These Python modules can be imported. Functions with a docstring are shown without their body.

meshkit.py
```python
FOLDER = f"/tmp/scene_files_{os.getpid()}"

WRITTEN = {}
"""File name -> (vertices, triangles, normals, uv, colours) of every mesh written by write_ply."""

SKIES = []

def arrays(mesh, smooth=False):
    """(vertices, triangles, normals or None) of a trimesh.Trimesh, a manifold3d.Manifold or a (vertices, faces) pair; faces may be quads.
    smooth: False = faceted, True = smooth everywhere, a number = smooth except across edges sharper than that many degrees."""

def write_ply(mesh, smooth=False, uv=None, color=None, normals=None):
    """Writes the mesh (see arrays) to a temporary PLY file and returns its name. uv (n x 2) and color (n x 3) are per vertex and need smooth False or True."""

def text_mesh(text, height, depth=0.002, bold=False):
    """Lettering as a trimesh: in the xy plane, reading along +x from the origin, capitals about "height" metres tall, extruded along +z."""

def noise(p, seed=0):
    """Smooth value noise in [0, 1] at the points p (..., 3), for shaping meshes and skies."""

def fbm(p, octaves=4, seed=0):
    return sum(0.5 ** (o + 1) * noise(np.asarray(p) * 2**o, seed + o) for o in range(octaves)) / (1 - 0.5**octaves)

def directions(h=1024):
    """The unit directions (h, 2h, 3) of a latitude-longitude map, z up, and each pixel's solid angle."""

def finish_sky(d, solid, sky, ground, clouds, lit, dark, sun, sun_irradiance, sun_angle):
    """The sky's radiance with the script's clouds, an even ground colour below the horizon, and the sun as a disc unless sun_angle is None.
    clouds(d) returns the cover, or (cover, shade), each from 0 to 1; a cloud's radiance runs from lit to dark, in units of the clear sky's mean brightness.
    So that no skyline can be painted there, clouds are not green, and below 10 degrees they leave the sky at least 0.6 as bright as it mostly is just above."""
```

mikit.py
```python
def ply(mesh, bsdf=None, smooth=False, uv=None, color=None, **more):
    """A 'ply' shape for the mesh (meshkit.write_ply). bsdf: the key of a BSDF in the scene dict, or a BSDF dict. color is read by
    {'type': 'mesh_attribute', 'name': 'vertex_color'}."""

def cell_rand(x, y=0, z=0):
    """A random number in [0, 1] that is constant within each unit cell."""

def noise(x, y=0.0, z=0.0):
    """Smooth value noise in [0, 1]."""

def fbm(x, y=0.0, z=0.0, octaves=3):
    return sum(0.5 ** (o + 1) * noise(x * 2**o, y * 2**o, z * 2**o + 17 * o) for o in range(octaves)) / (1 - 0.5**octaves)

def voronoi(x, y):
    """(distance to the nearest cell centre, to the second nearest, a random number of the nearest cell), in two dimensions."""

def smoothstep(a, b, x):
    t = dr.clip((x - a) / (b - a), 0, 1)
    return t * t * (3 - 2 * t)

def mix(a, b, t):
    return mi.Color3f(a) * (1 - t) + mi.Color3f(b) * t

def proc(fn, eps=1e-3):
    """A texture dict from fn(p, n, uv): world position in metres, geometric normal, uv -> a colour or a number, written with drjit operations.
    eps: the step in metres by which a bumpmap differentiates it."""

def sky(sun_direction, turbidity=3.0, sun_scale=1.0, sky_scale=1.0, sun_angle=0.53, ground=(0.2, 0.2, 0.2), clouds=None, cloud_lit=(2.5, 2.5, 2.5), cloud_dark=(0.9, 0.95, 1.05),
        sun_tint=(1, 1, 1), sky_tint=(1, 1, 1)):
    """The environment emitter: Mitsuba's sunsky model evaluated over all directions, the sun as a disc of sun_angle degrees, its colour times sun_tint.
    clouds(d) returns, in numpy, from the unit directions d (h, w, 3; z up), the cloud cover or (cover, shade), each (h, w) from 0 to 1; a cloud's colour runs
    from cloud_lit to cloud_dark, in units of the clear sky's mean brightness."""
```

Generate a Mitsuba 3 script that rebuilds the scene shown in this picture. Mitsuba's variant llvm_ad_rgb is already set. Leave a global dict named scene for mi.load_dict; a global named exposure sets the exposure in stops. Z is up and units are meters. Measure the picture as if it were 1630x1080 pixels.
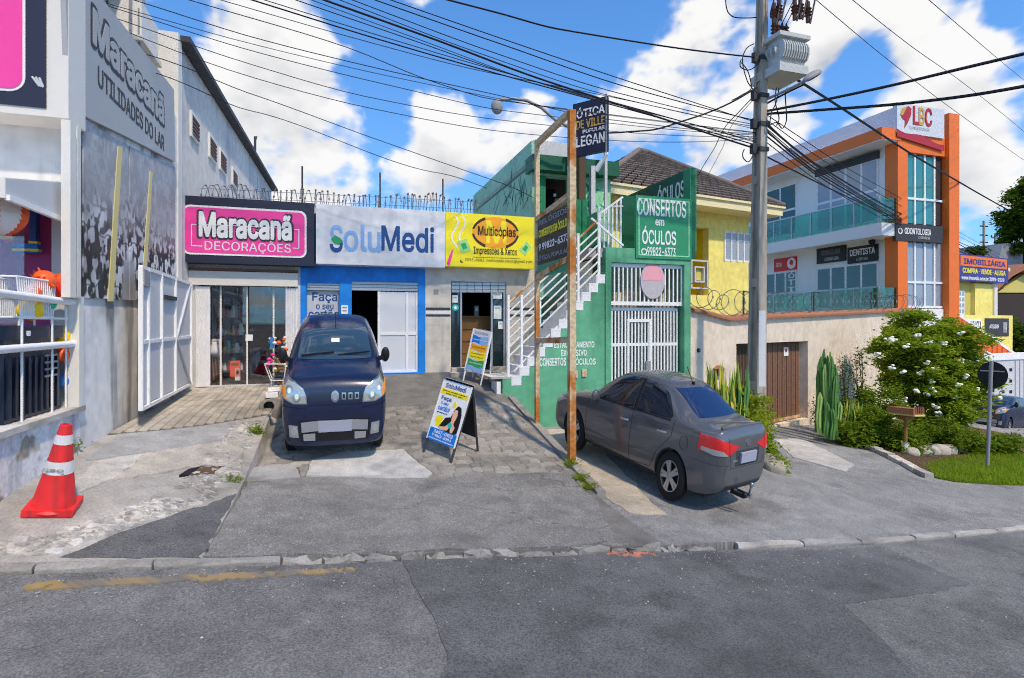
import math, random
import numpy as np, trimesh, mitsuba as mi, mikit, meshkit, manifold3d as m3d, drjit as dr
from shapely.geometry import Polygon, LineString, Point, box as sbox
from shapely import affinity
from shapely.ops import unary_union
from scipy.interpolate import PchipInterpolator

scene, labels = {}, {}
rng = np.random.default_rng(7)
T = mi.ScalarTransform4f

# ------------------------------------------------------------------ camera, sky, exposure
F, X0, Y0 = 880.0, 815.0, 516.0            # focal length and principal point, in pixels of the photograph
TH = math.radians(17.5)                    # the street fronts run along x, the camera is turned 17.5 degrees to the right
CT, ST = math.cos(TH), math.sin(TH)
C = 2.38                                   # eye height
CAM = np.array([0, 0, C])
scene['camera'] = {'type': 'perspective', 'fov': 2 * math.degrees(math.atan(815 / F)), 'fov_axis': 'x', 'near_clip': 0.05, 'far_clip': 3000.0,
                   'principal_point_offset_y': 24 / 1080, 'to_world': T().look_at([0, 0, C], [ST, CT, C], [0, 0, 1])}
exposure = 1.42
SUN = np.array([0.19, -0.62, 0.76])


def ray(x, y):
    cx, cz = (x - X0) / F, (Y0 - y) / F
    return np.array([cx * CT + ST, -cx * ST + CT, cz])


def cloud_cover(d):
    az = np.arctan2(d[..., 0], d[..., 1])
    el = np.arcsin(np.clip(d[..., 2], -1, 1))

    def puffs(q, octaves, seed):  # rounded heaps: billowed noise
        return sum(.55 ** o * (1 - np.abs(2 * meshkit.noise(q * 2.05 ** o + 3.7 * o, seed + o) - 1)) for o in range(octaves)) / sum(.55 ** o for o in range(octaves))

    def field(e):
        q = np.stack([az * 2.6 * np.cos(el), e * 3.6, 0 * az], -1)
        f = .30 * meshkit.fbm(q * 2.4 + 9.0, 4, 11) + .42 * puffs(q * 3.4 + 2.0, 5, 31) + .10 * meshkit.fbm(q * 22.0, 3, 51)
        for a, c, ra, re, s in CLOUDS:
            a, c, ra, re = (math.radians(v) for v in (a, c, ra * 1.1, re * 1.1))
            f = f + .8 * s * np.exp(-((az - a) / ra) ** 2 - ((e - c) / re) ** 2)
        return f
    f = field(el)
    higher = field(el + math.radians(3.0))
    cover = np.clip((f - 0.50) / 0.13, 0, 1)
    cover = cover * cover * (3 - 2 * cover)
    shade = np.clip(.16 + 2.6 * (higher - f) + .9 * (f - .62), 0, 1)
    return cover * 0.98, shade


# where the cumulus heaps and the gaps stand: compass bearing and height, half width and half height in degrees, amount
CLOUDS = [(-5.0, 25.6, 5.3, 3.9, 0.3), (-2.2, 21.9, 4.6, 3.7, 0.22), (-8.8, 16.2, 4.7, 3.8, 0.26), (-1.0, 15.4, 4.1, 2.3, 0.2), (-10.9, 21.1, 2.0, 2.0, 0.16), (10.1, 19.6, 3.5, 2.6, 0.3), (13.3, 17.1, 4.5, 2.1, 0.24), (6.3, 15.6, 3.1, 1.8, 0.16), (-5.0, 12.2, 8.9, 1.7, 0.14), (19.8, 22.3, 2.1, 1.8, 0.24), (21.1, 18.8, 3.2, 2.3, 0.12), (28.4, 20.8, 2.4, 1.8, 0.24), (34.6, 25.1, 4.5, 3.6, 0.32), (32.5, 19.7, 3.6, 3.3, 0.26), (37.8, 27.9, 3.4, 2.1, 0.2), (40.6, 20.9, 3.3, 4.2, 0.2), (46.9, 25.2, 4.2, 2.8, 0.34), (44.3, 17.2, 2.1, 2.6, 0.14), (55.4, 20.9, 4.1, 2.9, 0.34), (57.8, 14.9, 3.4, 2.8, 0.26), (59.2, 9.9, 2.9, 2.8, 0.2), (52.9, 16.8, 3.0, 1.9, 0.16), (36.6, 15.9, 2.9, 2.3, 0.14), (21.7, 27.3, 8.4, 3.8, -0.34), (-15.2, 23.1, 2.8, 2.8, -0.22), (4.7, 22.6, 2.2, 4.9, -0.26), (9.4, 25.6, 5.7, 2.6, -0.22), (50.4, 20.9, 1.9, 1.9, -0.3), (59.6, 22.9, 1.4, 1.0, -0.2), (1.3, 17.3, 2.4, 1.4, -0.1), (33.1, 15.7, 4.2, 1.7, -0.12), (55.4, 9.0, 2.4, 1.5, -0.1), (16.5, 15.0, 3.9, 2.4, -0.08)]
scene['sky'] = mikit.sky(SUN.tolist(), turbidity=3.0, clouds=cloud_cover, cloud_lit=(2.05, 2.03, 2.0), cloud_dark=(1.2, 1.22, 1.28), sky_tint=(0.68, 1.05, 1.33), sky_scale=1.75, sun_scale=.82, sun_angle=2.2)


# ------------------------------------------------------------------ colours and materials
def lin(c):
    c = np.array([int(c[i:i + 2], 16) for i in (1, 3, 5)]) / 255.0 if isinstance(c, str) else np.asarray(c, float)
    return np.where(c < 0.04045, c / 12.92, ((c + 0.055) / 1.055) ** 2.4).tolist()


def rgb(c):
    return {'type': 'rgb', 'value': lin(c)}


def mat(name, c, rough=0.6, metallic=0.0, spec=0.4, coat=0.0, tex=None, bump=None):
    b = {'type': 'principled', 'base_color': tex or rgb(c), 'roughness': rough, 'metallic': metallic, 'specular': spec}
    if coat:
        b.update(clearcoat=coat, clearcoat_gloss=0.95)
    if bump:
        b = {'type': 'bumpmap', 'arbitrary': mikit.proc(bump[0], eps=bump[2] if len(bump) > 2 else 2e-3), 'scale': bump[1], 'bsdf': b}
    scene['mat_' + name] = {'type': 'twosided', 'bsdf': b}
    return 'mat_' + name


N, FB, SS, MX = mikit.noise, mikit.fbm, mikit.smoothstep, mikit.mix


def asphalt_fn(p, n, uv):
    big = FB(p.x * .55, p.y * .8, 3.1, 4)
    mid = FB(p.x * 5, p.y * 5, 1.0, 3)
    fine = N(p.x * 95, p.y * 95, 2.0)
    grit = SS(.80, .95, N(p.x * 60, p.y * 60, 7.0))
    v = uv.x * (.70 + .6 * big) * (.76 + .48 * mid) * (.62 + .76 * fine) + uv.x * .8 * grit * (1 - uv.y)
    d1, d2, c = mikit.voronoi(p.x * .75 + .35 * mid, p.y * .75 + .35 * big)
    crack = (1 - SS(.0, .022, d2 - d1)) * SS(.52, .62, FB(p.x * .4, p.y * .4, 9.0, 2)) * (1 - uv.y)
    v = v * (1 - .4 * crack)
    oil = SS(.56, .78, FB(p.x * 1.4 + 3, p.y * 1.9, 5.0, 3))
    v = v * (1 - .22 * oil)
    return mi.Color3f(v * (1.03 - .06 * uv.y), v, v * (.955 + .12 * uv.y))


def mineral_fn(p, n, uv):
    big = FB(p.x * .9, p.y * .9, p.z * .9, 4)
    mid = FB(p.x * 6, p.y * 6, p.z * 6 + 3, 3)
    fine = N(p.x * 60, p.y * 60, p.z * 60)
    stain = SS(.55, .75, FB(p.x * 1.7 + 9, p.y * 1.7, p.z * 1.7, 3))
    v = uv.x * (.7 + .6 * big) * (.72 + .56 * mid) * (.8 + .4 * fine) * (1 - .25 * stain)
    return mi.Color3f(v * (1 + .16 * uv.y), v, v * (1 - .22 * uv.y))


def grain_bump(p, n, uv):
    return N(p.x * 70, p.y * 70, p.z * 70) + .8 * FB(p.x * 14, p.y * 14, p.z * 14, 2)


mat('asphalt', None, .88, spec=.25, tex=mikit.proc(asphalt_fn), bump=(grain_bump, .004, 4e-3))
mat('mineral', None, .85, spec=.2, tex=mikit.proc(mineral_fn), bump=(grain_bump, .004, 4e-3))


def weathered(c0, c1, drip, scale=1.0):
    a, b, g = mi.Color3f(*lin(c0)), mi.Color3f(*lin(c1)), drip

    def fn(p, n, uv):
        s = p.x + p.y
        streak = SS(.50, .78, FB(s * 3.2 * scale, p.z * .35, 4.0, 4))
        blot = FB(s * .9 * scale, p.z * 1.1, 7.0, 4)
        mid = FB(s * 7, p.z * 7, 2.0, 2)
        k = dr.clip(g * streak + .5 * SS(.45, .75, blot), 0, 1)
        return (a * (1 - k) + b * k) * (.86 + .28 * mid)
    return mikit.proc(fn)


mat('white_weathered', None, .8, tex=weathered('#dad9d8', '#7f7e7c', .75), bump=(grain_bump, .003, 4e-3))
def peel_fn(p, n, uv):
    s = p.x + p.y
    a = FB(s * 1.6, p.z * 1.9, 3.0, 4)
    peel = SS(.60, .66, a + .22 * SS(1.3, .3, p.z) * N(s * 2.3, p.z * 3, 8.0))
    streak = SS(.5, .8, FB(s * 5.0, p.z * .5, 6.0, 3))
    line = (1 - SS(.0, .025, dr.abs(a - .63))) * .25
    paint = MX(lin('#d9dade'), lin('#8e8f93'), .75 * streak)
    bare = MX(lin('#b3ac9e'), lin('#857f74'), FB(s * 4, p.z * 4, 9.0, 3))
    return MX(paint, bare, peel) * (1 - line) * (.85 + .3 * N(s * 30, p.z * 30, 1.0))


mat('peeling_wall', None, .85, tex=mikit.proc(peel_fn), bump=(grain_bump, .004, 4e-3))
mat('sign_sheet', None, .45, tex=weathered('#d9dce2', '#c2c6ce', .45))
mat('beige_wall', None, .8, tex=weathered('#dccdba', '#c9b9a4', .3))
mat('green_wall', None, .65, tex=weathered('#62ab86', '#3f8163', .55))
mat('green_pale', None, .75, tex=weathered('#93c6ad', '#7aac94', .5))
mat('blue_wall', None, .55, tex=weathered('#1481dd', '#0d62b0', .45))
mat('cone_plastic', None, .5, tex=weathered('#e23034', '#a8362f', .55, 5.0))
mat('yellow_wall', None, .75, tex=weathered('#efdf7e', '#e0cd6e', .25))
mat('cream_wall', None, .75, tex=weathered('#cfcac2', '#b3aca2', .4))
mat('house_grey', None, .8, tex=weathered('#cdc9c4', '#a9aab0', .7, .4))


def rust_fn(p, n, uv):
    k = SS(.48, .68, FB(p.x * 3 + p.y * 3, p.z * 2.2, 1.0, 4))
    m = FB(p.x * 25, p.y * 25, p.z * 25, 2)
    return MX(lin('#c9b492'), lin('#b0713a'), k) * (.6 + .8 * m)


mat('rust', None, .85, spec=.2, tex=mikit.proc(rust_fn))


def pole_fn(p, n, uv):
    m = FB(p.x * 12, p.y * 12, p.z * 3, 3)
    s = SS(.5, .8, FB(p.x * 6, p.y * 6, p.z * .7, 3))
    v = .33 * (.7 + .6 * m) * (1 - .45 * s)
    return mi.Color3f(v * 1.12, v, v * .84)


mat('pole_concrete', None, .85, tex=mikit.proc(pole_fn))


def leaf_fn(p, n, uv):
    # uv.x picks the tone of a leaf, uv.y its yellowness
    a = MX((.032, .085, .012), (.40, .56, .045), uv.x)
    return MX(a, mi.Color3f(.46, .44, .04), uv.y) * (.8 + .4 * N(p.x * 30, p.y * 30, p.z * 30))


scene['mat_leaf'] = {'type': 'principledthin', 'base_color': mikit.proc(leaf_fn), 'roughness': .5, 'diff_trans': 1.25}

PL = dict(white=('#e8e8e8', .45), offwhite=('#dcd9d2', .55), black=('#17181c', .5), navy=('#22233a', .45), navy_frame=('#2b2c3f', .4), pink=('#f0489f', .4), pink_dark=('#a83a78', .5), darkpurple=('#4a1f3d', .6),
          banner=('#a9abad', .55), dkgrey=('#3a3b40', .6), midgrey=('#8d8f93', .6), lightgrey=('#c4c6ca', .5), signgrey=('#cfd3da', .4), blue=('#0f78d6', .5), blue_dark=('#1f4a8a', .4), blue_light=('#86aee0', .4), logo_green=('#2fa05c', .4),
          yellow=('#f2e21f', .4), orange_print=('#f2a41c', .4), brownprint=('#3c2410', .5), pale_green=('#9fd67c', .4), darkgreen=('#0d5a40', .5), sign_green=('#2f8f66', .5), bright_green=('#19794f', .5), orange=('#e8742a', .5), orange_dark=('#cf5a1c', .5),
          red=('#d62a26', .45), cone_red=('#e2262a', .45), cone_white=('#d8d6d6', .4), wood=('#8a6236', .6), wood_dark=('#4a2c1c', .55), brown=('#6a4a3c', .55), garage_brown=('#7d5d4c', .5), terracotta=('#9e6a50', .8), roof_grey=('#6f655f', .8),
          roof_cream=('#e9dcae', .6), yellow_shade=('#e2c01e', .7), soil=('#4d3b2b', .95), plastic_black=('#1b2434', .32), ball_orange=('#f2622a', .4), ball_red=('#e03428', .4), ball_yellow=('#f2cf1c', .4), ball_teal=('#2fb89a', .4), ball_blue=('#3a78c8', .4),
          rubber=('#1a1a1c', .75), tape=('#d8c98a', .6), purple_sign=('#3c3a86', .5), olive_yellow=('#c9bd6a', .75), flower=('#f2f2e4', .6), bark=('#5b4a3a', .9), bark_dark=('#3b3230', .9), cable=('#1d1f26', .6), cable_grey=('#55585f', .6),
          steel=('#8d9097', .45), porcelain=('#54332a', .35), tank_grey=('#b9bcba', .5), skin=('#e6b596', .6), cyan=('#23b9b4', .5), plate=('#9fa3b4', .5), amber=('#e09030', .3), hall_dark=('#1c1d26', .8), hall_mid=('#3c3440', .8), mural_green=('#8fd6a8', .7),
          wire=('#6e6f74', .5), tile_white=('#e4e4e6', .35), grey_house=('#c6c7cb', .7), orange_tile=('#e06a34', .75), dirt=('#6e6459', .95), paper=('#dfe6e2', .6), blur_pink=('#e9a3b0', .6), blur_grey=('#b9b3ba', .6), gold=('#c8a24c', .5), maroon=('#b02a35', .5),
          concrete_block=('#9a938a', .9), wood_sign=('#8a5a3c', .75), stone_wall=('#b8a583', .9))
for k, (c, r) in PL.items():
    mat(k, c, r)
mat('chrome', '#c9ccd2', .18, metallic=1.0)
mat('alu', '#b4b7bb', .4, metallic=.7)
mat('win_dark', '#1b2a33', .06, spec=.9)
mat('win_teal', '#2f7f80', .06, spec=.9)
mat('win_green', '#0f3a2f', .06, spec=.9)
mat('win_grey', '#8b97a6', .08, spec=.9)
mat('car_blue', '#08193e', .18, metallic=.15, spec=.6, coat=1.0)
mat('car_grey', '#67686c', .10, metallic=.45, spec=.6, coat=1.0)
mat('car_navy', '#10203c', .25, metallic=.2, spec=.6, coat=1.0)
mat('car_glass', '#0c1626', .03, spec=1.0)
mat('car_glass_front', '#2c4356', .03, spec=1.0)
mat('car_glass_rear', '#122650', .04, spec=1.0)
mat('lamp_lens', '#aeb4ae', .06, spec=1.0, metallic=.35)
mat('lamp_red', '#d11a1c', .08, spec=.9, coat=1.0)
mat('rim', '#b9bcc2', .3, metallic=.8)
scene['mat_glass'] = {'type': 'thindielectric', 'int_ior': 1.5}
scene['mat_tint_glass'] = {'type': 'thindielectric', 'int_ior': 1.5, 'specular_transmittance': {'type': 'rgb', 'value': [.30, .70, .52]}}


# ------------------------------------------------------------------ mesh helpers
class MB:
    """collects pieces that become ONE mesh"""
    def __init__(s):
        s.v, s.f, s.n = [], [], 0

    def add(s, v, f):
        v, f = np.asarray(v, float), np.asarray(f, int)
        if f.shape[1] == 4:
            f = np.vstack([f[:, [0, 1, 2]], f[:, [0, 2, 3]]])
        s.v.append(v); s.f.append(f + s.n); s.n += len(v)
        return s

    def tm(s, m):
        return s.add(m.vertices, m.faces)

    def hexa(s, p):  # 8 corners: bottom ring 0-3, top ring 4-7
        return s.add(p, [[3, 2, 1, 0], [4, 5, 6, 7], [0, 1, 5, 4], [1, 2, 6, 5], [2, 3, 7, 6], [3, 0, 4, 7]])

    def box(s, x0, x1, y0, y1, z0, z1):
        return s.hexa([[x0, y0, z0], [x1, y0, z0], [x1, y1, z0], [x0, y1, z0], [x0, y0, z1], [x1, y0, z1], [x1, y1, z1], [x0, y1, z1]])

    def bar(s, a, b, w, h=None, up=(0, 0, 1)):  # rectangular bar from a to b
        a, b = np.asarray(a, float), np.asarray(b, float)
        h = h or w
        t = (b - a) / np.linalg.norm(b - a)
        u = np.cross(t, up)
        if np.linalg.norm(u) < 1e-3:
            u = np.cross(t, (0, 1, 0))
        u /= np.linalg.norm(u)
        q = np.cross(u, t)
        o = [(-1, -1), (1, -1), (1, 1), (-1, 1)]
        return s.hexa([a + u * w / 2 * i + q * h / 2 * j for i, j in o] + [b + u * w / 2 * i + q * h / 2 * j for i, j in o])

    def tube(s, pts, r, sides=6, close=True):
        p = np.asarray(pts, float)
        t = np.gradient(p, axis=0)
        t /= np.linalg.norm(t, axis=1, keepdims=True) + 1e-12
        ref = np.array([0, 0, 1.0]) if abs(t[:, 2]).mean() < .8 else np.array([0, 1.0, 0])
        a = np.cross(t, ref); a /= np.linalg.norm(a, axis=1, keepdims=True) + 1e-12
        b = np.cross(t, a)
        ang = np.arange(sides) * 2 * np.pi / sides
        rr = np.broadcast_to(r, (len(p),))[:, None, None]
        v = (p[:, None] + rr * (np.cos(ang)[None, :, None] * a[:, None] + np.sin(ang)[None, :, None] * b[:, None])).reshape(-1, 3)
        i, j = np.meshgrid(np.arange(len(p) - 1), np.arange(sides), indexing='ij')
        q = np.stack([i * sides + j, i * sides + (j + 1) % sides, (i + 1) * sides + (j + 1) % sides, (i + 1) * sides + j], -1).reshape(-1, 4)
        f = np.vstack([q[:, [0, 1, 2]], q[:, [0, 2, 3]]])
        if close:
            n0 = len(v)
            v = np.vstack([v, p[:1], p[-1:]])
            k = np.arange(sides)
            f = np.vstack([f, np.stack([k * 0 + n0, (k + 1) % sides, k], 1), np.stack([k * 0 + n0 + 1, (len(p) - 1) * sides + k, (len(p) - 1) * sides + (k + 1) % sides], 1)])
        return s.add(v, f)

    def cyl(s, a, b, r, sides=12, r2=None):
        return s.tube([a, b], [r, r if r2 is None else r2], sides)

    def ball(s, c, r, sub=2, sc=(1, 1, 1)):
        m = trimesh.creation.icosphere(sub, 1.0)
        return s.add(m.vertices * np.array(sc) * r + np.asarray(c), m.faces)

    def lathe(s, prof, c, sides=24, axis='z'):
        prof = np.asarray(prof, float)
        ang = np.arange(sides) * 2 * np.pi / sides
        v = np.stack([prof[:, 0][:, None] * np.cos(ang), prof[:, 0][:, None] * np.sin(ang), np.repeat(prof[:, 1][:, None], sides, 1)], -1).reshape(-1, 3)
        if axis == 'y':
            v = v[:, [0, 2, 1]] * np.array([1, 1, -1.0])
        i, j = np.meshgrid(np.arange(len(prof) - 1), np.arange(sides), indexing='ij')
        q = np.stack([i * sides + j, i * sides + (j + 1) % sides, (i + 1) * sides + (j + 1) % sides, (i + 1) * sides + j], -1).reshape(-1, 4)
        return s.add(v + np.asarray(c), q)

    def mesh(s):
        return trimesh.Trimesh(np.vstack(s.v), np.vstack(s.f), process=False)


def numbered(key):
    if key not in used:
        used[key] = 0
        return key
    while True:
        used[key] += 1
        k = f'{key}_{used[key]:03d}'
        if k not in used:
            used[k] = 0
            return k


used = {}


def thing(name, label, cat, group=None, kind=None):
    k = numbered(name)
    labels[k] = {'label': label, 'category': cat}
    if group: labels[k]['group'] = group
    if kind: labels[k]['kind'] = kind
    return k


def struct(name, kind='structure', label=None):
    k = numbered(name)
    labels[k] = {'kind': kind}
    if label: labels[k]['label'] = label
    return k


def put(key, mesh, m, smooth=False, tone=None, **kw):
    """one entry of the scene; tone = (uv.x, uv.y) for the materials that read them"""
    if isinstance(mesh, MB):
        mesh = mesh.mesh()
    uv = kw.pop('uv', None)
    if tone is not None:
        if hasattr(mesh, 'to_mesh'):
            mm = mesh.to_mesh(); mesh = trimesh.Trimesh(mm.vert_properties[:, :3], mm.tri_verts, process=False)
        uv = np.tile(np.asarray(tone, float), (len(mesh.vertices), 1))
        smooth = bool(smooth)
    scene[key] = mikit.ply(mesh, m if m.startswith('mat_') else 'mat_' + m, smooth=smooth, uv=uv)
    return key


def part(parent, name, mesh, m, smooth=False, tone=None, label=None, kind=None, **kw):
    k = numbered(parent + '__' + name)
    put(k, mesh, m, smooth, tone, **kw)
    if label or kind:
        labels[k] = {a: b for a, b in (('label', label), ('kind', kind)) if b}
    return k


def atY(x, y, Y):
    d = ray(x, y); return CAM + d * (Y / d[1])


def atX(x, y, X):
    d = ray(x, y); return CAM + d * (X / d[0])


def att(x, y, t):
    return CAM + ray(x, y) * t


def atG(x, y, h, lo=2.0, hi=70.0):
    d = ray(x, y)
    f = lambda t: C + d[2] * t - float(h(np.array(d[0] * t), np.array(d[1] * t)))  # noqa: E731
    ts = np.linspace(lo, hi, 600)
    for a, b in zip(ts[:-1], ts[1:]):
        if f(b) <= 0:
            for _ in range(30):
                m = (a + b) / 2
                a, b = (m, b) if f(m) > 0 else (a, m)
            return CAM + d * b
    return CAM + d * hi


class Fr:
    """a plane with its own axes: a along ux, b along uz, d out of it towards the viewer"""
    def __init__(s, o, ux, uz=(0, 0, 1)):
        s.o, s.ux, s.uz = np.asarray(o, float), np.asarray(ux, float) / np.linalg.norm(ux), np.asarray(uz, float) / np.linalg.norm(uz)
        s.n = np.cross(s.ux, s.uz)

    def pt(s, a, b, d=0.0):
        return s.o + s.ux * a + s.uz * b + s.n * d

    def loc(s, x, y, d=0.0):
        r = ray(x, y)
        o = s.o + s.n * d
        t = np.dot(o - CAM, s.n) / np.dot(r, s.n)
        q = CAM + r * t - o
        return np.dot(q, s.ux), np.dot(q, s.uz)

    def box(s, mb, a0, a1, b0, b1, d0, d1):
        p = s.pt
        return mb.hexa([p(a0, b0, d1), p(a1, b0, d1), p(a1, b0, d0), p(a0, b0, d0), p(a0, b1, d1), p(a1, b1, d1), p(a1, b1, d0), p(a0, b1, d0)])

    def pr(s, x0, y0, x1, y1, d=0.0):
        """rectangle a0, a1, b0, b1 whose middle lines lie on these pixels of the photograph"""
        xm, ym = (x0 + x1) / 2, (y0 + y1) / 2
        return s.loc(x0, ym, d)[0], s.loc(x1, ym, d)[0], s.loc(xm, y1, d)[1], s.loc(xm, y0, d)[1]

    def pbox(s, mb, x0, y0, x1, y1, d0, d1):
        return s.box(mb, *s.pr(x0, y0, x1, y1, d1), d0, d1)

    def poly(s, mb, pts, d0, d1):
        g = pts if hasattr(pts, 'geom_type') else Polygon(pts)
        for q in getattr(g, 'geoms', [g]):
            if q.is_empty or q.area < 1e-9: continue
            m = trimesh.creation.extrude_polygon(q, d1 - d0, engine='earcut')
            v = m.vertices
            mb.add(s.o + v[:, :1] * s.ux + v[:, 1:2] * s.uz + (v[:, 2:3] + d0) * s.n, m.faces)
        return mb

    def ppoly(s, mb, px, d0, d1):
        return s.poly(mb, [s.loc(x, y, d1) for x, y in px], d0, d1)

    def text(s, mb, txt, a0, a1, b0, b1, d, bold=True, depth=.006, grow=0.0):
        m = tmesh(txt, bold)
        v = m.vertices.copy()
        lo, hi = v.min(0), v.max(0)
        v[:, 0] = a0 + (v[:, 0] - lo[0]) / (hi[0] - lo[0]) * (a1 - a0)
        v[:, 1] = b0 + (v[:, 1] - lo[1]) / (hi[1] - lo[1]) * (b1 - b0)
        v[:, 2] = v[:, 2] / max(hi[2], 1e-9) * depth
        mb.add(s.o + v[:, :1] * s.ux + v[:, 1:2] * s.uz + (v[:, 2:3] + d) * s.n, m.faces)
        return mb

    def ptext(s, mb, txt, x0, y0, x1, y1, d, **kw):
        return s.text(mb, txt, *s.pr(x0, y0, x1, y1, d), d, **kw)


_tm = {}


def tpoly(txt, bold=True):
    """the lettering as a flat outline, one unit high"""
    m = tmesh(txt, bold)
    top = m.triangles[m.face_normals[:, 2] > .9][:, :, :2]
    return unary_union([Polygon(t).buffer(1e-4) for t in top if abs(np.cross(t[1] - t[0], t[2] - t[0])) > 1e-9]).simplify(.008)


def fit(g, a0, a1, b0, b1):
    x0, y0, x1, y1 = g.bounds
    g = affinity.translate(g, -x0, -y0)
    return affinity.translate(affinity.scale(g, (a1 - a0) / (x1 - x0), (b1 - b0) / (y1 - y0), origin=(0, 0)), a0, b0)


def tmesh(txt, bold):
    if (txt, bold) not in _tm:
        _tm[txt, bold] = meshkit.text_mesh(txt, 1.0, .05, bold)
    return _tm[txt, bold]


def rrect(a0, a1, b0, b1, r):
    return sbox(a0 + r, b0 + r, a1 - r, b1 - r).buffer(r, quad_segs=5)


FX = lambda Y: Fr((0, Y, 0), (1, 0, 0))          # noqa: E731  faces the street (-y); a = x, b = z
FL = lambda X: Fr((X, 0, 0), (0, -1, 0))         # noqa: E731  faces left (-x); a = -y
FRT = lambda X: Fr((X, 0, 0), (0, 1, 0))         # noqa: E731  faces right (+x); a = y


# ------------------------------------------------------------------ the ground
def smax(a, b, k=.03):
    return .5 * (a + b + np.sqrt((a - b) ** 2 + k))


def base(X):
    return -.0936 * np.clip(X, -16, 48)


def Yk(X):
    return np.interp(X, [-60, 7.3, 10.9, 16, 24, 60], [5.9, 5.9, 6.23, 7.2, 9.6, 24])


def hF(X, Y):
    return smax(base(X) + .01, -1.91 + .2 * Y, .012) - .03


def hL(X, Y):
    ys = [5.9, 7.2, 8.6, 9.9, 11.6, 15]
    a = np.interp(Y, ys, [.313, .55, .64, .70, .75, .81])
    b = np.interp(Y, ys, [.12, .135, .20, .36, .60, .83])
    w = np.clip((X + 3.35) / 2.1, -4, 1.2)
    return a * (1 - w) + b * w


def hR(X, Y):
    yk = Yk(X)
    bx = base(X)
    s = (Y - yk)
    hp = np.where(s < 1.77, bx + (-.52 - .03 * (X - 5) - bx) * np.clip(s / 1.77, 0, 1), np.interp(Y, [7.67, 10.3, 11.3, 13.2], [-.52, -.12, -.10, -.22]) + np.clip(1 - (Y - 7.67) / 2.6, 0, 1) * -.03 * (X - 5))
    near = np.exp(-((X - 4.0) / .75) ** 2) * np.clip((8.8 - Y) / 1.4, 0, 1)
    hp = hp + (hF(np.minimum(X, 4.3), Y) - .005 - hp) * near
    hd = bx + .04 * s
    w = np.clip((X - 7.0) / 2.2, 0, 1)
    w = w * w * (3 - 2 * w)
    return hp * (1 - w) + hd * w


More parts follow.
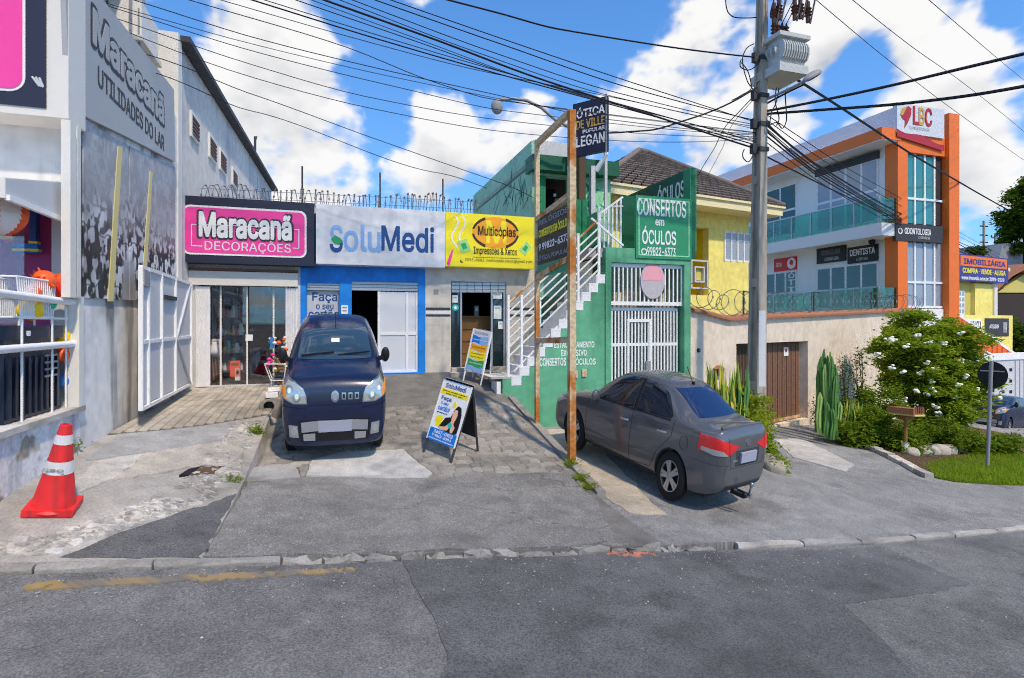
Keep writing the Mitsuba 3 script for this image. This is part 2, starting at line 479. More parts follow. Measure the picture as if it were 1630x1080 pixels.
def sheet(x0, x1, ylo, yhi, h, nx, ny, skirt=.5, off=0.0):
    """a ground slab: top grid following h, closed by a skirt"""
    X = np.linspace(x0, x1, nx + 1)
    V = np.linspace(0, 1, ny + 1)
    lo = np.array([ylo(x) if callable(ylo) else ylo for x in X])
    hi = np.array([yhi(x) if callable(yhi) else yhi for x in X])
    XX = np.repeat(X[:, None], ny + 1, 1)
    YY = lo[:, None] + (hi - lo)[:, None] * V[None]
    ZZ = h(XX, YY) + off
    v = np.stack([XX, YY, ZZ], -1).reshape(-1, 3)
    i, j = np.meshgrid(np.arange(nx), np.arange(ny), indexing='ij')
    w = ny + 1
    q = np.stack([i * w + j, (i + 1) * w + j, (i + 1) * w + j + 1, i * w + j + 1], -1).reshape(-1, 4)
    f = [np.vstack([q[:, [0, 1, 2]], q[:, [0, 2, 3]]])]
    ring = np.concatenate([np.arange(nx) * w, nx * w + np.arange(ny), (nx - np.arange(nx)) * w + ny, (ny - np.arange(ny))])
    if skirt:
        low = v[ring] - [0, 0, skirt]
        n0 = len(v); v = np.vstack([v, low]); m = len(ring); k = np.arange(m)
        f.append(np.stack([ring[(k + 1) % m], ring[k], n0 + k], 1)); f.append(np.stack([ring[(k + 1) % m], n0 + k, n0 + (k + 1) % m], 1))
    return trimesh.Trimesh(v, np.vstack(f), process=False)


def patch_mesh(pts, h, off, cell=.12):
    """a thin sheet over the polygon (x, y points), following h"""
    g = Polygon(pts).buffer(0)
    x0, y0, x1, y1 = g.bounds
    vs, fs, n = [], [], 0
    for x in np.arange(x0, x1, cell * 4):
        strip = g.intersection(sbox(x, y0, x + cell * 4, y1))
        for q in getattr(strip, 'geoms', [strip]):
            if q.geom_type != 'Polygon' or q.area < 1e-5: continue
            v, f = trimesh.creation.triangulate_polygon(q, engine='earcut')
            v3, f3 = trimesh.remesh.subdivide_to_size(np.column_stack([v, np.zeros(len(v))]), f, cell * 3, max_iter=12)
            vs.append(v3); fs.append(f3 + n); n += len(v3)
    v, f = np.vstack(vs), np.vstack(fs)
    v[:, 2] = h(v[:, 0], v[:, 1]) + off
    m = trimesh.Trimesh(v, f, process=False)
    if m.face_normals[:, 2].mean() < 0:
        m.faces = m.faces[:, ::-1]
    # turn the rim down into the ground
    co = np.array(g.exterior.coords if g.geom_type == 'Polygon' else max(g.geoms, key=lambda q: q.area).exterior.coords)
    n, k = len(co), np.arange(len(co) - 1)
    z = h(co[:, 0], co[:, 1]) + off
    rv = np.vstack([np.column_stack([co, z]), np.column_stack([co, z - .05 - off])])
    rim = trimesh.Trimesh(rv, np.vstack([np.stack([k, k + n, k + 1], 1), np.stack([k + 1, k + n, k + n + 1], 1)]), process=False)
    return trimesh.util.concatenate([m, rim])


def wobble(pts, amp=.05, step=.12, seed=0):
    """a polygon with its outline roughened"""
    r = np.random.default_rng(seed)
    q = np.vstack([pts, pts[:1]])
    out = []
    for a, b in zip(q[:-1], q[1:]):
        m = max(1, int(np.linalg.norm(b - a) / step))
        for k in range(m):
            out.append(a + (b - a) * k / m + r.normal(0, amp, 2) * .5)
    return np.array(out)


def pxpoly(px, h):
    return np.array([atG(x, y, h)[:2] for x, y in px])


hroad = lambda X, Y: base(X) - .05 - .004 * np.maximum(0, Yk(X) - Y)  # noqa: E731
k = struct('ground')
big = sheet(-400, 400, -300, 700, lambda X, Y: base(X) - .75 + 0 * Y, 100, 60, skirt=0)
put(k, big, 'mineral', tone=(.2, .6))
k = struct('road')
put(k, sheet(-60, 70, -9, lambda x: Yk(x) - .02, hroad, 160, 40, skirt=.3), 'asphalt', tone=(.145, .45), smooth=False)
# newer, smoother asphalt on the right part of the carriageway
pts = np.array([atG(x, y, hroad)[:2] for x, y in [(640, 893), (662, 940), (690, 980), (712, 1040), (705, 1079)]])
pts = np.vstack([pts, [[1.0, 0.2], [3.2, 0.2]], [atG(x, y, hroad)[:2] for x, y in [(1450, 1070), (1385, 1000), (1345, 962), (1440, 950), (1510, 940), (1545, 930), (1470, 900), (1410, 873)]]])
put(struct('asphalt_patch', label='newer dark smooth asphalt on the middle of the road'), patch_mesh(wobble(pts, .03, .15, 1), hroad, .008), 'asphalt', tone=(.112, .75))
pts = np.array([[-30, 0.6], [-30, 2.6], [-6, 3.0], [-3, 2.8], [-.4, 2.4], [.35, 1.6], [.3, 0.6]])
put(struct('asphalt_patch', label='darker worn wheel track on the left of the road'), patch_mesh(wobble(pts, .1, .3, 5), hroad, .006), 'asphalt', tone=(.13, .35))
# faded yellow edge line
line = np.array([atG(x, y, hroad)[:2] for x, y in [(40, 930), (200, 922), (400, 912), (565, 905), (566, 911), (400, 921), (200, 933), (38, 942)]])
mb = MB()
lp = Polygon(wobble(line, .022, .05, 3)).buffer(0)
r2 = np.random.default_rng(5)
for _ in range(260):
    x0, y0, x1, y1 = lp.bounds
    lp = lp.difference(Point(r2.uniform(x0, x1), r2.uniform(y0, y1)).buffer(r2.uniform(.006, .022), quad_segs=2))
mk = struct('road_marking', label='worn yellow edge line painted on the road')
mesh_all = [patch_mesh(np.array(q.exterior.coords)[:-1], hroad, .011) for q in getattr(lp, 'geoms', [lp]) if q.area > .001]
mat('road_yellow', None, .85, tex=weathered('#9a845a', '#74706a', .9, 2.0))
put(mk, trimesh.util.concatenate(mesh_all), 'road_yellow')
# orange sprayed mark by the kerb
op = Polygon(wobble(np.array([atG(x, y, hroad)[:2] for x, y in [(950, 880), (1000, 876), (1052, 880), (1040, 886), (985, 887)]]), .06, .06, 8)).buffer(0)
for _ in range(150):
    x0, y0, x1, y1 = op.bounds
    op = op.difference(Point(r2.uniform(x0, x1), r2.uniform(y0, y1)).buffer(r2.uniform(.01, .035), quad_segs=2))
mat('spray_orange', None, .85, tex=weathered('#c77a58', '#86706a', .8, 3.0))
put(struct('road_marking', label='faded orange spray mark on the road by the kerb'), trimesh.util.concatenate([patch_mesh(np.array(q.exterior.coords)[:-1], hroad, .011) for q in getattr(op, 'geoms', [op]) if q.area > .0006]), 'spray_orange')

# forecourt of the copy shop and the clinic: asphalt apron below, stone paving above
fc = struct('forecourt')
put(fc, sheet(-1.25, 3.9, lambda x: Yk(x) + .09, 15.0, lambda X, Y: hF(X, Y), 52, 92, skirt=.6), 'mineral', tone=(.17, .25))
apron = pxpoly([(372, 786), (392, 772), (480, 764), (560, 762), (700, 762), (800, 757), (900, 752), (918, 770), (950, 800), (985, 870)], hF)
ap = np.vstack([apron, [[3.88, 6.01], [-1.24, 6.01]]])
ap[:, 0] = np.clip(ap[:, 0], -1.24, 3.89)
ap[:, 1] = np.maximum(ap[:, 1], 6.01)
APRON = Polygon(wobble(ap, .04, .15, 2)).buffer(0)
if APRON.geom_type != 'Polygon': APRON = max(APRON.geoms, key=lambda g: g.area)
put(struct('asphalt_apron', label='grey worn asphalt apron between the kerb and the stone paving'), patch_mesh(np.array(APRON.exterior.coords)[:-1], hF, .022, .09), 'asphalt', tone=(.19, .08))
CPATCH = [Polygon(wobble(pxpoly(q, hF), .02, .1, i)).buffer(0) for i, q in enumerate([[(487, 759), (497, 735), (540, 722), (640, 718), (662, 735), (688, 756), (680, 763), (600, 764)], [(392, 771), (395, 748), (445, 742), (470, 746), (478, 762)]])]
for i, g in enumerate(CPATCH):
    put(struct('concrete_patch', label=['pale cement patch in front of the blue hatchback', 'small pale cement patch left of the bigger one', 'cement patch beside the blue hatchback'][i]), patch_mesh(np.array(g.exterior.coords)[:-1], hF, .026 + .004 * i, .09), 'mineral', tone=((.42, .34, .27)[i], .1))
# stone setts
stones, area = [], Polygon([(-1.2, 8.2), (3.84, 8.2), (3.84, 12.4), (-1.2, 12.4)]).difference(unary_union([APRON.buffer(.02)] + [g.buffer(.02) for g in CPATCH]))
rs = np.random.default_rng(11)
row = 0
y = 8.2
while y < 12.35:
    dy = rs.uniform(.13, .19)
    x = -1.2 - rs.uniform(0, .2)
    while x < 3.84:
        dx = rs.uniform(.17, .33)
        c = np.array([[x, y], [x + dx * .5, y - .03], [x + dx, y], [x + dx + .02, y + dy * .5], [x + dx, y + dy], [x + dx * .5, y + dy + .03], [x, y + dy], [x - .02, y + dy * .5]])
        c = c + rs.normal(0, .013, c.shape)
        g = Polygon(c).buffer(-.013).intersection(area)
        if g.geom_type == 'Polygon' and g.area > .008:
            stones.append(g.simplify(.012))
        x += dx
    y += dy


def stone_mesh(g, h, top, mb=None, bev=.012, deep=.05):
    mb = mb or MB()
    co = np.array(g.exterior.coords)[:-1]
    if Polygon(co).exterior.is_ccw is False: co = co[::-1]
    ctr = co.mean(0)
    inner = ctr + (co - ctr) * (1 - bev * 2 / np.sqrt(g.area))
    zc = h(co[:, 0], co[:, 1])
    n = len(co)
    v = np.vstack([np.column_stack([co, zc - deep]), np.column_stack([co, zc + top - bev]), np.column_stack([inner, h(inner[:, 0], inner[:, 1]) + top]), [[ctr[0], ctr[1], h(ctr[0], ctr[1]) + top + .004]]])
    k = np.arange(n); k1 = (k + 1) % n
    f = np.vstack([np.stack([k, k1, n + k1], 1), np.stack([k, n + k1, n + k], 1), np.stack([n + k, n + k1, 2 * n + k1], 1), np.stack([n + k, 2 * n + k1, 2 * n + k], 1), np.stack([2 * n + k, 2 * n + k1, k * 0 + 3 * n], 1)])
    return mb.add(v, f)


stones.sort(key=lambda g: g.centroid.y - g.area * 2)
rest = MB(); uvs = []
for i, g in enumerate(stones):
    top = rs.uniform(.012, .03)
    tone = (rs.uniform(.19, .27) if rs.random() < .85 else rs.uniform(.27, .33), rs.uniform(.3, .6))
    if i < 290:
        part(fc, 'stone', stone_mesh(g, hF, top * .7), 'mineral', tone=tone)
    else:
        n0 = rest.n; stone_mesh(g, hF, top, rest); uvs.append(np.tile(tone, (rest.n - n0, 1)))
if rest.n:
    part(fc, 'stone_rows', rest, 'mineral', uv=np.vstack(uvs), kind='stuff')
# low edging between forecourt and the sunken parking bay
ed = MB()
for y in np.arange(7.9, 12.7, .8):
    a, b = y + .01, min(y + .79, 13.0)
    for z in (0,):
        p = [[3.9, a, hF(3.9, a) - .9], [4.05, a, hF(3.9, a) - .9], [4.05, b, hF(3.9, b) - .9], [3.9, b, hF(3.9, b) - .9], [3.9, a, hF(3.9, a) + .05], [4.05, a, hF(3.9, a) + .05], [4.05, b, hF(3.9, b) + .05], [3.9, b, hF(3.9, b) + .05]]
        part(fc, 'edging_block', MB().hexa(p), 'mineral', tone=(rs.uniform(.2, .28), .4))

# left ramp
sw = struct('sidewalk')
put(sw, sheet(-9, -1.25, lambda x: Yk(x) + .09, 15.6, hL, 90, 80, skirt=.6), 'mineral', tone=(.36, .35))
lay = [([(95, 889), (190, 850), (260, 826), (340, 800), (372, 787), (400, 790), (400, 830), (330, 886), (322, 889)], (.11, .6), 'asphalt', 'dark fresh asphalt strip beside the kerb on the left'), ([(135, 735), (190, 692), (300, 668), (390, 668), (345, 705), (230, 722)], (.32, .0), 'mineral', 'smooth grey cement slab below the tiled floor'), ([(120, 770), (150, 735), (232, 722), (190, 760), (110, 790)], (.46, .3), 'mineral', 'pale cement slab beside the red cone'),
       ([(232, 722), (345, 705), (390, 700), (378, 760), (300, 745), (180, 768)], (.40, .55), 'mineral', 'sandy cement slab round the drain')]
for i, (q, tone, m, lb) in enumerate(lay):
    pp = pxpoly(q, hL); pp[:, 0] = np.clip(pp[:, 0], -9, -1.26); pp[:, 1] = np.maximum(pp[:, 1], 6.01)
    put(struct('pavement_slab', label=lb), patch_mesh(wobble(pp, .025, .12, 20 + i), hL, .006 + .004 * i, .1), m, tone=tone)
# rubble of broken paving between ramp and forecourt
bpv = struct('broken_paving', kind='stuff', label='crumbled bits of broken paving on the left pavement')
gpoly = Polygon(pxpoly([(0, 888), (95, 886), (190, 846), (330, 797), (375, 765), (396, 705), (412, 672), (380, 668), (345, 708), (300, 765), (200, 815), (90, 850), (0, 866)], hL)).buffer(0)
rb_ = np.random.default_rng(17); mb = MB(); uvs = []
x0, y0, x1, y1 = gpoly.bounds
for _ in range(5200):
    p = rb_.uniform([x0, y0], [x1, y1])
    if not gpoly.contains(Point(p)) or meshkit.noise(np.array([p[0] * 2.2, p[1] * 2.2, 0.])) < .38: continue
    r = rb_.uniform(.018, .062); n_ = rb_.integers(5, 8); an = np.sort(rb_.uniform(0, 2 * np.pi, n_))
    g = Polygon(np.column_stack([np.cos(an) * 1.2, np.sin(an)]) * r * rb_.uniform(.7, 1.2, (n_, 1)) + p)
    if not g.is_valid or g.area < r * r * .6: continue
    n0 = mb.n; stone_mesh(g, hL, rb_.uniform(.008, .024), mb, bev=.006, deep=.03); uvs.append(np.tile((rb_.uniform(.26, .52), rb_.uniform(.1, .6)), (mb.n - n0, 1)))
put(bpv, mb, 'mineral', uv=np.vstack(uvs))
gr_ = struct('road_grit', kind='stuff', label='loose grit and pebbles along the kerb and on the road')
mb = MB(); uvs = []
for _ in range(900):
    x = rb_.uniform(-4, 9); y = Yk(x) - abs(rb_.normal(0, .5)) - .02 if rb_.random() < .75 else rb_.uniform(1.6, Yk(x))
    r = rb_.uniform(.004, .013); v = trimesh.creation.icosahedron().vertices * r * rb_.uniform(.6, 1.2, (12, 3)) * [1, 1, .6] + [x, y, float(hroad(np.array(x), np.array(y))) + .008]
    n0 = mb.n; mb.add(v, trimesh.creation.icosahedron().faces); uvs.append(np.tile((rb_.uniform(.15, .5), rb_.uniform(.1, .6)), (mb.n - n0, 1)))
put(gr_, mb, 'mineral', uv=np.vstack(uvs))
tf = struct('tiled_floor')
tiles_y0 = lambda x: np.interp(x, [-3.35, -1.25], [9.8, 11.7])  # noqa: E731
put(tf, sheet(-3.33, -1.27, lambda x: tiles_y0(x) + .01, 15.1, lambda X, Y: hL(X, Y) + .015, 12, 20, skirt=.2), 'mineral', tone=(.13, .3))
rt = np.random.default_rng(3)
for i in range(15):
    x = -3.32 + i * .137
    y = tiles_y0(x + .07) + .02
    first = True
    while y < 15.05:
        L = rt.uniform(.35, .75) if first else .75
        first = False
        y2 = min(y + L, 15.08)
        g = sbox(x + .004, y + .004, x + .13, y2 - .004)
        part(tf, 'tile', stone_mesh(g, hL, .03, bev=.003, deep=.0), 'mineral', tone=(rt.uniform(.27, .36), rt.uniform(.55, .85)))
        y = y2
# right pavement, parking bay and driveway
pv = struct('pavement')
put(pv, sheet(3.9, 45, lambda x: Yk(x) + .09, lambda x: np.interp(x, [4.05, 9.2, 9.21, 30, 45], [16.5, 16.5, 20, 27, 40]), hR, 170, 90, skirt=.8), 'asphalt', tone=(.205, .3))
lay = [([(858, 684), (900, 684), (935, 700), (1010, 770), (1060, 820), (985, 820), (945, 780), (918, 752)], (.34, .9), 'mineral', 'sandy cement floor of the sunken parking bay'),
       ([(1232, 700), (1275, 698), (1360, 740), (1345, 752), (1262, 728)], (.36, .35), 'mineral', 'bare crumbling concrete in the driveway')]
for i, (q, tone, m, lb) in enumerate(lay):
    pp = pxpoly(q, hR); pp[:, 0] = np.maximum(pp[:, 0], 4.06)
    put(struct('pavement_slab', label=lb), patch_mesh(wobble(pp, .04, .15, 30 + i), hR, .006 + .004 * i, .12), m, tone=tone)
# kerb stones
kb = struct('kerb')
rk = np.random.default_rng(9)
x = -9.0
prev = None
mbk = MB()
while x < 30:
    broken = -.9 < x < 4.6
    L = rk.uniform(.18, .5) if broken else rk.uniform(.9, 1.2)
    drop = rk.uniform(.0, .07) if broken else rk.uniform(0, .012)
    j = .045 if broken else .010
    n = 5 if broken else 7
    xs = np.linspace(x + .012, x + L - .012, n)
    prof = np.array([[0, -.3], [0, -.03], [.02, .0], [.095, .0], [.095, -.3]])
    v = []
    for xx in xs:
        yk = Yk(xx)
        for py, pz in prof:
            e = rk.normal(0, j, 2) * (pz > -.2)
            v.append([xx + rk.normal(0, j * .4), yk + py + e[0] * (.5 if py < .1 else .5), base(xx) + .008 - drop + pz + e[1] * .5])
    m = len(prof); f = []
    for a in range(n - 1):
        for b in range(m - 1):
            f.append([a * m + b, (a + 1) * m + b, (a + 1) * m + b + 1, a * m + b + 1])
    f = np.array(f)
    v = np.array(v)
    mm = MB().add(v, f)
    mm.add(v[:m], [[0, 1, 2, 3], [0, 3, 4, 4]]); mm.add(v[-m:], [[3, 2, 1, 0], [4, 4, 3, 0]])
    if not (broken and rk.random() < .12):
        part(kb, 'stone', mm, 'mineral', tone=(rk.uniform(.26, .38) * (.95 if broken else 1), rk.uniform(.1, .3)))
    x += L


# ------------------------------------------------------------------ the corner shop on the left: terrace, side wall, mural, banner, sign, awning
W = FRT(-3.35)
cs = thing('corner_shop', 'white weathered corner shop with a raised terrace at the left edge', 'shop')
m = MB(); W.box(m, 2.0, 8.95, -.6, 1.2, -.25, 0); part(cs, 'terrace_wall', m, 'peeling_wall', label='low terrace wall with peeling white paint')
m = MB(); W.box(m, 2.0, 8.98, 1.2, 1.27, -.32, .06); part(cs, 'sill', m, 'mineral', tone=(.45, .3))
m = MB(); m.box(-12, -3.6, 2.0, 8.95, -.3, 1.18); part(cs, 'terrace_floor', m, 'mineral', tone=(.3, .2))
m = MB(); W.box(m, 8.95, 13.8, -.6, 2.62, -.3, 0); W.box(m, 8.98, 13.8, 2.62, 6.9, -.3, -.01); part(cs, 'side_wall', m, 'white_weathered', label='side wall with rain streaks and flaking paint')
m = MB(); W.pbox(m, 112, 195, 121, 474, .0, .10); W.pbox(m, 123, 200, 129, 474, .0, .07); part(cs, 'corner_post', m, 'offwhite')
m = MB(); m.box(-3.44, -3.3, 8.80, 8.95, 1.27, 2.75); part(cs, 'railing_post', m, 'offwhite')
fr = FX(8.95)
m = MB(); m.box(-12, -3.36, 8.95, 9.25, 4.15, 9.5); part(cs, 'front_wall', m, 'white_weathered')
m = MB(); fr.pbox(m, 82, 258, 109, 500, -.2, 0); part(cs, 'pier', m, 'lightgrey')
m = MB(); m.box(-12, -3.65, 9.3, 9.34, 1.2, 4.15); part(cs, 'display_back', m, 'pink_dark', label='dark magenta display behind the shop window')
m = MB(); m.box(-12, -3.9, 8.96, 9.3, 1.18, 2.05); part(cs, 'window_ledge', m, 'mineral', tone=(.2, .1))
m = MB(); m.box(-12, -3.95, 8.90, 8.912, 2.05, 4.15); part(cs, 'window_pane', m, 'glass')
m = MB(); fr.ptext(m, 'ná', 18, 300, 76, 338, -.02); part(cs, 'window_lettering', m, 'lightgrey')
# upper storey behind the banner: eaves, boxes, mast
m = MB()
m.box(-5.4, -3.9, 9.6, 14.6, 8.75, 9.0); part(cs, 'eaves', m, 'brown')
m = MB(); m.box(-5.2, -4.2, 9.6, 14.2, 6.9, 8.75); part(cs, 'upper_wall', m, 'house_grey')
m = MB(); m.box(-4.15, -3.6, 12.3, 13.3, 7.9, 8.6); m.box(-4.2, -3.55, 12.2, 13.4, 7.8, 7.9); part(cs, 'roof_box', m, 'offwhite')
for y, x in ((12.0, -3.7), (12.3, -3.65), (12.9, -3.75)):
    m = MB().cyl((x, y, 7), (x, y + .1, 13), .028, 6); part(cs, 'mast', m, 'steel')

def mural_fn(p, n, uv):
    # worn black and white photo print of a shop crammed with wares
    y, z = p.y, p.z
    w1 = FB(y * 3.0, z * 3.0, 1.0, 3)
    clutter = .5 * N(y * 8.5 + 2 * w1, z * 8.0, 2.0) + .5 * N(y * 15, z * 11 + 2 * w1, 5.0)
    v = .04 + .74 * SS(.42, .60, clutter) * (.45 + .55 * N(y * 2.5, z * 2.5, 8.0))
    v = v * (1 - .5 * SS(.58, .78, FB(y * 2.2, z * 1.6, 11.0, 3)))
    shelf = SS(.88, .96, z * 2.6 + .5 * w1 - dr.floor(z * 2.6 + .5 * w1))
    v = dr.lerp(v, .02, .7 * shelf)
    aisle = SS(.0, .2, dr.abs(y - 10.75) - .13 * (4.6 - z)) + SS(3.3, 3.7, z)
    v = dr.lerp(.32 + .15 * w1, v, dr.clip(aisle, 0, 1))
    ceil = SS(4.15, 4.9, z + .5 * w1 + .35 * N(y * 2.0, 1.0, 3.0))
    v = dr.lerp(v, .30 + .14 * w1, ceil * .85)
    return mi.Color3f(v * 1.0, v * 1.01, v * 1.06)
mat('mural', None, .5, tex=mikit.proc(mural_fn))
mu = thing('wall_mural', 'faded black and white photo print of shop shelves on the side wall', 'mural')
m = MB(); W.ppoly(m, [(133, 192), (205, 232), (206, 478), (133, 474)], .0, .02); part(mu, 'panel', m, 'mural')
m = MB(); W.ppoly(m, [(207, 233), (246, 252), (246, 482), (207, 478)], .0, .022); part(mu, 'panel', m, 'mural')
m = MB(); W.ppoly(m, [(247, 252), (279, 266), (279, 470), (247, 480)], .0, .02); part(mu, 'panel', m, 'mural')
for q in ([(188, 233), (195, 236), (181, 480), (172, 480)], [(239, 272), (243, 274), (234, 430), (228, 430)]):
    m = MB(); W.ppoly(m, q, .021, .03); part(mu, 'tape', m, 'tape', label='yellowed tape strip')
bn = thing('wall_banner', 'large grey banner reading Maracanã utilidades do lar above the mural', 'banner')
m = MB(); W.ppoly(m, [(103, -60), (166, 2), (277, 143), (279, 258), (250, 243), (200, 217), (150, 193), (111, 172)], .0, .06); part(bn, 'sheet', m, 'banner')
a0, a1 = W.loc(144, 55, .06)[0], W.loc(262, 168, .06)[0]
bb0, bb1 = W.loc(168, 98, .06)[1], W.loc(144, 13, .06)[1]
MT = tpoly('Maracanã')
m = MB(); W.poly(m, fit(MT.buffer(.10, quad_segs=2), a0, a1, bb0 - .03, bb1 + .12), .06, .066); part(bn, 'lettering_outline', m, 'dkgrey')
m = MB(); W.poly(m, fit(MT.buffer(.025, quad_segs=2), a0 + .06, a1 - .06, bb0 + .03, bb1 + .06), .066, .072); part(bn, 'lettering', m, 'banner')
a0, a1 = W.loc(155.5, 131, .06)[0], W.loc(261, 220, .06)[0]
bb0 = W.loc(155.5, 142.5, .06)[1]
m = MB(); W.text(m, 'UTILIDADES DO LAR', a0, a1, bb0 + .05, bb0 + .35, .06, depth=.006); part(bn, 'lettering', m, 'dkgrey')
ps = thing('shop_sign', 'big pink and navy sign in a white frame at the upper left corner', 'sign')
S = FX(8.45)
zb = S.loc(109, 189)[1]; xr = S.loc(109, 100)[0]
m = MB(); m.box(-12, xr, 8.45, 8.95, zb, zb + 4.2); part(ps, 'frame', m, 'offwhite')
m = MB(); x1, z1 = S.loc(73, 172, .02); S.box(m, -12, x1, z1, z1 + 3.7, 0, .02); part(ps, 'panel', m, 'navy_frame')
x1, z1 = S.loc(40, 148, .03); m = MB(); S.poly(m, rrect(-11, x1, z1, z1 + 3.0, .18), .02, .03); part(ps, 'border', m, 'white')
x1, z1 = S.loc(35, 143, .04); m = MB(); S.poly(m, rrect(-10.9, x1, z1, z1 + 2.9, .15), .03, .04); part(ps, 'field', m, 'pink')
m = MB()
for i in range(3):
    S.ppoly(m, [(49 + i * 6, 122 + i), (52 + i * 6, 121 + i), (64 + i * 3, 136 + i), (61 + i * 3, 138 + i)], .02, .028)
part(ps, 'mark', m, 'lightgrey')
aw = thing('awning', 'pale grey awning over the corner shop window', 'awning')
pa, pb = np.array([-3.42, 8.93, 4.28]), np.array([-3.42, 7.35, 3.95])
prof = [(8.93, 4.28), (7.35, 3.95), (7.35, 3.76), (8.93, 3.74)]
m = MB(); Fr((-3.42, 0, 0), (0, 1, 0)).poly(m, prof, -.012, 0); part(aw, 'side_panel', m, 'lightgrey')
m = MB(); m.hexa([[-12, 7.35, 3.94], [-3.42, 7.35, 3.94], [-3.42, 8.93, 4.27], [-12, 8.93, 4.27], [-12, 7.35, 3.96], [-3.42, 7.35, 3.96], [-3.42, 8.93, 4.29], [-12, 8.93, 4.29]]); m.box(-12, -3.42, 7.33, 7.35, 3.74, 3.96); part(aw, 'fabric', m, 'offwhite')
m = MB().bar((-3.41, 7.35, 3.75), (-3.41, 8.93, 3.73), .05, .06); part(aw, 'bar', m, 'white')
rl = thing('railing', 'two white tube rails along the edge of the terrace', 'railing')
for (xa, ya), (xb, yb) in (((0, 467), (124, 483)), ((0, 557), (124, 547))):
    a, b = atX(xa, ya, -3.38), atX(xb, yb, -3.38)
    a = a + (a - b) * 1.2
    part(rl, 'rail', MB().cyl(a, b, .045, 10), 'white', smooth=True)
# wares on the terrace
bx = thing('storage_bin', 'large ribbed black plastic storage bin on the terrace', 'bin')
m = MB()
XB = -3.48
y0, y1 = atX(6, 560, XB)[1], atX(92, 560, XB)[1]
m.box(XB - .7, XB, y0, y1, 1.28, 2.28)
for i in range(9):
    yy = y0 + .06 + (y1 - y0 - .12) * i / 8
    m.box(XB, XB + .03, yy - .03, yy + .03, 1.32, 2.0)
part(bx, 'tub', m, 'plastic_black')
m = MB(); m.box(XB - .95, XB + .05, y0 - .03, y1 + .03, 2.2, 2.36); part(bx, 'lid', m, 'plastic_black')
m = MB()
for i in range(5):
    m.box(XB + .03, XB + .045, y1 - .42, y1 - .12, 1.72 + i * .085, 1.745 + i * .085)
part(bx, 'vent', m, 'steel')
m = MB(); m.box(XB + .05, XB + .055, y0 + .35, y0 + .43, 2.24, 2.3); part(bx, 'tag', m, 'white')
bk = thing('wire_basket', 'white wire basket full of toy balls standing on the bin', 'basket')
XK = -3.42
q = [atX(26, 440, XK), atX(88, 440, XK), atX(84, 505, XK), atX(33, 505, XK)]
m = MB()
zt, z0 = q[0][2], q[3][2]
ya, yb, yc, yd = q[0][1], q[1][1], q[2][1], q[3][1]
for off, w in ((0, 1), (-.34, .95)):
    for i in range(19):
        f = i / 18
        m.cyl((XK + off, ya + (yb - ya) * f, zt), (XK + off, yd + (yc - yd) * f, z0), .008, 4)
    for z in (zt, (zt + z0) / 2, z0):
        f = (z - z0) / (zt - z0)
        m.cyl((XK + off, yd + (ya - yd) * f, z), (XK + off, yc + (yb - yc) * f, z), .012, 5)
for y, z in ((ya, zt), (yb, zt), (yd, z0), (yc, z0)):
    m.cyl((XK, y, z), (XK - .34, y, z), .012, 5)
part(bk, 'wire', m, 'white')
m = MB()
for s in (XK, XK - .34):
    for y in (yd + .02, yc - .02, yc + .35):
        m.cyl((s, y, 1.2), (s, y, z0 + .02), .014, 5)
m.cyl((XK, yd, 2.45), (XK, yc + .4, 2.45), .014, 5); m.cyl((XK, yc + .35, z0), (XK, yc + .35, zt), .014, 5)
part(bk, 'stand', m, 'white')
for (px, py, r, c, lb) in ((70, 447, .13, 'ball_orange', 'spiky orange toy ball on top of the wire basket'), (86, 462, .12, 'ball_red', 'red toy ball at the right rim of the wire basket'), (103, 450, .13, 'ball_orange', 'orange toy ball beside the wire basket, nearest the corner post'), (48, 494, .13, 'ball_yellow', 'yellow toy ball low in the wire basket'), (72, 482, .12, 'ball_teal', 'teal toy ball in the middle of the wire basket'), (50, 466, .10, 'ball_orange', 'small orange toy ball at the left of the wire basket'),
                           (99, 535, .11, 'ball_yellow', 'yellow toy ball hanging below the basket beside the black bin'), (98, 565, .10, 'ball_orange', 'orange toy ball on the floor rack behind the black bin'), (100, 607, .10, 'ball_blue', 'blue toy ball on the sill beside the black bin')):
    o = thing('toy_ball', lb, 'toy ball')
    p = atX(px, py, -3.5)
    m = MB().ball(p, r, 2)
    if 'spiky' in lb:
        for k in range(40):
            d = rng.normal(size=3); d /= np.linalg.norm(d)
            m.tube([p + d * r * .9, p + d * r * 1.35], [.02, .004], 5)
    put(o, m, c, smooth=True)
o = thing('beach_ball', 'beach ball in orange, white, blue and green hanging in the shop window', 'beach ball')
pc = att(-2, 338, 6.6); cols = ['ball_orange', 'white', 'blue', 'sign_green', 'ball_yellow', 'white']
sp = trimesh.creation.uv_sphere(.28, count=[16, 24])
for i in range(8):
    ang = (np.degrees(np.arctan2(sp.triangles_center[:, 1], sp.triangles_center[:, 0])) + 378) % 360
    f = sp.faces[(ang // 45).astype(int) == i]
    part(o, 'gore', trimesh.Trimesh(sp.vertices + pc, f, process=False), cols[i % 6], smooth=False)
for i, (px, py, w, h, c, lb) in enumerate(((40, 395, 38, 14, 'blue', 'blue and yellow toy boat in the shop window'), (10, 375, 18, 16, 'ball_orange', 'orange toy packet in the shop window'), (52, 360, 10, 60, 'blue_dark', 'dark blue pool float standing in the shop window'))):
    o = thing('window_toy', lb, 'toy')
    m = MB(); g = FX(9.15); g.pbox(m, px - w / 2, py - h / 2, px + w / 2, py + h / 2, -.08, .03); part(o, 'body', m, c)
    m = MB(); g.pbox(m, px - w / 2 - 2, py + h / 2 - 6, px + w / 2 + 2, py + h / 2 - 2, -.05, .05); part(o, 'stripe', m, 'ball_yellow')
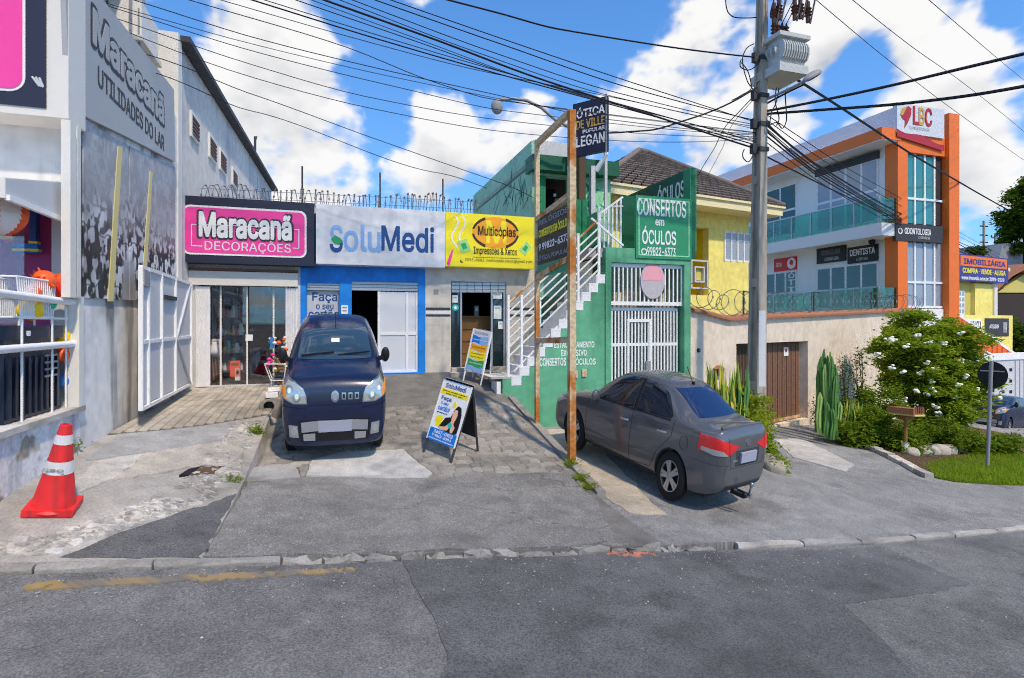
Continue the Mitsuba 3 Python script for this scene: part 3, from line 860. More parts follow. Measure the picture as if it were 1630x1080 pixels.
# weathered base strip where wall meets the ramp, weeds
# ------------------------------------------------------------------ the tall grey building behind
wh = thing('tall_building', 'tall beige grey building with small brown windows behind the pink shop', 'building')
B = FRT(-3.4)
pts = [B.loc(283, 62), B.loc(432, 303), (33.0, 1.5), (13.8, 1.5)]
m = MB(); B.poly(m, pts, -.3, 0); part(wh, 'side_wall', m, 'house_grey')
ztop = B.loc(283, 60)[1]
m = MB(); m.box(-4.0, -3.33, 13.75, 14.05, 1.5, ztop); part(wh, 'corner_column', m, 'offwhite')
m = MB(); a, b = B.loc(281, 60), B.loc(434, 303); m.bar(B.pt(*a, .02), B.pt(*b, .02), .5, .12); part(wh, 'coping', m, 'dkgrey')
m = MB(); m.box(-12, -3.9, 14.05, 33, 1.5, ztop - .6); part(wh, 'block', m, 'house_grey')
for q in ((303, 180, 313, 215), (332, 215, 341, 248), (349, 238, 357, 268), (369, 268, 375, 292)):
    aa = [B.loc(q[0], (q[1] + q[3]) / 2), B.loc(q[2], (q[1] + q[3]) / 2)]
    zc = aa[0][1]; hh = (B.loc((q[0] + q[2]) / 2, q[1])[1] - B.loc((q[0] + q[2]) / 2, q[3])[1]) / 2 * .86
    m = MB(); B.box(m, aa[0][0] - .08, aa[1][0] + .08, zc - hh - .08, zc + hh + .08, 0, .05); wk = part(wh, 'window', m, 'offwhite')
    m = MB(); B.box(m, aa[0][0], aa[1][0], zc - hh, zc + hh, .05, .055); part(wk, 'pane', m, 'wood_dark')
    m = MB()
    for i in range(5):
        B.box(m, aa[0][0], aa[1][0], zc - hh + i * hh / 2.5, zc - hh + i * hh / 2.5 + .05, .055, .075)
    part(wk, 'louvre', m, 'brown')
m = MB(); p = atX(406, 300, -3.5); m.cyl(p, p + [0, 0, 2.3], .05, 6); m.bar(p + [0, -.5, 1.6], p + [0, .6, 2.5], .04); m.box(p[0] - .1, p[0] + .1, p[1] - .15, p[1] + .15, p[2] - .1, p[2] + .5); part(wh, 'antenna', m, 'dkgrey')

# ------------------------------------------------------------------ the row of three shops
Y = 15.0
R = FX(Y)
SG = FX(Y - .38)


def wall_pieces(key, fr, outer, holes, m_, depth=.25, name='wall'):
    g = sbox(*outer)
    for h in holes:
        g = g.difference(sbox(*h))
    mb = MB(); fr.poly(mb, g, -depth, 0); return part(key, name, mb, m_)


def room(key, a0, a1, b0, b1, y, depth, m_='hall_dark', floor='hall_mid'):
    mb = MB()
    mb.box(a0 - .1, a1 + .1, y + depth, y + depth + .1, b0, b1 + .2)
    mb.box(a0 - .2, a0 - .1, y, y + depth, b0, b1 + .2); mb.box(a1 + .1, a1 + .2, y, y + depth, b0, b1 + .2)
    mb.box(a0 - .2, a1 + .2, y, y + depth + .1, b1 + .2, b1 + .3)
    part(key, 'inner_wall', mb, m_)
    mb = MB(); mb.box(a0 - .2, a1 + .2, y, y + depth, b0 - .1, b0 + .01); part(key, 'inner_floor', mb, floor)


zr = SG.loc(560, 421)[1]
xa, xb, xc, xd = R.loc(282, 500)[0], R.loc(478, 500)[0], R.loc(677, 500)[0], R.loc(850, 500)[0]
# decoration shop
d1 = thing('decoration_shop', 'beige decoration shop with glass doors between folding shutters', 'shop')
o = R.pr(316, 432, 470, 610)
wall_pieces(d1, R, (xa, -.2, xb, zr + 1.3), [(o[0], .0, o[1], o[3])], 'cream_wall')
m = MB(); R.pbox(m, 300, 433, 474, 455, -.05, .10); sb_ = part(d1, 'shutter_box', m, 'offwhite')
m = MB(); R.pbox(m, 300, 428, 474, 432, -.05, .14); part(d1, 'lintel_trim', m, 'brown')
for x0, x1 in ((312, 335), (455, 474)):
    n = 7
    for i in range(n):
        m = MB(); a, b = R.loc(x0 + (x1 - x0) * i / n, 530)[0], R.loc(x0 + (x1 - x0) * (i + 1) / n, 530)[0]
        z0_, z1_ = .86, R.loc(320, 456)[1]
        R.box(m, a, (a + b) / 2, z0_, z1_, -.03, .05); R.box(m, (a + b) / 2, b - .008, z0_, z1_, -.05, .02)
        part(d1, 'folding_shutter_leaf', m, 'tile_white')
gy = Y + .12
G = FX(gy)
for i, (x0, x1) in enumerate(((331, 352), (352, 394), (396, 436), (436, 456))):
    a0, a1, b0, b1 = G.pr(x0, 456, x1, 612)
    m = MB(); G.box(m, a0 + .01, a1 - .01, .88, b1, -.004, .004); gp = part(d1, 'glass_panel', m, 'glass')
    m = MB(); G.box(m, a1 - .025, a1 + .012, .86, b1, -.02, .02); part(gp, 'edge_strip', m, 'offwhite')
m = MB(); G.pbox(m, 391, 533, 402, 543, -.03, .03); part(d1, 'lock', m, 'white')
m = MB(); G.box(m, o[0], o[1], .8, .875, -.05, .05); part(d1, 'threshold', m, 'lightgrey')
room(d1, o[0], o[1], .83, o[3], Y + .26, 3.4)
GI = FX(Y + .7)
for (x0, y0, x1, y1, c, lb, cat, nm) in ((337, 540, 350, 575, 'offwhite', 'framed red picture leaning inside the left glass panel', 'picture', 'framed_picture'), (366, 575, 382, 600, 'ball_orange', 'orange cushion box on the floor inside the glass door', 'cushion', 'cushion'), (374, 586, 382, 606, 'white', 'white printed card standing by the orange cushion', 'card', 'display_card')):
    k = thing(nm, lb, cat); m = MB(); GI.pbox(m, x0, y0, x1, y1, -.1, 0); part(k, 'body', m, c)
    if nm == 'framed_picture':
        m = MB(); GI.pbox(m, x0 + 2, y0 + 4, x1 - 2, y1 - 10, 0, .01); part(k, 'print', m, 'red')
    elif nm == 'display_card':
        m = MB(); GI.pbox(m, x0 + 2, y0 + 4, x1 - 2, y0 + 10, 0, .01); part(k, 'print', m, 'black')
    else:
        m = MB(); GI.pbox(m, x0 + 3, y0 + 3, x1 - 3, y0 + 6, 0, .02); part(k, 'trim', m, 'wood')
k = thing('blind_rolls', 'bundle of striped wooden blinds leaning inside the left glass panel', 'blinds')
for i in range(7):
    m = MB(); p0, p1 = GI.loc(336 + i * 2.2, 568), GI.loc(338 + i * 2.8, 606); m.bar(GI.pt(*p0), GI.pt(*p1), .03); part(k, 'slat', m, 'wood' if i % 2 else 'wood_dark')
k = thing('display_shelf', 'dark wooden shelf full of small ornaments inside the decoration shop', 'shelf')
SH = FX(Y + 1.5)
a0, a1, b0, b1 = SH.pr(342, 478, 391, 596)
for zz in np.linspace(b0 + .1, b1, 5):
    m = MB(); SH.box(m, a0, a1, zz - .03, zz, -.45, 0); part(k, 'board', m, 'wood_dark')
for aa in (a0, a1):
    m = MB(); SH.box(m, aa - .03, aa + .03, b0, b1, -.45, .003); part(k, 'upright', m, 'wood_dark')
rq = np.random.default_rng(12)
for zz in np.linspace(b0 + .1, b1, 5)[:-1]:
    for j in range(6):
        aa = a0 + .12 + (a1 - a0 - .2) * j / 5.5; r = rq.uniform(.05, .09); hq_ = rq.uniform(.12, .34)
        m = MB().lathe([(0, 0), (r * .7, 0), (r, hq_ * .4), (r * .5, hq_ * .8), (r * .6, hq_), (0, hq_)], SH.pt(aa, zz, -.12), 12); part(k, 'ornament', m, ['white', 'paper', 'wood', 'ball_teal', 'roof_cream', 'maroon', 'steel', 'gold'][rq.integers(8)], smooth=40)
k = thing('vase', 'pale round vase inside the left glass panel above the blinds', 'vase')
a, b = GI.loc(342, 560); put(k, MB().lathe([(0, -.1), (.12, -.08), (.18, .02), (.1, .14), (.06, .2), (.08, .24), (0, .24)], GI.pt(a, b, .05), 16), 'white', smooth=True)
for (px, py, lb) in ((379, 512, 'small white lamp on a shelf deep inside the decoration shop'), (382, 488, 'bright ceiling spot inside the decoration shop')):
    k = thing('shop_lamp', lb, 'lamp'); m = MB(); FX(Y + 2.6).pbox(m, px - 4, py - 2, px + 4, py + 2, -.1, 0); part(k, 'shade', m, 'white'); m = MB(); FX(Y + 2.6).pbox(m, px - 1, py + 2, px + 1, py + 8, -.08, -.04); part(k, 'stem', m, 'steel')
fb = thing('flower_rack', 'white wire rack with pink and orange artificial flowers by the right glass panel', 'flower rack')
FI = FX(Y - .45)
m = MB()
p = [FI.loc(x, y) for x, y in ((421, 580), (431, 606), (452, 606), (455, 580))]
for dd in (0, -.35):
    for u, v in ((0, 1), (1, 2), (2, 3), (0, 3)):
        m.cyl(FI.pt(*p[u], dd), FI.pt(*p[v], dd), .012, 5)
for k_ in range(4): m.cyl(FI.pt(*p[k_], 0), FI.pt(*p[k_], -.35), .012, 5)
for s in (1, 2): m.cyl(FI.pt(p[s][0], .84, -.1), FI.pt(p[s][0], p[s][1], -.1), .012, 5)
part(fb, 'wire_frame', m, 'white')
a, b = FI.loc(446, 582)
m = MB(); FI.box(m, a - .06, a + .22, b - .1, b + .2, -.3, -.05); part(fb, 'planter_box', m, 'wood')
for i in range(46):
    px, py = rng.uniform(424, 456), rng.uniform(535, 592)
    c = 'pink' if px < 436 and py > 562 else ['ball_orange', 'white', 'ball_yellow', 'sign_green', 'paper', 'ball_orange', 'wood'][rng.integers(7)]
    a, b = FI.loc(px, py)
    m = MB().ball(FI.pt(a, b, -rng.uniform(.05, .3)), rng.uniform(.035, .06), 1, (1, 1, .75)); part(fb, 'flower', m, c, smooth=True)
m = MB(); a, b = FI.loc(432, 552); FI.box(m, a - .04, a + .04, b - .05, b + .22, -.2, -.1); part(fb, 'bottle', m, 'ball_blue')
# clinic
d2 = thing('clinic', 'bright blue clinic front with a white sliding door', 'shop')
w = R.pr(488, 451, 541, 600); o = R.pr(560, 449, 666, 592)
zf = 1.06
wall_pieces(d2, R, (xb, -.2, xc, zr + .02), [(w[0], 1.4, w[1], w[3]), (o[0], zf, o[1], o[3])], 'blue_wall')
m = MB(); R.box(m, xb, xc, zr - .02, zr + 1.3, -.25, .0); part(d2, 'parapet', m, 'signgrey')
for nm, q in (('window_shutter', (489, 451, 541, 463)), ('door_shutter', (560, 449, 666, 464))):
    for i in range(3):
        m = MB(); hh = (q[3] - q[1]) / 3; R.pbox(m, q[0], q[1] + i * hh, q[2], q[1] + (i + 1) * hh - .8, -.16, -.06 + .01 * (i % 2)); part(d2, nm + '_slat', m, 'alu')
m = MB(); R.box(m, w[0], w[1], 1.4, w[3], -.24, -.18); part(d2, 'window_panel', m, 'signgrey')
sg = thing('window_poster', 'grey window poster reading Faça o seu cartão in the blue clinic front', 'poster')
m = MB(); R.pbox(m, 489, 463, 541, 540, -.175, -.165); part(sg, 'sheet', m, 'lightgrey')
for t, q in (('Faça', (497, 466, 537, 483)), ('o seu', (503, 485, 531, 493)), ('cartão', (491, 493, 540, 508))):
    m = MB(); R.ptext(m, t, *q, -.165, depth=.005); part(sg, 'lettering', m, 'blue_dark')
m = MB(); R.pbox(m, 543, 486, 554, 503, 0, .03); k = thing('notice', 'small white notice on the blue wall between window and door', 'notice'); part(k, 'sheet', m, 'white'); m = MB(); R.pbox(m, 545, 489, 552, 491, .03, .034); R.pbox(m, 545, 494, 552, 496, .03, .034); part(k, 'print', m, 'midgrey')
D = FX(Y + .1)
a0, a1, b0, b1 = D.pr(603, 465, 665, 590)
for nm, (u0, u1, v0, v1) in {'door_panel': (a0, a1 - .3, zf + .05, b1 - 1.15), 'door_panel_': (a0, a1 - .3, b1 - 1.1, b1)}.items():
    m = MB(); D.box(m, u0, u1, v0, v1, -.03, .01); part(d2, 'door_panel', m, 'signgrey')
m = MB(); D.box(m, a1 - .28, a1, zf + .05, b1 - 1.15, -.03, .01); D.box(m, a1 - .28, a1, b1 - 1.1, b1, -.03, .01); part(d2, 'side_panel', m, 'signgrey')
m = MB()
for u in (a0, a1 - .3, a1 - .02): D.box(m, u - .03, u + .03, zf, b1, -.05, .04)
D.box(m, a0, a1, zf, zf + .08, -.05, .035); D.box(m, a0, a1, b1 - 1.16, b1 - 1.09, -.05, .035)
part(d2, 'door_frame', m, 'white')
m = MB(); D.box(m, o[0] - .1, o[1] + .1, zf - .3, zf + .02, -.1, .2); part(d2, 'threshold', m, 'blue')
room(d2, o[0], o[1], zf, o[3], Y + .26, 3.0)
# copy shop
d3 = thing('copy_shop', 'beige tiled copy shop front with an open dark doorway', 'shop')
o = R.pr(718, 449, 806, 584)
zf3 = R.loc(760, 586)[1]
wall_pieces(d3, R, (xc, -.2, xd + .02, zr + 1.3), [(o[0], zf3, o[1], o[3])], 'cream_wall')
for x0, x1 in ((678, 717), (807, 850)):
    m = MB(); R.pbox(m, x0, 490, x1, 494, 0, .012); part(d3, 'stripe', m, 'dkgrey')
    m = MB(); R.pbox(m, x0, 495, x1, 500, 0, .010); part(d3, 'stripe', m, 'white')
    m = MB(); R.pbox(m, x0, 501, x1, 504, 0, .012); part(d3, 'stripe', m, 'dkgrey')
    # wall tiles below the stripe and above it
    a0, a1, b0, b1 = R.pr(x0, 505, x1, 584)
    nx = 3
    for i in range(nx):
        for j in range(6):
            ww, hh = (a1 - a0) / nx, (b1 - b0) / 6
            m = MB(); R.box(m, a0 + i * ww + .008, a0 + (i + 1) * ww - .008, b0 + j * hh + .008, b0 + (j + 1) * hh - .008, 0, .010); part(d3, 'wall_tile', m, 'cream_wall')
for i in range(7):
    for j in range(3):
        m = MB(); x = 719 + i * 12.4; R.pbox(m, x, 450 + j * 5.5, x + 11.6, 454.8 + j * 5.5, -.12, -.04 - .02 * rng.random()); part(d3, 'shutter_slat', m, 'alu')
m = MB()
for x in (734, 783, 803): D.pbox(m, x - 1.5, 466, x + 1.5, 584, -.05, .05)
part(d3, 'door_frame', m, 'alu')
for x0, x1 in ((719, 733), (785, 802)):
    m = MB(); D.pbox(m, x0, 466, x1, 584, -.02, -.012); part(d3, 'glass_panel', m, 'win_dark')
m = MB(); R.box(m, o[0], o[1], zf3 - .3, zf3 + .02, -.2, .16); part(d3, 'doorstep', m, 'mineral', tone=(.4, .4))
m = MB(); R.box(m, o[0] - .1, o[1] + .2, zf3 - .5, zf3 - .08, 0, .5); part(d3, 'lower_step', m, 'mineral', tone=(.35, .5))
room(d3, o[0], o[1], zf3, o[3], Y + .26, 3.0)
k = thing('shop_counter', 'wooden counter with horizontal boards inside the copy shop doorway', 'counter')
CF = FX(Y + .75)
a0, a1, b0, b1 = CF.pr(733, 506, 790, 578)
m = MB(); CF.box(m, a0 - .1, a1 + .3, zf3, b1, -.5, -.02); part(k, 'body', m, 'wood')
for i in range(4):
    m = MB(); hh = (b1 - zf3) / 4; CF.box(m, a0 - .1, a1 + .3, zf3 + i * hh + .02, zf3 + (i + 1) * hh - .02, -.02, .02); part(k, 'board', m, 'wood')
m = MB(); CF.box(m, a0 - .15, a1 + .35, b1, b1 + .05, -.55, .06); part(k, 'top', m, 'wood')
k = thing('card_terminal', 'small pale device on the copy shop counter', 'device'); m = MB(); a, b = CF.loc(760, 500); CF.box(m, a - .06, a + .06, b1 + .05, b1 + .35, -.2, -.1); part(k, 'body', m, 'midgrey'); m = MB(); CF.box(m, a - .04, a + .04, b1 + .2, b1 + .3, -.1, -.09); part(k, 'screen', m, 'paper')
for q, c, lb in (((720, 470, 729, 482), 'paper', 'white paper notice high on the left glass of the copy shop'), ((786, 487, 798, 508), 'paper', 'pale green paper notice on the right glass of the copy shop'), ((785, 466, 799, 476), 'paper', 'white paper strip at the top of the right glass'), ((793, 512, 801, 524), 'white', 'small white paper low on the right glass')):
    k = thing('paper_notice', lb, 'notice'); m = MB(); D.pbox(m, *q, -.008, -.004); part(k, 'sheet', m, c); m = MB(); D.pbox(m, q[0] + 2, q[1] + 3, q[2] - 2, q[1] + 4.5, -.004, -.002); part(k, 'print', m, 'midgrey')
k = thing('round_sticker', 'round turquoise sticker on the left glass of the copy shop', 'sticker'); m = MB(); a, b = D.loc(725, 490); D.poly(m, Point(a, b).buffer(.09, quad_segs=10), -.008, -.004); part(k, 'disc', m, 'cyan'); m = MB(); D.poly(m, Point(a, b).buffer(.04, quad_segs=6), -.004, -.002); part(k, 'mark', m, 'white')
m = MB(); R.pbox(m, 691, 461, 694, 468, 0, .02); R.pbox(m, 695, 461, 698, 468, 0, .02); k = thing('house_number', 'two small grey digits on the copy shop wall', 'house number'); put(k, m, 'midgrey')
# flat roof and eaves of the row
m = MB(); m.box(xa, xd, Y + .2, 24, zr + .9, zr + 1.0); part(d3, 'roof', m, 'mineral', tone=(.3, .2))
# the three signs
s1 = thing('shop_sign', 'pink sign in a navy box reading Maracanã Decorações', 'sign')
q = SG.pr(275, 317, 500, 420.5)
m = MB(); SG.box(m, *q, -.36, 0); part(s1, 'box', m, 'navy_frame')
m = MB(); z = SG.pr(290, 331, 488, 408, .012); SG.poly(m, rrect(*z, .16), 0, .012); part(s1, 'border', m, 'white')
m = MB(); z = SG.pr(293, 334, 485, 405, .02); SG.poly(m, rrect(*z, .14), .012, .02); part(s1, 'field', m, 'pink')
m = MB(); SG.poly(m, fit(MT.buffer(.10, quad_segs=2), *SG.pr(313, 337, 468, 384, .02)), .02, .03); part(s1, 'lettering_outline', m, 'dkgrey')
m = MB(); SG.poly(m, fit(MT.buffer(.03, quad_segs=2), *SG.pr(316.5, 340, 464.5, 381, .03)), .03, .04); part(s1, 'lettering', m, 'white')
m = MB(); SG.ptext(m, 'DECORAÇÕES', 326, 383, 463, 404, .02, depth=.008, bold=False); part(s1, 'lettering', m, 'white')
m = MB()
for q2 in ((304, 357, 314, 358.2), (304, 357, 305.2, 392), (304, 391, 322, 392.2), (467, 365, 476, 366.2), (475, 365, 476.2, 396), (466, 395, 476, 396.2), (318, 360, 463, 361)):
    SG.pbox(m, *q2, .02, .044 if q2[2] - q2[0] > 100 else .026)
part(s1, 'line', m, 'white')
s2 = thing('shop_sign', 'pale grey sign reading SoluMedi over the blue clinic', 'sign')
q = SG.pr(503, 331, 708.5, 423)
m = MB(); SG.box(m, q[0], q[1], q[2], q[3], -.36, 0); part(s2, 'panel', m, 'sign_sheet')
for t, q3, c in (('S', (525, 358, 546, 402), 'blue_light'), ('olu', (547, 358, 606, 402), 'blue_light'), ('Medi', (607, 360, 691, 402), 'blue_dark')):
    m = MB(); SG.ptext(m, t, *q3, .0, depth=.012); part(s2, 'lettering', m, c)
m = MB(); z0_ = SG.loc(535, 386)[1]
SG.pbox(m, 527, 385, 544, 401.5, 0, .016); mm = m.mesh()
tS = tmesh('S', True)
m = MB(); a0, a1, b0, b1 = SG.pr(525, 358, 546, 402)
SG.text(m, 'S', a0, a1, b0, b1, .004, depth=.012)
tm_ = m.mesh(); sl = trimesh.intersections.slice_mesh_plane(tm_, [0, 0, -1], [0, 0, b0 + (b1 - b0) * .42]); part(s2, 'lettering', sl, 'blue_dark')
m = MB(); SG.ppoly(m, [(527, 381), (533, 375), (541, 379), (546, 384), (540, 389), (533, 388)], .014, .02); part(s2, 'leaf_mark', m, 'logo_green')
s3 = thing('shop_sign', 'yellow sign with an orange oval reading Multicópias impressões e xerox', 'sign')
q = SG.pr(709, 342, 850.5, 426)
m = MB(); SG.box(m, *q, -.36, 0); part(s3, 'panel', m, 'yellow')
a, b = SG.loc(789, 371); rx = SG.loc(825, 371)[0] - a
ell = affinity.translate(affinity.scale(Point(0, 0).buffer(1, quad_segs=16), rx, rx * .66), a, b)
ring = affinity.translate(affinity.scale(Point(0, 0).buffer(1.0, quad_segs=16), rx * 1.02, rx * .7), a, b).difference(affinity.translate(affinity.scale(Point(0, 0).buffer(1, quad_segs=16), rx * .94, rx * .58), a, b)).difference(sbox(a - rx * .45, b - 3, a + rx * .45, b + rx * .9)).difference(sbox(a - 3, b - .05, a + 3, b + .08))
m = MB(); SG.poly(m, ell, 0, .006); part(s3, 'oval', m, 'orange_print')
m = MB(); SG.ptext(m, 'M', 774, 352, 806, 388, .006, bold=True); part(s3, 'lettering', m, 'yellow')
m = MB(); SG.poly(m, ring, .006, .012); part(s3, 'arrow_ring', m, 'brownprint')
m = MB(); SG.ptext(m, 'Multicópias', 761, 361, 821, 380, .013); part(s3, 'lettering', m, 'brownprint')
for t, q3 in (('Impressões & Xerox', (754, 394, 823, 409)), ('3093-8883  multicopias.xerox@gmail.com', (740, 413, 847, 419))):
    m = MB(); SG.ptext(m, t, *q3, .0, bold='Imp' in t); part(s3, 'lettering', m, 'brownprint')
m = MB(); a, b = SG.loc(735, 416); SG.poly(m, Point(a, b).buffer(.045).difference(Point(a + .02, b + .02).buffer(.035)), 0, .006); SG.pbox(m, 753, 410.5, 827, 411.2, 0, .005); part(s3, 'phone_mark', m, 'brownprint')
for q3 in ([(727, 385), (743, 380), (750, 399), (735, 404)], [(826, 398), (838, 384), (846, 393), (836, 408)]):
    m = MB(); SG.ppoly(m, q3, 0, .006); part(s3, 'banknote', m, 'pale_green')
    c = np.mean(q3, 0); m = MB(); SG.ppoly(m, [tuple(c + (np.array(p_) - c) * .45) for p_ in q3], .006, .01); part(s3, 'banknote_mark', m, 'logo_green')
for x0 in (710, 722):
    m = MB(); cen = [(x0 + 14 + 5 * math.sin(i * .55), 343 + i * 4) for i in range(14)]
    SG.ppoly(m, [(x + 1.4, y) for x, y in cen] + [(x - 1.4, y) for x, y in cen[::-1]], 0, .004); part(s3, 'ribbon', m, 'white' if x0 < 715 else 'paper')
m = MB(); SG.ppoly(m, [(711, 420), (716, 405), (722, 395), (719, 412), (715, 425)], 0, .004); part(s3, 'ribbon', m, 'pink')

# razor wire over the shops
def razor(key, path, r, turns, rw=.010, seed=0):
    rr = np.random.default_rng(seed)
    path = np.asarray(path, float)
    L = np.concatenate([[0], np.cumsum(np.linalg.norm(np.diff(path, axis=0), axis=1))])
    n = turns * 20
    s = np.linspace(0, L[-1], n)
    c = np.column_stack([np.interp(s, L, path[:, k]) for k in range(3)])
    t = np.gradient(c, axis=0); t /= np.linalg.norm(t, axis=1, keepdims=True)
    u = np.cross(t, [0, 0, 1]); u /= np.linalg.norm(u, axis=1, keepdims=True)
    ang = np.linspace(0, turns * 2 * np.pi, n)
    rad = r * (1 + .16 * np.interp(np.arange(n), np.arange(0, n + 20, 20), rr.normal(size=n // 20 + 1 + (n % 20 > 0))))
    jig = np.interp(np.arange(n), np.arange(0, n + 10, 10), rr.normal(0, .05, n // 10 + 1 + (n % 10 > 0)))
    p = c + u * (np.cos(ang) * rad)[:, None] + np.array([0, 0, 1.0]) * (np.sin(ang) * rad)[:, None] + t * jig[:, None]
    m = MB().tube(p, rw, 4)
    for i in range(0, n, 5):
        d = p[min(i + 1, n - 1)] - p[i]; d /= np.linalg.norm(d) + 1e-9
        m.bar(p[i] - d * .03, p[i] + d * .03, .05, .004)
    return part(key, 'coil', m, 'wire')


rz = thing('razor_wire', 'coil of razor wire above the three shop signs', 'razor wire')
razor(rz, [SG.pt(*SG.loc(318, 306), -.6), SG.pt(*SG.loc(430, 310), -.6), SG.pt(*SG.loc(600, 322), -.6), SG.pt(*SG.loc(700, 322), -.6), SG.pt(*SG.loc(770, 330), -.6)], 0.30, 58, .009)
for x, y in ((481, 265), (605, 275), (705, 285)):
    m = MB(); a, b = SG.loc(x, y, -.6); m.cyl(SG.pt(a, b, -.6), SG.pt(a, q[3] - .2, -.6), .022, 6); part(rz, 'post', m, 'dkgrey')
m = MB()
for yy in (300, 312):
    m.tube([SG.pt(*SG.loc(x, yy + (x - 318) * .05, -.6), -.6) for x in (318, 480, 605, 705, 770)], .006, 4)
part(rz, 'line_wire', m, 'wire')

# white sheet-metal gate folded back against the side wall
gt = thing('metal_gate', 'white sheet metal gate with ribs folded back against the left wall', 'gate')
p0, p1 = atX(303, 540, -3.22), atX(224, 540, -3.02)
GX = Fr((p1[0], p1[1], 0), (p0[0] - p1[0], p0[1] - p1[1], 0))
Lg = float(np.linalg.norm((p0 - p1)[:2]))
zt0, zt1 = GX.loc(223, 431)[1], GX.loc(301, 447)[1]
zb0, zb1 = GX.loc(228, 650)[1], GX.loc(302, 622)[1]
zt, zb = (zt0 + zt1) / 2, zb0
zm = GX.loc(262, 541)[1]
cols_ = [0, .1, .32, .60, 1.0]
for i in range(4):
    for lo, hi in ((zb + .03, zm), (zm, zt)):
        m = MB(); GX.box(m, Lg * cols_[i] + .02, Lg * cols_[i + 1] - .02, lo + .02, hi - .02, -.012, .0); part(gt, 'sheet', m, 'lightgrey')
for i, f in enumerate(cols_):
    m = MB(); GX.box(m, Lg * f - .03, Lg * f + .03, zb - .02, zt, -.03, .035 + .002 * i); part(gt, 'upright', m, 'white')
for zz in (zb, zm, zt):
    m = MB(); GX.box(m, 0, Lg, zz - .03, zz + .03, -.03, .030); part(gt, 'rail', m, 'white')
for a, b in (((Lg * .62, zm), (Lg * .98, zt)), ((Lg * .62, zm), (Lg * .98, zb))):
    m = MB(); m.bar(GX.pt(*a, .02), GX.pt(*b, .02), .04); part(gt, 'brace', m, 'lightgrey')
m = MB(); GX.box(m, Lg * .34, Lg * .58, zt - .45, zt - .38, 0, .06); part(gt, 'letter_slot', m, 'dkgrey')
m = MB(); GX.box(m, .01, Lg * .09, zt - .3, zt - .05, 0, .05); part(gt, 'lock_box', m, 'midgrey')


# ------------------------------------------------------------------ the green building with the stair and the barred garage
YG = 13.0
GF = FX(YG)
gb = thing('green_building', 'green repair shop over a barred garage with an outside stair', 'shop')
XS = 5.4
S5 = FL(XS)
m = MB(); S5.poly(m, [S5.loc(846, 224), (S5.loc(846, 224)[0], 2.0), (-22.5, 2.0), (-22.5, S5.loc(846, 224)[1])], -.25, 0); part(gb, 'side_wall', m, 'green_pale', label='pale green side wall with dark scribbles')
m = MB(); S5.pbox(m, 757, 296, 848, 300, 0, .01)
for i in range(12):  # spray scribbles low on the side wall
    x = rng.uniform(782, 842); y = rng.uniform(300, 325) - (x - 782) * .25
    a, b = S5.loc(x, y)
    pts_ = [S5.pt(a + rng.normal(0, .3), b + rng.normal(0, .3), .006) for _ in range(4)]
    m.tube(pts_, .007, 3)
part(gb, 'scribble', m, 'darkgreen')
U = FX(15.2)
zter = GF.loc(1030, 397)[1]
x0u, x1u = XS, U.loc(972, 300)[0]
door = U.pr(868, 282, 906, 360)
m = MB(); U.poly(m, sbox(x0u, zter - 1.2, x1u, U.loc(900, 278)[1]).difference(sbox(door[0], zter, door[1], door[3])), -.25, 0); part(gb, 'upper_wall', m, 'green_pale')
m = MB(); U.box(m, x0u - .1, x1u + .1, U.loc(900, 279)[1], U.loc(900, 256)[1], -.3, .35); part(gb, 'fascia', m, 'darkgreen')
m = MB(); U.box(m, x0u + .1, U.loc(905, 240)[0], U.loc(900, 256)[1], U.loc(880, 224)[1], -2, -.1); part(gb, 'water_tank_box', m, 'lightgrey')
m = MB(); m.box(door[0] - .1, door[1] + .1, 16.6, 16.7, zter, door[3]); m.box(x0u + .2, x1u, 15.5, 18, door[3] + .05, door[3] + .1); part(gb, 'inner_wall', m, 'hall_dark')
m = MB(); U.box(m, door[0] - .28, door[0], zter, door[3], -.05, .03); part(gb, 'door_jamb', m, 'bright_green')
m = MB(); m.box(x0u, x1u, 15.4, 22, U.loc(900, 258)[1] - .1, U.loc(900, 258)[1]); part(gb, 'roof', m, 'mineral', tone=(.3, .2))
k = thing('door_bulb', 'small lit bulb in the dark upper doorway of the green building', 'bulb'); m = MB(); a, b = U.loc(883, 311, -.3); m.ball(U.pt(a, b, -.3), .05, 2); put(k, m, 'white', smooth=True)
# mural on the right of the upper wall
mk = part(gb, 'mural_panel', U.pbox(MB(), 917, 281, 971, 345, 0, .015), 'mural_green')
rm = np.random.default_rng(4)
for i in range(22):
    x, y = rm.uniform(919, 966), rm.uniform(284, 330)
    w, h = rm.uniform(1, 3), rm.uniform(6, 20)
    m = MB(); cen = [(x + 3 * math.sin(j * .8 + i), y + h * j / 5) for j in range(6)]
    U.ppoly(m, [(a + w, b) for a, b in cen] + [(a - w, b) for a, b in cen[::-1]], .015, .02 + .001 * (i % 4)); part(mk, 'stroke', m, ['white', 'sign_green', 'mural_green', 'bright_green'][i % 4])
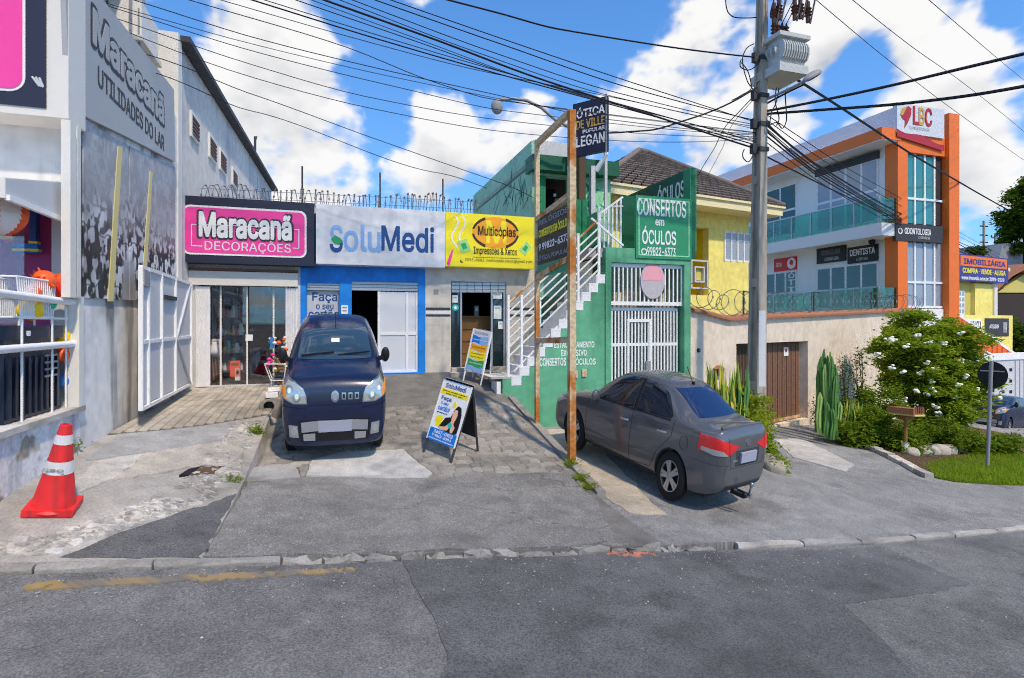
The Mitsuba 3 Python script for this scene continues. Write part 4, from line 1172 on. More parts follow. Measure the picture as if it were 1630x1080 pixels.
# lower front: stair wall, pillars, beam, terrace
zb_ = -.6
nst = 12
xs0, xs1 = GF.loc(800, 601)[0], GF.loc(962, 500)[0]
zs0, zs1 = GF.loc(808, 600)[1], GF.loc(957, 438)[1]
tread = (xs1 - xs0 - .25) / nst; rise = (zs1 - zs0) / (nst - 1)
outline = [(xs0, zb_), (xs0, zs0 - .02)]
for i in range(nst):
    xa_ = xs0 + .25 + i * tread; zz = zs0 + i * rise
    outline += [(xa_, zz - .03 - (rise if i else 0.02)), (xa_, zz - .03)]
outline += [(xs1 + .02, zs1 - .03), (xs1 + .02, zb_)]
m = MB(); GF.poly(m, Polygon(outline).buffer(0), -1.15, 0); part(gb, 'stair_wall', m, 'green_wall', label='green wall under the stair with worn white lettering')
st = gb
for i in range(nst):
    xa_ = xs0 + .25 + i * tread; zz = zs0 + i * rise
    m = MB(); m.box(xa_ - .03, xa_ + tread + .03, YG - .02, YG + 1.13, zz - .03, zz + .012); m.box(xa_ - .025, xa_ + .0, YG - .012, YG + 1.13, zz - rise, zz - .03)
    m.box(xa_ + .002, xa_ + tread + .02, YG - .014, YG - .002, zz - .22, zz - .03)
    part(gb, 'step', m, 'tile_white')
m = MB(); m.box(xs0 - .3, xs0 + .3, YG - .01, YG + 1.1, zs0 - .05, zs0 + .0); part(gb, 'bottom_step', m, 'mineral', tone=(.45, .1))
m = MB(); a, b = GF.loc(797, 618); m.box(a - .1, a, YG + .0, YG + .5, b - .2, b + .15); part(gb, 'white_stone', m, 'tile_white')
xg0, xg1 = GF.loc(972, 540)[0], GF.loc(1088, 540)[0]
xe = GF.loc(1098, 450)[0]
zbm = GF.loc(1030, 420)[1]
m = MB(); GF.box(m, xs1 + .02, xg0, zb_, zter, -.5, .04); part(gb, 'pillar', m, 'green_wall')
m = MB(); GF.box(m, xg1, xe, zb_, zter, -.5, .04); part(gb, 'pillar', m, 'green_wall')
m = MB(); GF.box(m, xg0, xg1, zbm, zter, -.5, .04); part(gb, 'beam', m, 'green_wall')
m = MB(); m.box(xs1 - .4, xe, YG + .1, 15.2, zter - .25, zter - .02); part(gb, 'terrace_slab', m, 'mineral', tone=(.35, .2))
# inside the garage
m = MB(); m.box(xg0 - .4, xe, 17, 17.1, -1, zter); part(gb, 'garage_back_wall', m, 'green_pale')
m = MB(); m.box(xe - .12, xe - .02, YG + .5, 17, -1, zter + .0); m.box(xs1 - .2, xs1 - .1, YG + .5, 17, -1, zter - .3); part(gb, 'garage_side_wall', m, 'offwhite')
m = MB(); m.box(xg0 - .3, xe - .2, YG + .3, YG + 1.5, GF.loc(1030, 487)[1] - .15, GF.loc(1030, 482)[1]); part(gb, 'mezzanine', m, 'mineral', tone=(.3, .3))
for i, (x0, x1, y0) in enumerate(((974, 990, 468), (992, 1003, 462), (1005, 1016, 466), (1046, 1058, 468), (1060, 1070, 462), (1073, 1084, 465))):
    k = thing('paint_bucket', ['cream bucket at the left end behind the upper grille', 'tall cream can behind the upper grille, second from the left', 'cream tub behind the upper grille, third from the left', 'cream tub right of the round sign behind the grille', 'tall cream can behind the right of the upper grille', 'cream bucket at the right end behind the upper grille'][i], 'bucket')
    a0, a1, b0, b1 = FX(YG + .7).pr(x0, y0, x1, 482); c = (a0 + a1) / 2; r = (a1 - a0) / 2
    m = MB().lathe([(0, b0), (r * .85, b0), (r, b1), (r * 1.05, b1), (r * 1.05, b1 + .03), (0, b1 + .03)], (c, YG + .7, 0), 14); put(k, m, 'roof_cream', smooth=40)
# grille of the upper opening and the gate below
gr = thing('window_grille', 'white barred grille over the garage gate of the green building', 'grille')
q = GF.pr(973, 421, 1087, 487)
n = 17
for i in range(n + 1):
    a = q[0] + (q[1] - q[0]) * i / n
    m = MB(); GF.box(m, a - .018, a + .018, q[2], q[3], -.10, -.06); part(gr, 'bar', m, 'white')
for z in (q[2] + .06, q[3] - .04):
    m = MB(); GF.box(m, q[0] - .02, q[1] + .02, z - .05, z + .05, -.115, -.055); part(gr, 'rail', m, 'white')
gg = thing('garage_gate', 'white barred garage gate in the green building behind the sedan', 'gate')
q = GF.pr(974, 490, 1084, 660)
n = 21
for i in range(n + 1):
    a = q[0] + (q[1] - q[0]) * i / n
    m = MB(); GF.box(m, a - .02, a + .02, -.2, q[3], -.22, -.18); part(gg, 'bar', m, 'white')
for z in (GF.loc(1030, 549)[1], q[3] - .04, -.15):
    m = MB(); GF.box(m, q[0], q[1], z - .04, z + .04, -.235, -.175); part(gg, 'rail', m, 'white')
for x in (1005, 1040):
    a = GF.loc(x, 560)[0]; m = MB(); GF.box(m, a - .03, a + .03, -.2, GF.loc(x, 508)[1], -.19, -.15); part(gg, 'wicket_post', m, 'white')
m = MB(); GF.box(m, GF.loc(1004, 510)[0], GF.loc(1041, 510)[0], GF.loc(1020, 513)[1], GF.loc(1020, 508)[1], -.19, -.15); part(gg, 'wicket_rail', m, 'white')
m = MB(); GF.pbox(m, 1029, 575, 1036, 590, -.17, -.12); part(gg, 'lock', m, 'midgrey')
rsn = thing('round_sign', 'round pale pink and grey sign hanging on the barred grille', 'sign')
a, b = GF.loc(1040, 447); r = GF.loc(1059, 447)[0] - a
dsk = affinity.scale(Point(a, b).buffer(r, quad_segs=14), 1, 1.32)
m = MB(); GF.poly(m, dsk, -.05, -.02); part(rsn, 'disc', m, 'blur_grey')
m = MB(); GF.poly(m, dsk.buffer(-.05).intersection(sbox(a - 2, b, a + 2, b + 2)), -.02, -.012); part(rsn, 'upper_half', m, 'blur_pink')
# lettering on the stair wall (worn white paint)
for t, q3 in (('ESTACIONAMENTO', (882, 544, 946, 554)), ('EXCLUSIVO', (893, 557, 934, 567)), ('CONSERTOS', (859, 570, 901, 583)), ('ÓCULOS', (916, 568, 948, 581))):
    m = MB(); GF.ptext(m, t, *q3, 0.0, depth=.004); part(gb, 'lettering', m, 'white')
# terrace parapet signs
cs2 = thing('shop_sign', 'green framed sign reading Consertos em Óculos with a phone number', 'sign')
q = GF.pr(1010, 315, 1098, 413)
m = MB(); GF.box(m, *q, -.02, .08); part(cs2, 'panel', m, 'sign_green')
m = MB(); i0 = .07
for bx_ in ((q[0] + i0, q[1] - i0, q[3] - i0 - .03, q[3] - i0), (q[0] + i0, q[1] - i0, q[2] + i0, q[2] + i0 + .03), (q[0] + i0, q[0] + i0 + .03, q[2] + i0 + .03, q[3] - i0 - .03), (q[1] - i0 - .03, q[1] - i0, q[2] + i0 + .03, q[3] - i0 - .03)):
    GF.box(m, *bx_, .08, .088)
part(cs2, 'border', m, 'mural_green')
for t, q3 in (('CONSERTOS', (1014, 318, 1092, 345)), ('em', (1043, 350, 1057, 360)), ('ÓCULOS', (1022, 361, 1076, 390)), ('99822-6373', (1030, 394, 1075, 408))):
    m = MB(); GF.ptext(m, t, *q3, .08, depth=.01); part(cs2, 'lettering', m, 'white')
m = MB(); a, b = GF.loc(1025, 401, .08); GF.poly(m, Point(a, b).buffer(.09).difference(Point(a, b).buffer(.06)), .08, .09); part(cs2, 'phone_mark', m, 'white')
PX = FL(xe + .02)
pp = thing('shop_sign', 'slanting dark green parapet lettered Consertos em Óculos facing the stair', 'sign')
zt = PX.loc(1098, 268)[1]
m = MB(); PX.box(m, -17.0, -YG + .02, zter - .2, zt, -.15, 0); part(pp, 'panel', m, 'darkgreen')
a0, a1 = PX.loc(1000, 300)[0], PX.loc(1090, 290)[0]
m = MB(); PX.text(m, 'CONSERTOS em ÓCULOS', a0 - .9, a1, zt - .74, zt - .12, 0, depth=.012); part(pp, 'lettering', m, 'white')
m = MB(); GF.box(m, xe + .0, xe + .2, zter, zt, -.3, .02); part(pp, 'end_post', m, 'sign_green')
# sheet metal screens and bars on the landing
sc_ = thing('metal_screen', 'tall dark green corrugated metal screen at the stair head', 'screen')
SC = FX(14.2)
a0, a1, b0, b1 = SC.pr(902, 318, 936, 462)
for i in range(7):
    m = MB(); w_ = (a1 - a0) / 7; SC.box(m, a0 + i * w_, a0 + (i + 1) * w_ - .015, b0, b1, -.05, .03 * (i % 2)); part(sc_, 'rib', m, 'bright_green')
s2_ = thing('metal_screen', 'dark green sheet panel beside the white bars on the landing', 'screen')
m = MB(); SC.ppoly(m, [(936, 345), (950, 337), (955, 405), (936, 430)], -.04, 0); part(s2_, 'sheet', m, 'darkgreen')
m = MB(); SC.pbox(m, 990, 312, 1012, 400, -.04, 0); part(s2_, 'sheet', m, 'darkgreen')
bg = thing('barred_gate', 'white barred gate on the landing left of the green sign', 'gate')
BG = FX(13.25)
for i in range(6):
    x = 955 + i * 6.6
    m = MB(); a, bt = BG.loc(x, 339 - i * 4.6); _, bb = BG.loc(x, 396); BG.box(m, a - .02, a + .02, bb, bt, -.02, .02); part(bg, 'bar', m, 'white')
m = MB(); p, q_ = BG.loc(954, 341), BG.loc(991, 314); m.bar(BG.pt(*p), BG.pt(*q_), .05); part(bg, 'rail', m, 'white')
m = MB(); p, q_ = BG.loc(972, 329), BG.loc(991, 329); m.bar(BG.pt(*p, .01), BG.pt(*q_, .01), .035); part(bg, 'rail', m, 'white')
m = MB(); p, q_ = BG.loc(936, 350), BG.loc(986, 393); m.bar(BG.pt(*p, .2), BG.pt(*q_, .2), .05); part(bg, 'brace', m, 'white')
# stair railing
sr = thing('stair_railing', 'white stair railing of parallel sloping tubes', 'railing')
RA = FX(YG + .05)
for i in range(8):
    ya, yb = 482 + i * 14.2, 350 + i * 13.2
    pa_, pb_ = RA.loc(809, ya + 2), RA.loc(953, yb)
    if i == 7: pa_, pb_ = RA.loc(818, 592), RA.loc(953, 452)
    m = MB().cyl(RA.pt(*pa_), RA.pt(*pb_), .025 if i else .03, 8); part(sr, 'rail', m, 'rust' if i == 0 else 'offwhite', smooth=True)
for x, yt, yb in ((809, 470, 602), (830, 470, 612), (920, 372, 480), (953, 330, 448)):
    a, bt = RA.loc(x, yt); _, bb = RA.loc(x, yb); m = MB(); RA.box(m, a - .03, a + .03, bb, bt, -.03, .035); part(sr, 'post', m, 'white')
# inlet boxes on the stair wall
for x, y, lb in ((918, 580, 'rusty patch of broken meter box low on the green wall'),):
    k = thing('meter_box', lb, 'meter box'); m = MB(); GF.pbox(m, x - 5, y + 10, x + 2, y + 22, 0, .05); part(k, 'box', m, 'rust'); m = MB(); GF.pbox(m, x + 9, y + 8, x + 16, y + 20, 0, .04); part(k, 'box', m, 'rust')

# ------------------------------------------------------------------ rusty sign frame by the parking bay
rf = thing('sign_frame', 'rusty steel sign frame on two posts beside the parking bay', 'sign frame')
RX = FL(4.0)
an, zn0 = RX.loc(910, 752); zn1 = RX.loc(910, 176)[1]
af, zf0 = RX.loc(855, 688); zf1 = RX.loc(852, 226)[1]
m = MB(); m.box(4.0 - .06, 4.0 + .06, -an - .06, -an + .06, zn0 - .4, zn1); part(rf, 'post', m, 'rust', label='near post, orange with rust and old cream paint')
m = MB(); m.box(4.0 - .045, 4.0 + .045, -af - .045, -af + .045, zf0 - .3, zf1); part(rf, 'post', m, 'rust')
for ya, yb in ((229, 180), (350, 312), (443, 412), (543, 541)):
    pa_, pb_ = RX.loc(855, ya), RX.loc(906, yb)
    m = MB(); m.bar(RX.pt(af, pa_[1]), RX.pt(an - .07, pb_[1]), .09, .11); part(rf, 'crossbar', m, 'rust')
fs = thing('frame_sign', 'dark board lettered Consertos em Óculos hung in the rusty frame', 'sign')
zc0, zc1 = RX.loc(885, 415)[1], RX.loc(885, 336)[1]
m = MB(); RX.box(m, af + .1, an - .1, zc0 - .25, zc0 - .0, -.03, .03); part(fs, 'lower_panel', m, 'sign_green')
m = MB(); RX.box(m, af + .12, an - .1, zc0, zc1, -.03, .03); part(fs, 'panel', m, 'black')
zz = [zc0 + (zc1 - zc0) * f for f in (.08, .2, .3, .5, .58, .78, .84, .98)]
for t, (b0, b1), c in (('ÓTICA POPULAR', (zz[0], zz[1]), 'midgrey'), ('9 99822-6373', (zz[2], zz[3] - .05), 'white'), ('CONSERTOS EM ÓCULOS', (zz[4], zz[5]), 'yellow'), ('RELÓGIOS', (zz[6], zz[7]), 'midgrey')):
    m = MB(); RX.text(m, t, af + .2, an - .05, b0, b1, .03, depth=.008); part(fs, 'lettering', m, c)
# concrete lamp post with two arms and the tall navy sign
lp_ = thing('lamp_post', 'dark weathered post with two curved lamp arms behind the rusty frame', 'lamp post')
LP = FX(14.35)
a, z1 = LP.loc(925, 188); _, z0 = LP.loc(925, 460)
m = MB(); LP.box(m, a - .1, a + .1, z0, z1, -.1, .1); part(lp_, 'post', m, 'bark')
P0 = LP.pt(a, z1 - .1)
for pxs, hd in (([(925, 205), (905, 202), (885, 192), (862, 172), (838, 160), (815, 157), (796, 160)], (791, 170)), ([(925, 195), (930, 180), (940, 172), (950, 174), (957, 182)], (958, 186))):
    m = MB(); pts_ = [LP.pt(*LP.loc(x, y, .25), .25) for x, y in pxs]; m.tube(pts_, .045, 8); part(lp_, 'arm', m, 'steel', smooth=True)
    h = LP.pt(*LP.loc(*hd, .25), .25); m = MB().ball(h, .16, 2, (1.0, .8, 1.3 if hd[0] < 800 else .6)); part(lp_, 'lamp_head', m, 'midgrey', smooth=True)
cr, cl = att(966, 200, 14.0), att(912, 225, 14.55)
NS = Fr((cl[0], cl[1], 0), (cr[0] - cl[0], cr[1] - cl[1], 0)); Ln = float(np.linalg.norm((cr - cl)[:2]))
z1, z0 = NS.loc(965, 153)[1], NS.loc(965, 240)[1]
ns = thing('tall_sign', 'tall navy optician sign with white and gold lettering on a white pole', 'sign')
m = MB(); NS.box(m, 0, Ln, z0, z1, -.12, 0); part(ns, 'panel', m, 'navy')
hh = z1 - z0
for t, f0, f1, c, aa in (('ÓTICA', .70, .90, 'white', .12), ('DE VILLE', .50, .66, 'gold', .1), ('POPULAR', .40, .47, 'white', .3), ('LEGAN', .16, .36, 'white', .1)):
    m = MB(); NS.text(m, t, Ln * aa, Ln * .94, z0 + hh * f0, z0 + hh * f1, 0, depth=.01); part(ns, 'lettering', m, c)
m = MB(); NS.box(m, Ln * .97, Ln, z0 - .05, z1 + .05, .0, .02); part(ns, 'edge', m, 'midgrey')
a, _ = LP.loc(946, 330); m = MB(); LP.box(m, a - .13, a + .0, zter, z0 + .1, -.06, .07); part(ns, 'pole', m, 'lightgrey')
m = MB(); NS.ppoly(m, [(946, 268), (966, 242), (966, 246), (950, 274)], -.1, -.02); part(ns, 'bracket', m, 'white')
m = MB(); a, _ = LP.loc(968, 200); LP.box(m, a - .04, a + .04, z0 - 1.2, z1 + .05, -.2, -.12); part(ns, 'back_pole', m, 'lightgrey')

# ------------------------------------------------------------------ yellow house with a hipped tile roof
yh = thing('yellow_house', 'pale yellow house with a dark grey hipped tile roof', 'house')
q0 = att(1150, 330, 22.0)
ua = math.radians(9.5)
YH = Fr((q0[0], q0[1], 0), (math.cos(ua), math.sin(ua), 0))
aR = YH.loc(1246, 335, .9)[0]; zE = YH.loc(1246, 333, .9)[1]
aL = YH.loc(955, 303, .9)[0]
a_end = aR - .9
rec = YH.pr(1098, 362, 1128, 470)
dep = 9.0
m = MB(); YH.poly(m, sbox(aL + .9, -1.5, a_end, zE).difference(sbox(rec[0] - .5, rec[2], rec[1], rec[3])), -.3, 0); part(yh, 'wall', m, 'yellow_wall')
m = MB(); YH.box(m, a_end - .3, a_end - .003, -1.5, zE, -dep + 1.8, -.303); part(yh, 'side_wall', m, 'yellow_wall')
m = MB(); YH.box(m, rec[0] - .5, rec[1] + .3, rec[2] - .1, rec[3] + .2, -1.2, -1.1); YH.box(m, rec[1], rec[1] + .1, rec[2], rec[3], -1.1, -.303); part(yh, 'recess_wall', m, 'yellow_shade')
m = MB()
gq = YH.pr(1101, 414, 1128, 460, .02)
for e in ((0, 0), (.18, .25)):
    for bx_ in ((gq[0] + e[0], gq[1] - e[0], gq[2] + e[1], gq[2] + e[1] + .06), (gq[0] + e[0], gq[1] - e[0], gq[3] - e[1] - .06, gq[3] - e[1]), (gq[0] + e[0], gq[0] + e[0] + .06, gq[2] + e[1], gq[3] - e[1]), (gq[1] - e[0] - .06, gq[1] - e[0], gq[2] + e[1], gq[3] - e[1])):
        YH.box(m, *bx_, -.1, .0)
part(yh, 'balcony_grille', m, 'lightgrey')
m = MB(); YH.box(m, gq[0] + .25, gq[1] - .25, gq[2] + .35, gq[3] - .35, -.16, -.12); part(yh, 'balcony_panel', m, 'olive_yellow')
wq = YH.pr(1153, 370, 1193, 417)
m = MB(); YH.box(m, *wq, -.08, .005); part(yh, 'window', m, 'white'); wk = 'yellow_house__window'
for i in range(4):
    w_ = (wq[1] - wq[0]) / 4
    for lo, hi in ((wq[2] + .08, wq[2] + (wq[3] - wq[2]) * .68), (wq[2] + (wq[3] - wq[2]) * .74, wq[3] - .06)):
        m = MB(); YH.box(m, wq[0] + i * w_ + .05, wq[0] + (i + 1) * w_ - .05, lo, hi, .005, .012); part(wk, 'pane', m, 'win_grey')
for i in range(5):
    a = wq[0] + (wq[1] - wq[0]) * i / 4; m = MB(); YH.box(m, a - .03, a + .03, wq[2], wq[3], .013, .05); part(wk, 'bar', m, 'white')
# roof: eaves slab, four slopes with courses of tiles
m = MB(); YH.box(m, aL, aR, zE - .28, zE, -dep, .9); part(yh, 'eaves', m, 'roof_cream')
m = MB(); YH.box(m, aL - .05, aR + .08, zE, zE + .08, -dep - .05, .98); part(yh, 'gutter', m, 'roof_cream')
# ridge
dm = -dep / 2 + .45
zR = None
for zz_ in np.linspace(zE + 1, zE + 6, 400):
    pr_ = YH.pt(YH.loc(1022, 243, dm)[0], zz_, dm) - CAM
    fw = pr_[0] * ST + pr_[1] * CT
    if Y0 - F * pr_[2] / fw < 243: zR = zz_; break
zR = zR or zE + 3
r0, r1 = YH.loc(1016, 243, dm)[0], YH.loc(1030, 243, dm)[0]
rc = {'fl': (aL - .05, .95), 'fr': (aR + .05, .95), 'bl': (aL - .05, -dep), 'br': (aR + .05, -dep)}
slopes = [((rc['fl'], rc['fr']), (r0, dm), (r1, dm)), ((rc['fr'], rc['br']), (r1, dm), (r1, dm)), ((rc['br'], rc['bl']), (r1, dm), (r0, dm)), ((rc['bl'], rc['fl']), (r0, dm), (r0, dm))]
for si, ((e0, e1), t0, t1) in enumerate(slopes):
    P = [YH.pt(e0[0], zE + .08, e0[1]), YH.pt(e1[0], zE + .08, e1[1]), YH.pt(t1[0], zR, t1[1]), YH.pt(t0[0], zR, t0[1])]
    nn = np.cross(P[1] - P[0], P[3] - P[0]); nn /= np.linalg.norm(nn)
    n = 17 if si < 2 else 10
    for i in range(n):
        f0, f1 = i / n, (i + 1) / n
        L0, R0_ = P[0] + (P[3] - P[0]) * f0, P[1] + (P[2] - P[1]) * f0
        L1, R1_ = P[0] + (P[3] - P[0]) * f1, P[1] + (P[2] - P[1]) * f1
        m = MB()
        wid = np.linalg.norm(R0_ - L0); nt = max(1, int(wid / .42)) if si < 2 else 1
        for j in range(nt):
            g0, g1 = j / nt, (j + 1) / nt
            A, B_, C_, D_ = L0 + (R0_ - L0) * (g0 + .004), L0 + (R0_ - L0) * (g1 - .004), L1 + (R1_ - L1) * (g1 - .004), L1 + (R1_ - L1) * (g0 + .004)
            h_ = .075 + .02 * rng.random()
            m.hexa([A, B_, C_, D_, A + nn * h_, B_ + nn * h_, C_ + nn * .02, D_ + nn * .02])
        part(yh, 'tile_course', m, 'roof_grey', kind='stuff')
for e in ('fr', 'fl'):
    t = (r1, dm) if e == 'fr' else (r0, dm)
    m = MB().tube([YH.pt(rc[e][0], zE + .12, rc[e][1]), YH.pt(t[0], zR + .06, t[1])], .12, 8); part(yh, 'hip_tile', m, 'roof_grey', smooth=True)
m = MB().tube([YH.pt(r0, zR + .06, dm), YH.pt(r1, zR + .06, dm)], .13, 8); part(yh, 'ridge_tile', m, 'roof_grey', smooth=True)

# ------------------------------------------------------------------ beige boundary wall with tile coping, garage gate
ub = math.radians(19.5)
BW = Fr((9.2, 12.98, 0), (math.cos(ub), math.sin(ub), 0))
bw = thing('boundary_wall', 'beige rendered boundary wall with a coping of orange tiles', 'wall')
top = [BW.loc(1098, 492), BW.loc(1159, 508), BW.loc(1190, 506), BW.loc(1300, 501), BW.loc(1421, 495), BW.loc(1500, 492)]
gq = BW.pr(1219, 544, 1286, 672)
g0 = BW.loc(1172, 600)[0]; g1 = BW.loc(1286, 600)[0]; gt_ = BW.loc(1240, 545)[1]
zgr = BW.loc(1255, 673)[1]
poly = Polygon(top + [(top[-1][0], -4), (0, -4)]).buffer(0).difference(sbox(g0, zgr, g1, gt_))
m = MB(); BW.poly(m, poly, -.22, 0); part(bw, 'wall', m, 'beige_wall')
m = MB(); BW.box(m, g1 - .003, g1 + .15, zgr - .2, gt_ + .1, -1.3, -.22); BW.box(m, g0 - .12, g0 + .003, zgr - .2, gt_ + .1, -1.3, -.22); BW.box(m, g0 - .12, g1 + .15, gt_ + .1, gt_ + .2, -1.3, -.22); part(bw, 'garage_reveal', m, 'beige_wall')
al = np.array([t[0] for t in top]); zl = np.array([t[1] for t in top])
a = 0.02
while a < al[-1] - .2:
    w_ = .26
    z = np.interp(a, al, zl); z2 = np.interp(a + w_, al, zl)
    m = MB(); p = BW.pt
    for (d0, d1, h0, h1) in ((.14, -.11, .0, .10), (-.11, -.36, .10, .0)):
        m.hexa([p(a + .008, z - .06 + h0, d0), p(a + w_ - .008, z2 - .06 + h0, d0), p(a + w_ - .008, z2 - .06 + h1, d1), p(a + .008, z - .06 + h1, d1), p(a + .008, z + h0, d0), p(a + w_ - .008, z2 + .02 + h0, d0), p(a + w_ - .008, z2 + .02 + h1, d1), p(a + .008, z + h1, d1)])
    part(bw, 'coping_tile', m, 'terracotta')
    a += w_
k = thing('razor_wire', 'razor wire coil on the tile coping of the beige wall', 'razor wire')
razor(k, [BW.pt(.2, zl[0] + .42, -.1), BW.pt(al[1], zl[1] + .45, -.1), BW.pt(al[2], zl[2] + .45, -.1), BW.pt(al[5] - 2, zl[4] + .45, -.1)], .33, 38, .011, 2)
for a in (al[1] + 1.0, al[3], al[4] - 2):
    m = MB().cyl(BW.pt(a, np.interp(a, al, zl), -.1), BW.pt(a, np.interp(a, al, zl) + .8, -.1), .03, 6); m.cyl(BW.pt(a, np.interp(a, al, zl) + .8, -.1), BW.pt(a + .5, np.interp(a, al, zl) + .8, -.1), .02, 6); part(k, 'post', m, 'dkgrey')
gg2 = thing('garage_gate', 'brown slatted garage gate in the beige wall', 'gate')
a0, a1 = BW.loc(1190, 600, -.3)[0], BW.loc(1280, 600, -.3)[0]
n = 24
for i in range(n):
    w_ = (a1 - a0) / n
    m = MB(); BW.box(m, a0 + i * w_ + .012, a0 + (i + 1) * w_ - .018, zgr + .06, gt_ + .02, -.36, -.30 - .008 * (i % 2)); part(gg2, 'slat', m, 'garage_brown')
m = MB(); BW.box(m, a0, a1, zgr + .0, gt_, -.40, -.36); part(gg2, 'backing', m, 'wood_dark')
m = MB(); BW.box(m, a0, a1, zgr, zgr + .1, -.36, -.28); part(gg2, 'bottom_rail', m, 'rust')
m = MB(); BW.pbox(m, 1248, 553, 1255, 567, -.29, -.27); part(gg2, 'notice_plate', m, 'white', label='small white notice plate'); m = MB(); BW.pbox(m, 1250, 556, 1253, 561, -.27, -.265); part(gg2, 'notice_print', m, 'red')
pg = thing('side_gate', 'narrow dark metal gate between the beige wall and the utility pole', 'gate')
a2 = BW.loc(1174, 600, -.3)[0]
for i in range(7):
    a = a2 + (a0 - a2) * i / 7
    m = MB(); BW.box(m, a, a + .05, zgr, gt_, -.36, -.31); part(pg, 'bar', m, 'bark')
m = MB(); BW.box(m, a2, a0, zgr, gt_, -.40, -.37); part(pg, 'sheet', m, 'brown')
for z_ in (gt_ - .1, zgr + 1.1):
    m = MB(); BW.box(m, a2, a0, z_, z_ + .06, -.36, -.29); part(pg, 'rail', m, 'bark')
for q, c, nm, lb, cat in (((1133, 590, 1141, 612), 'wood', 'meter_cabinet', 'small brown meter cabinet in the beige wall', 'meter box'), ((1143, 587, 1153, 598), 'brown', 'letter_box', 'little brown letter box with a pitched lid on the beige wall', 'letter box'), ((1112, 555, 1115, 561), 'black', 'intercom', 'tiny dark intercom on the beige wall by the green pillar', 'intercom')):
    k = thing(nm, lb, cat); m = MB(); BW.pbox(m, *q, 0, .12 if nm == 'letter_box' else .05); part(k, 'box', m, c)
    m = MB(); xm = (q[0] + q[2]) / 2
    if nm == 'letter_box': BW.ppoly(m, [(q[0] - 2, q[1] + 1), (xm, q[1] - 5), (q[2] + 2, q[1] + 1)], -.02, .14)
    else: BW.pbox(m, q[0] + 1, q[1] + 2, q[2] - 1, q[1] + 3.5, .05, .056)
    part(k, 'lid' if nm == 'letter_box' else 'slot', m, 'terracotta' if nm == 'letter_box' else 'midgrey')


# ------------------------------------------------------------------ the orange and white office building
ob = thing('office_building', 'white two storey office building with orange frame and glass balconies', 'building')
XO, YO = 24.05, 18.63
O = FL(XO + .2)                       # long side, faces left
OF = FX(YO)                           # street front
OB = FL(XO - .95)                     # balcony edge
zrf = OB.loc(1400, 222)[1]
zsl1, zsl0 = OB.loc(1400, 355)[1], OB.loc(1400, 375)[1]
zg = OB.loc(1400, 492)[1]
YB = 34.0
xfr = OF.loc(1505, 300)[0]
m = MB(); m.box(XO + .2, xfr + .3, YO + .3, YB, -3.5, zrf); part(ob, 'body', m, 'lightgrey')
m = MB(); O.box(m, -YB, -YO - .6, zg - 3.5, zrf, 0, .02); part(ob, 'side_wall', m, 'white')
# roof slab with orange fascia and the white parapet
pt_ = OB.loc(1400, 204)[1]
m = MB(); m.box(XO - .95, XO + 2.6, YO - .1, YB, zrf - .05, zrf + .15); part(ob, 'roof_slab', m, 'white')
m = MB(); m.box(XO - 1.0, XO - .9, YO - .15, YB, zrf, pt_); part(ob, 'fascia', m, 'orange')
m = MB(); m.box(XO - .9, OF.loc(1428, 215)[0] + .05, YO - .15, YO - .05, zrf, pt_); part(ob, 'fascia', m, 'orange')
zp = FL(XO + .35).loc(1428, 170)[1]
m = MB(); m.box(XO + .3, XO + .5, YO + .1, YB + 4, pt_ - .4, zp); part(ob, 'parapet', m, 'signgrey')
m = MB(); m.box(XO - .9, XO + 6, YB - .2, YB + .4, pt_ - .3, pt_ + 1.2); part(ob, 'rear_roof', m, 'orange')
# corner column
zs_ = OF.loc(1433, 207)[1]
m = MB(); m.box(XO, OF.loc(1441, 300)[0], YO - .12, YO + .5, -3, zs_); part(ob, 'corner_column', m, 'orange')
x0_, x1_ = OF.loc(1441, 300)[0], OF.loc(1503, 300)[0]
m = MB(); OF.box(m, x0_, x1_ + .05, OF.loc(1470, 247)[1], OF.loc(1470, 216)[1], -.3, .115); part(ob, 'beam', m, 'orange')
# glass front
for j, (ya, yb) in enumerate(((247, 318), (318, 358), (386, 450), (450, 490))):
    for i in range(4):
        w_ = (x1_ - x0_) / 4
        zz0, zz1 = OF.loc(1470, yb)[1], OF.loc(1470, ya)[1]
        m = MB(); OF.box(m, x0_ + i * w_ + .04, x0_ + (i + 1) * w_ - .04, zz0 + .04, zz1 - .04, -.1, -.05)
        part(ob, 'front_pane', m, ('win_teal' if i < 3 else 'bark_dark') if j < 2 else 'win_grey')
for i in range(5):
    a = x0_ + (x1_ - x0_) * i / 4; m = MB(); OF.box(m, a - .05, a + .05, OF.loc(1470, 490)[1], OF.loc(1470, 247)[1], -.08, .0); part(ob, 'mullion', m, 'white')
for y in (318, 450, 489):
    m = MB(); z = OF.loc(1470, y)[1]; OF.box(m, x0_, x1_, z - .05, z + .05, -.08, .005); part(ob, 'transom', m, 'white')
m = MB(); OF.box(m, x0_, x1_ + .8, -3.5, OF.loc(1470, 492)[1], -.2, .05); part(ob, 'plinth', m, 'white')
OC = FX(YO - .28)
xc0, xc1 = OC.loc(1511, 300)[0], OC.loc(1527, 300)[0]
m = MB(); m.box(xc0, xc1, YO - .28, YO + .45, -3.5, OC.loc(1518, 181)[1]); part(ob, 'pylon', m, 'orange', label='tall free orange pylon at the right end')
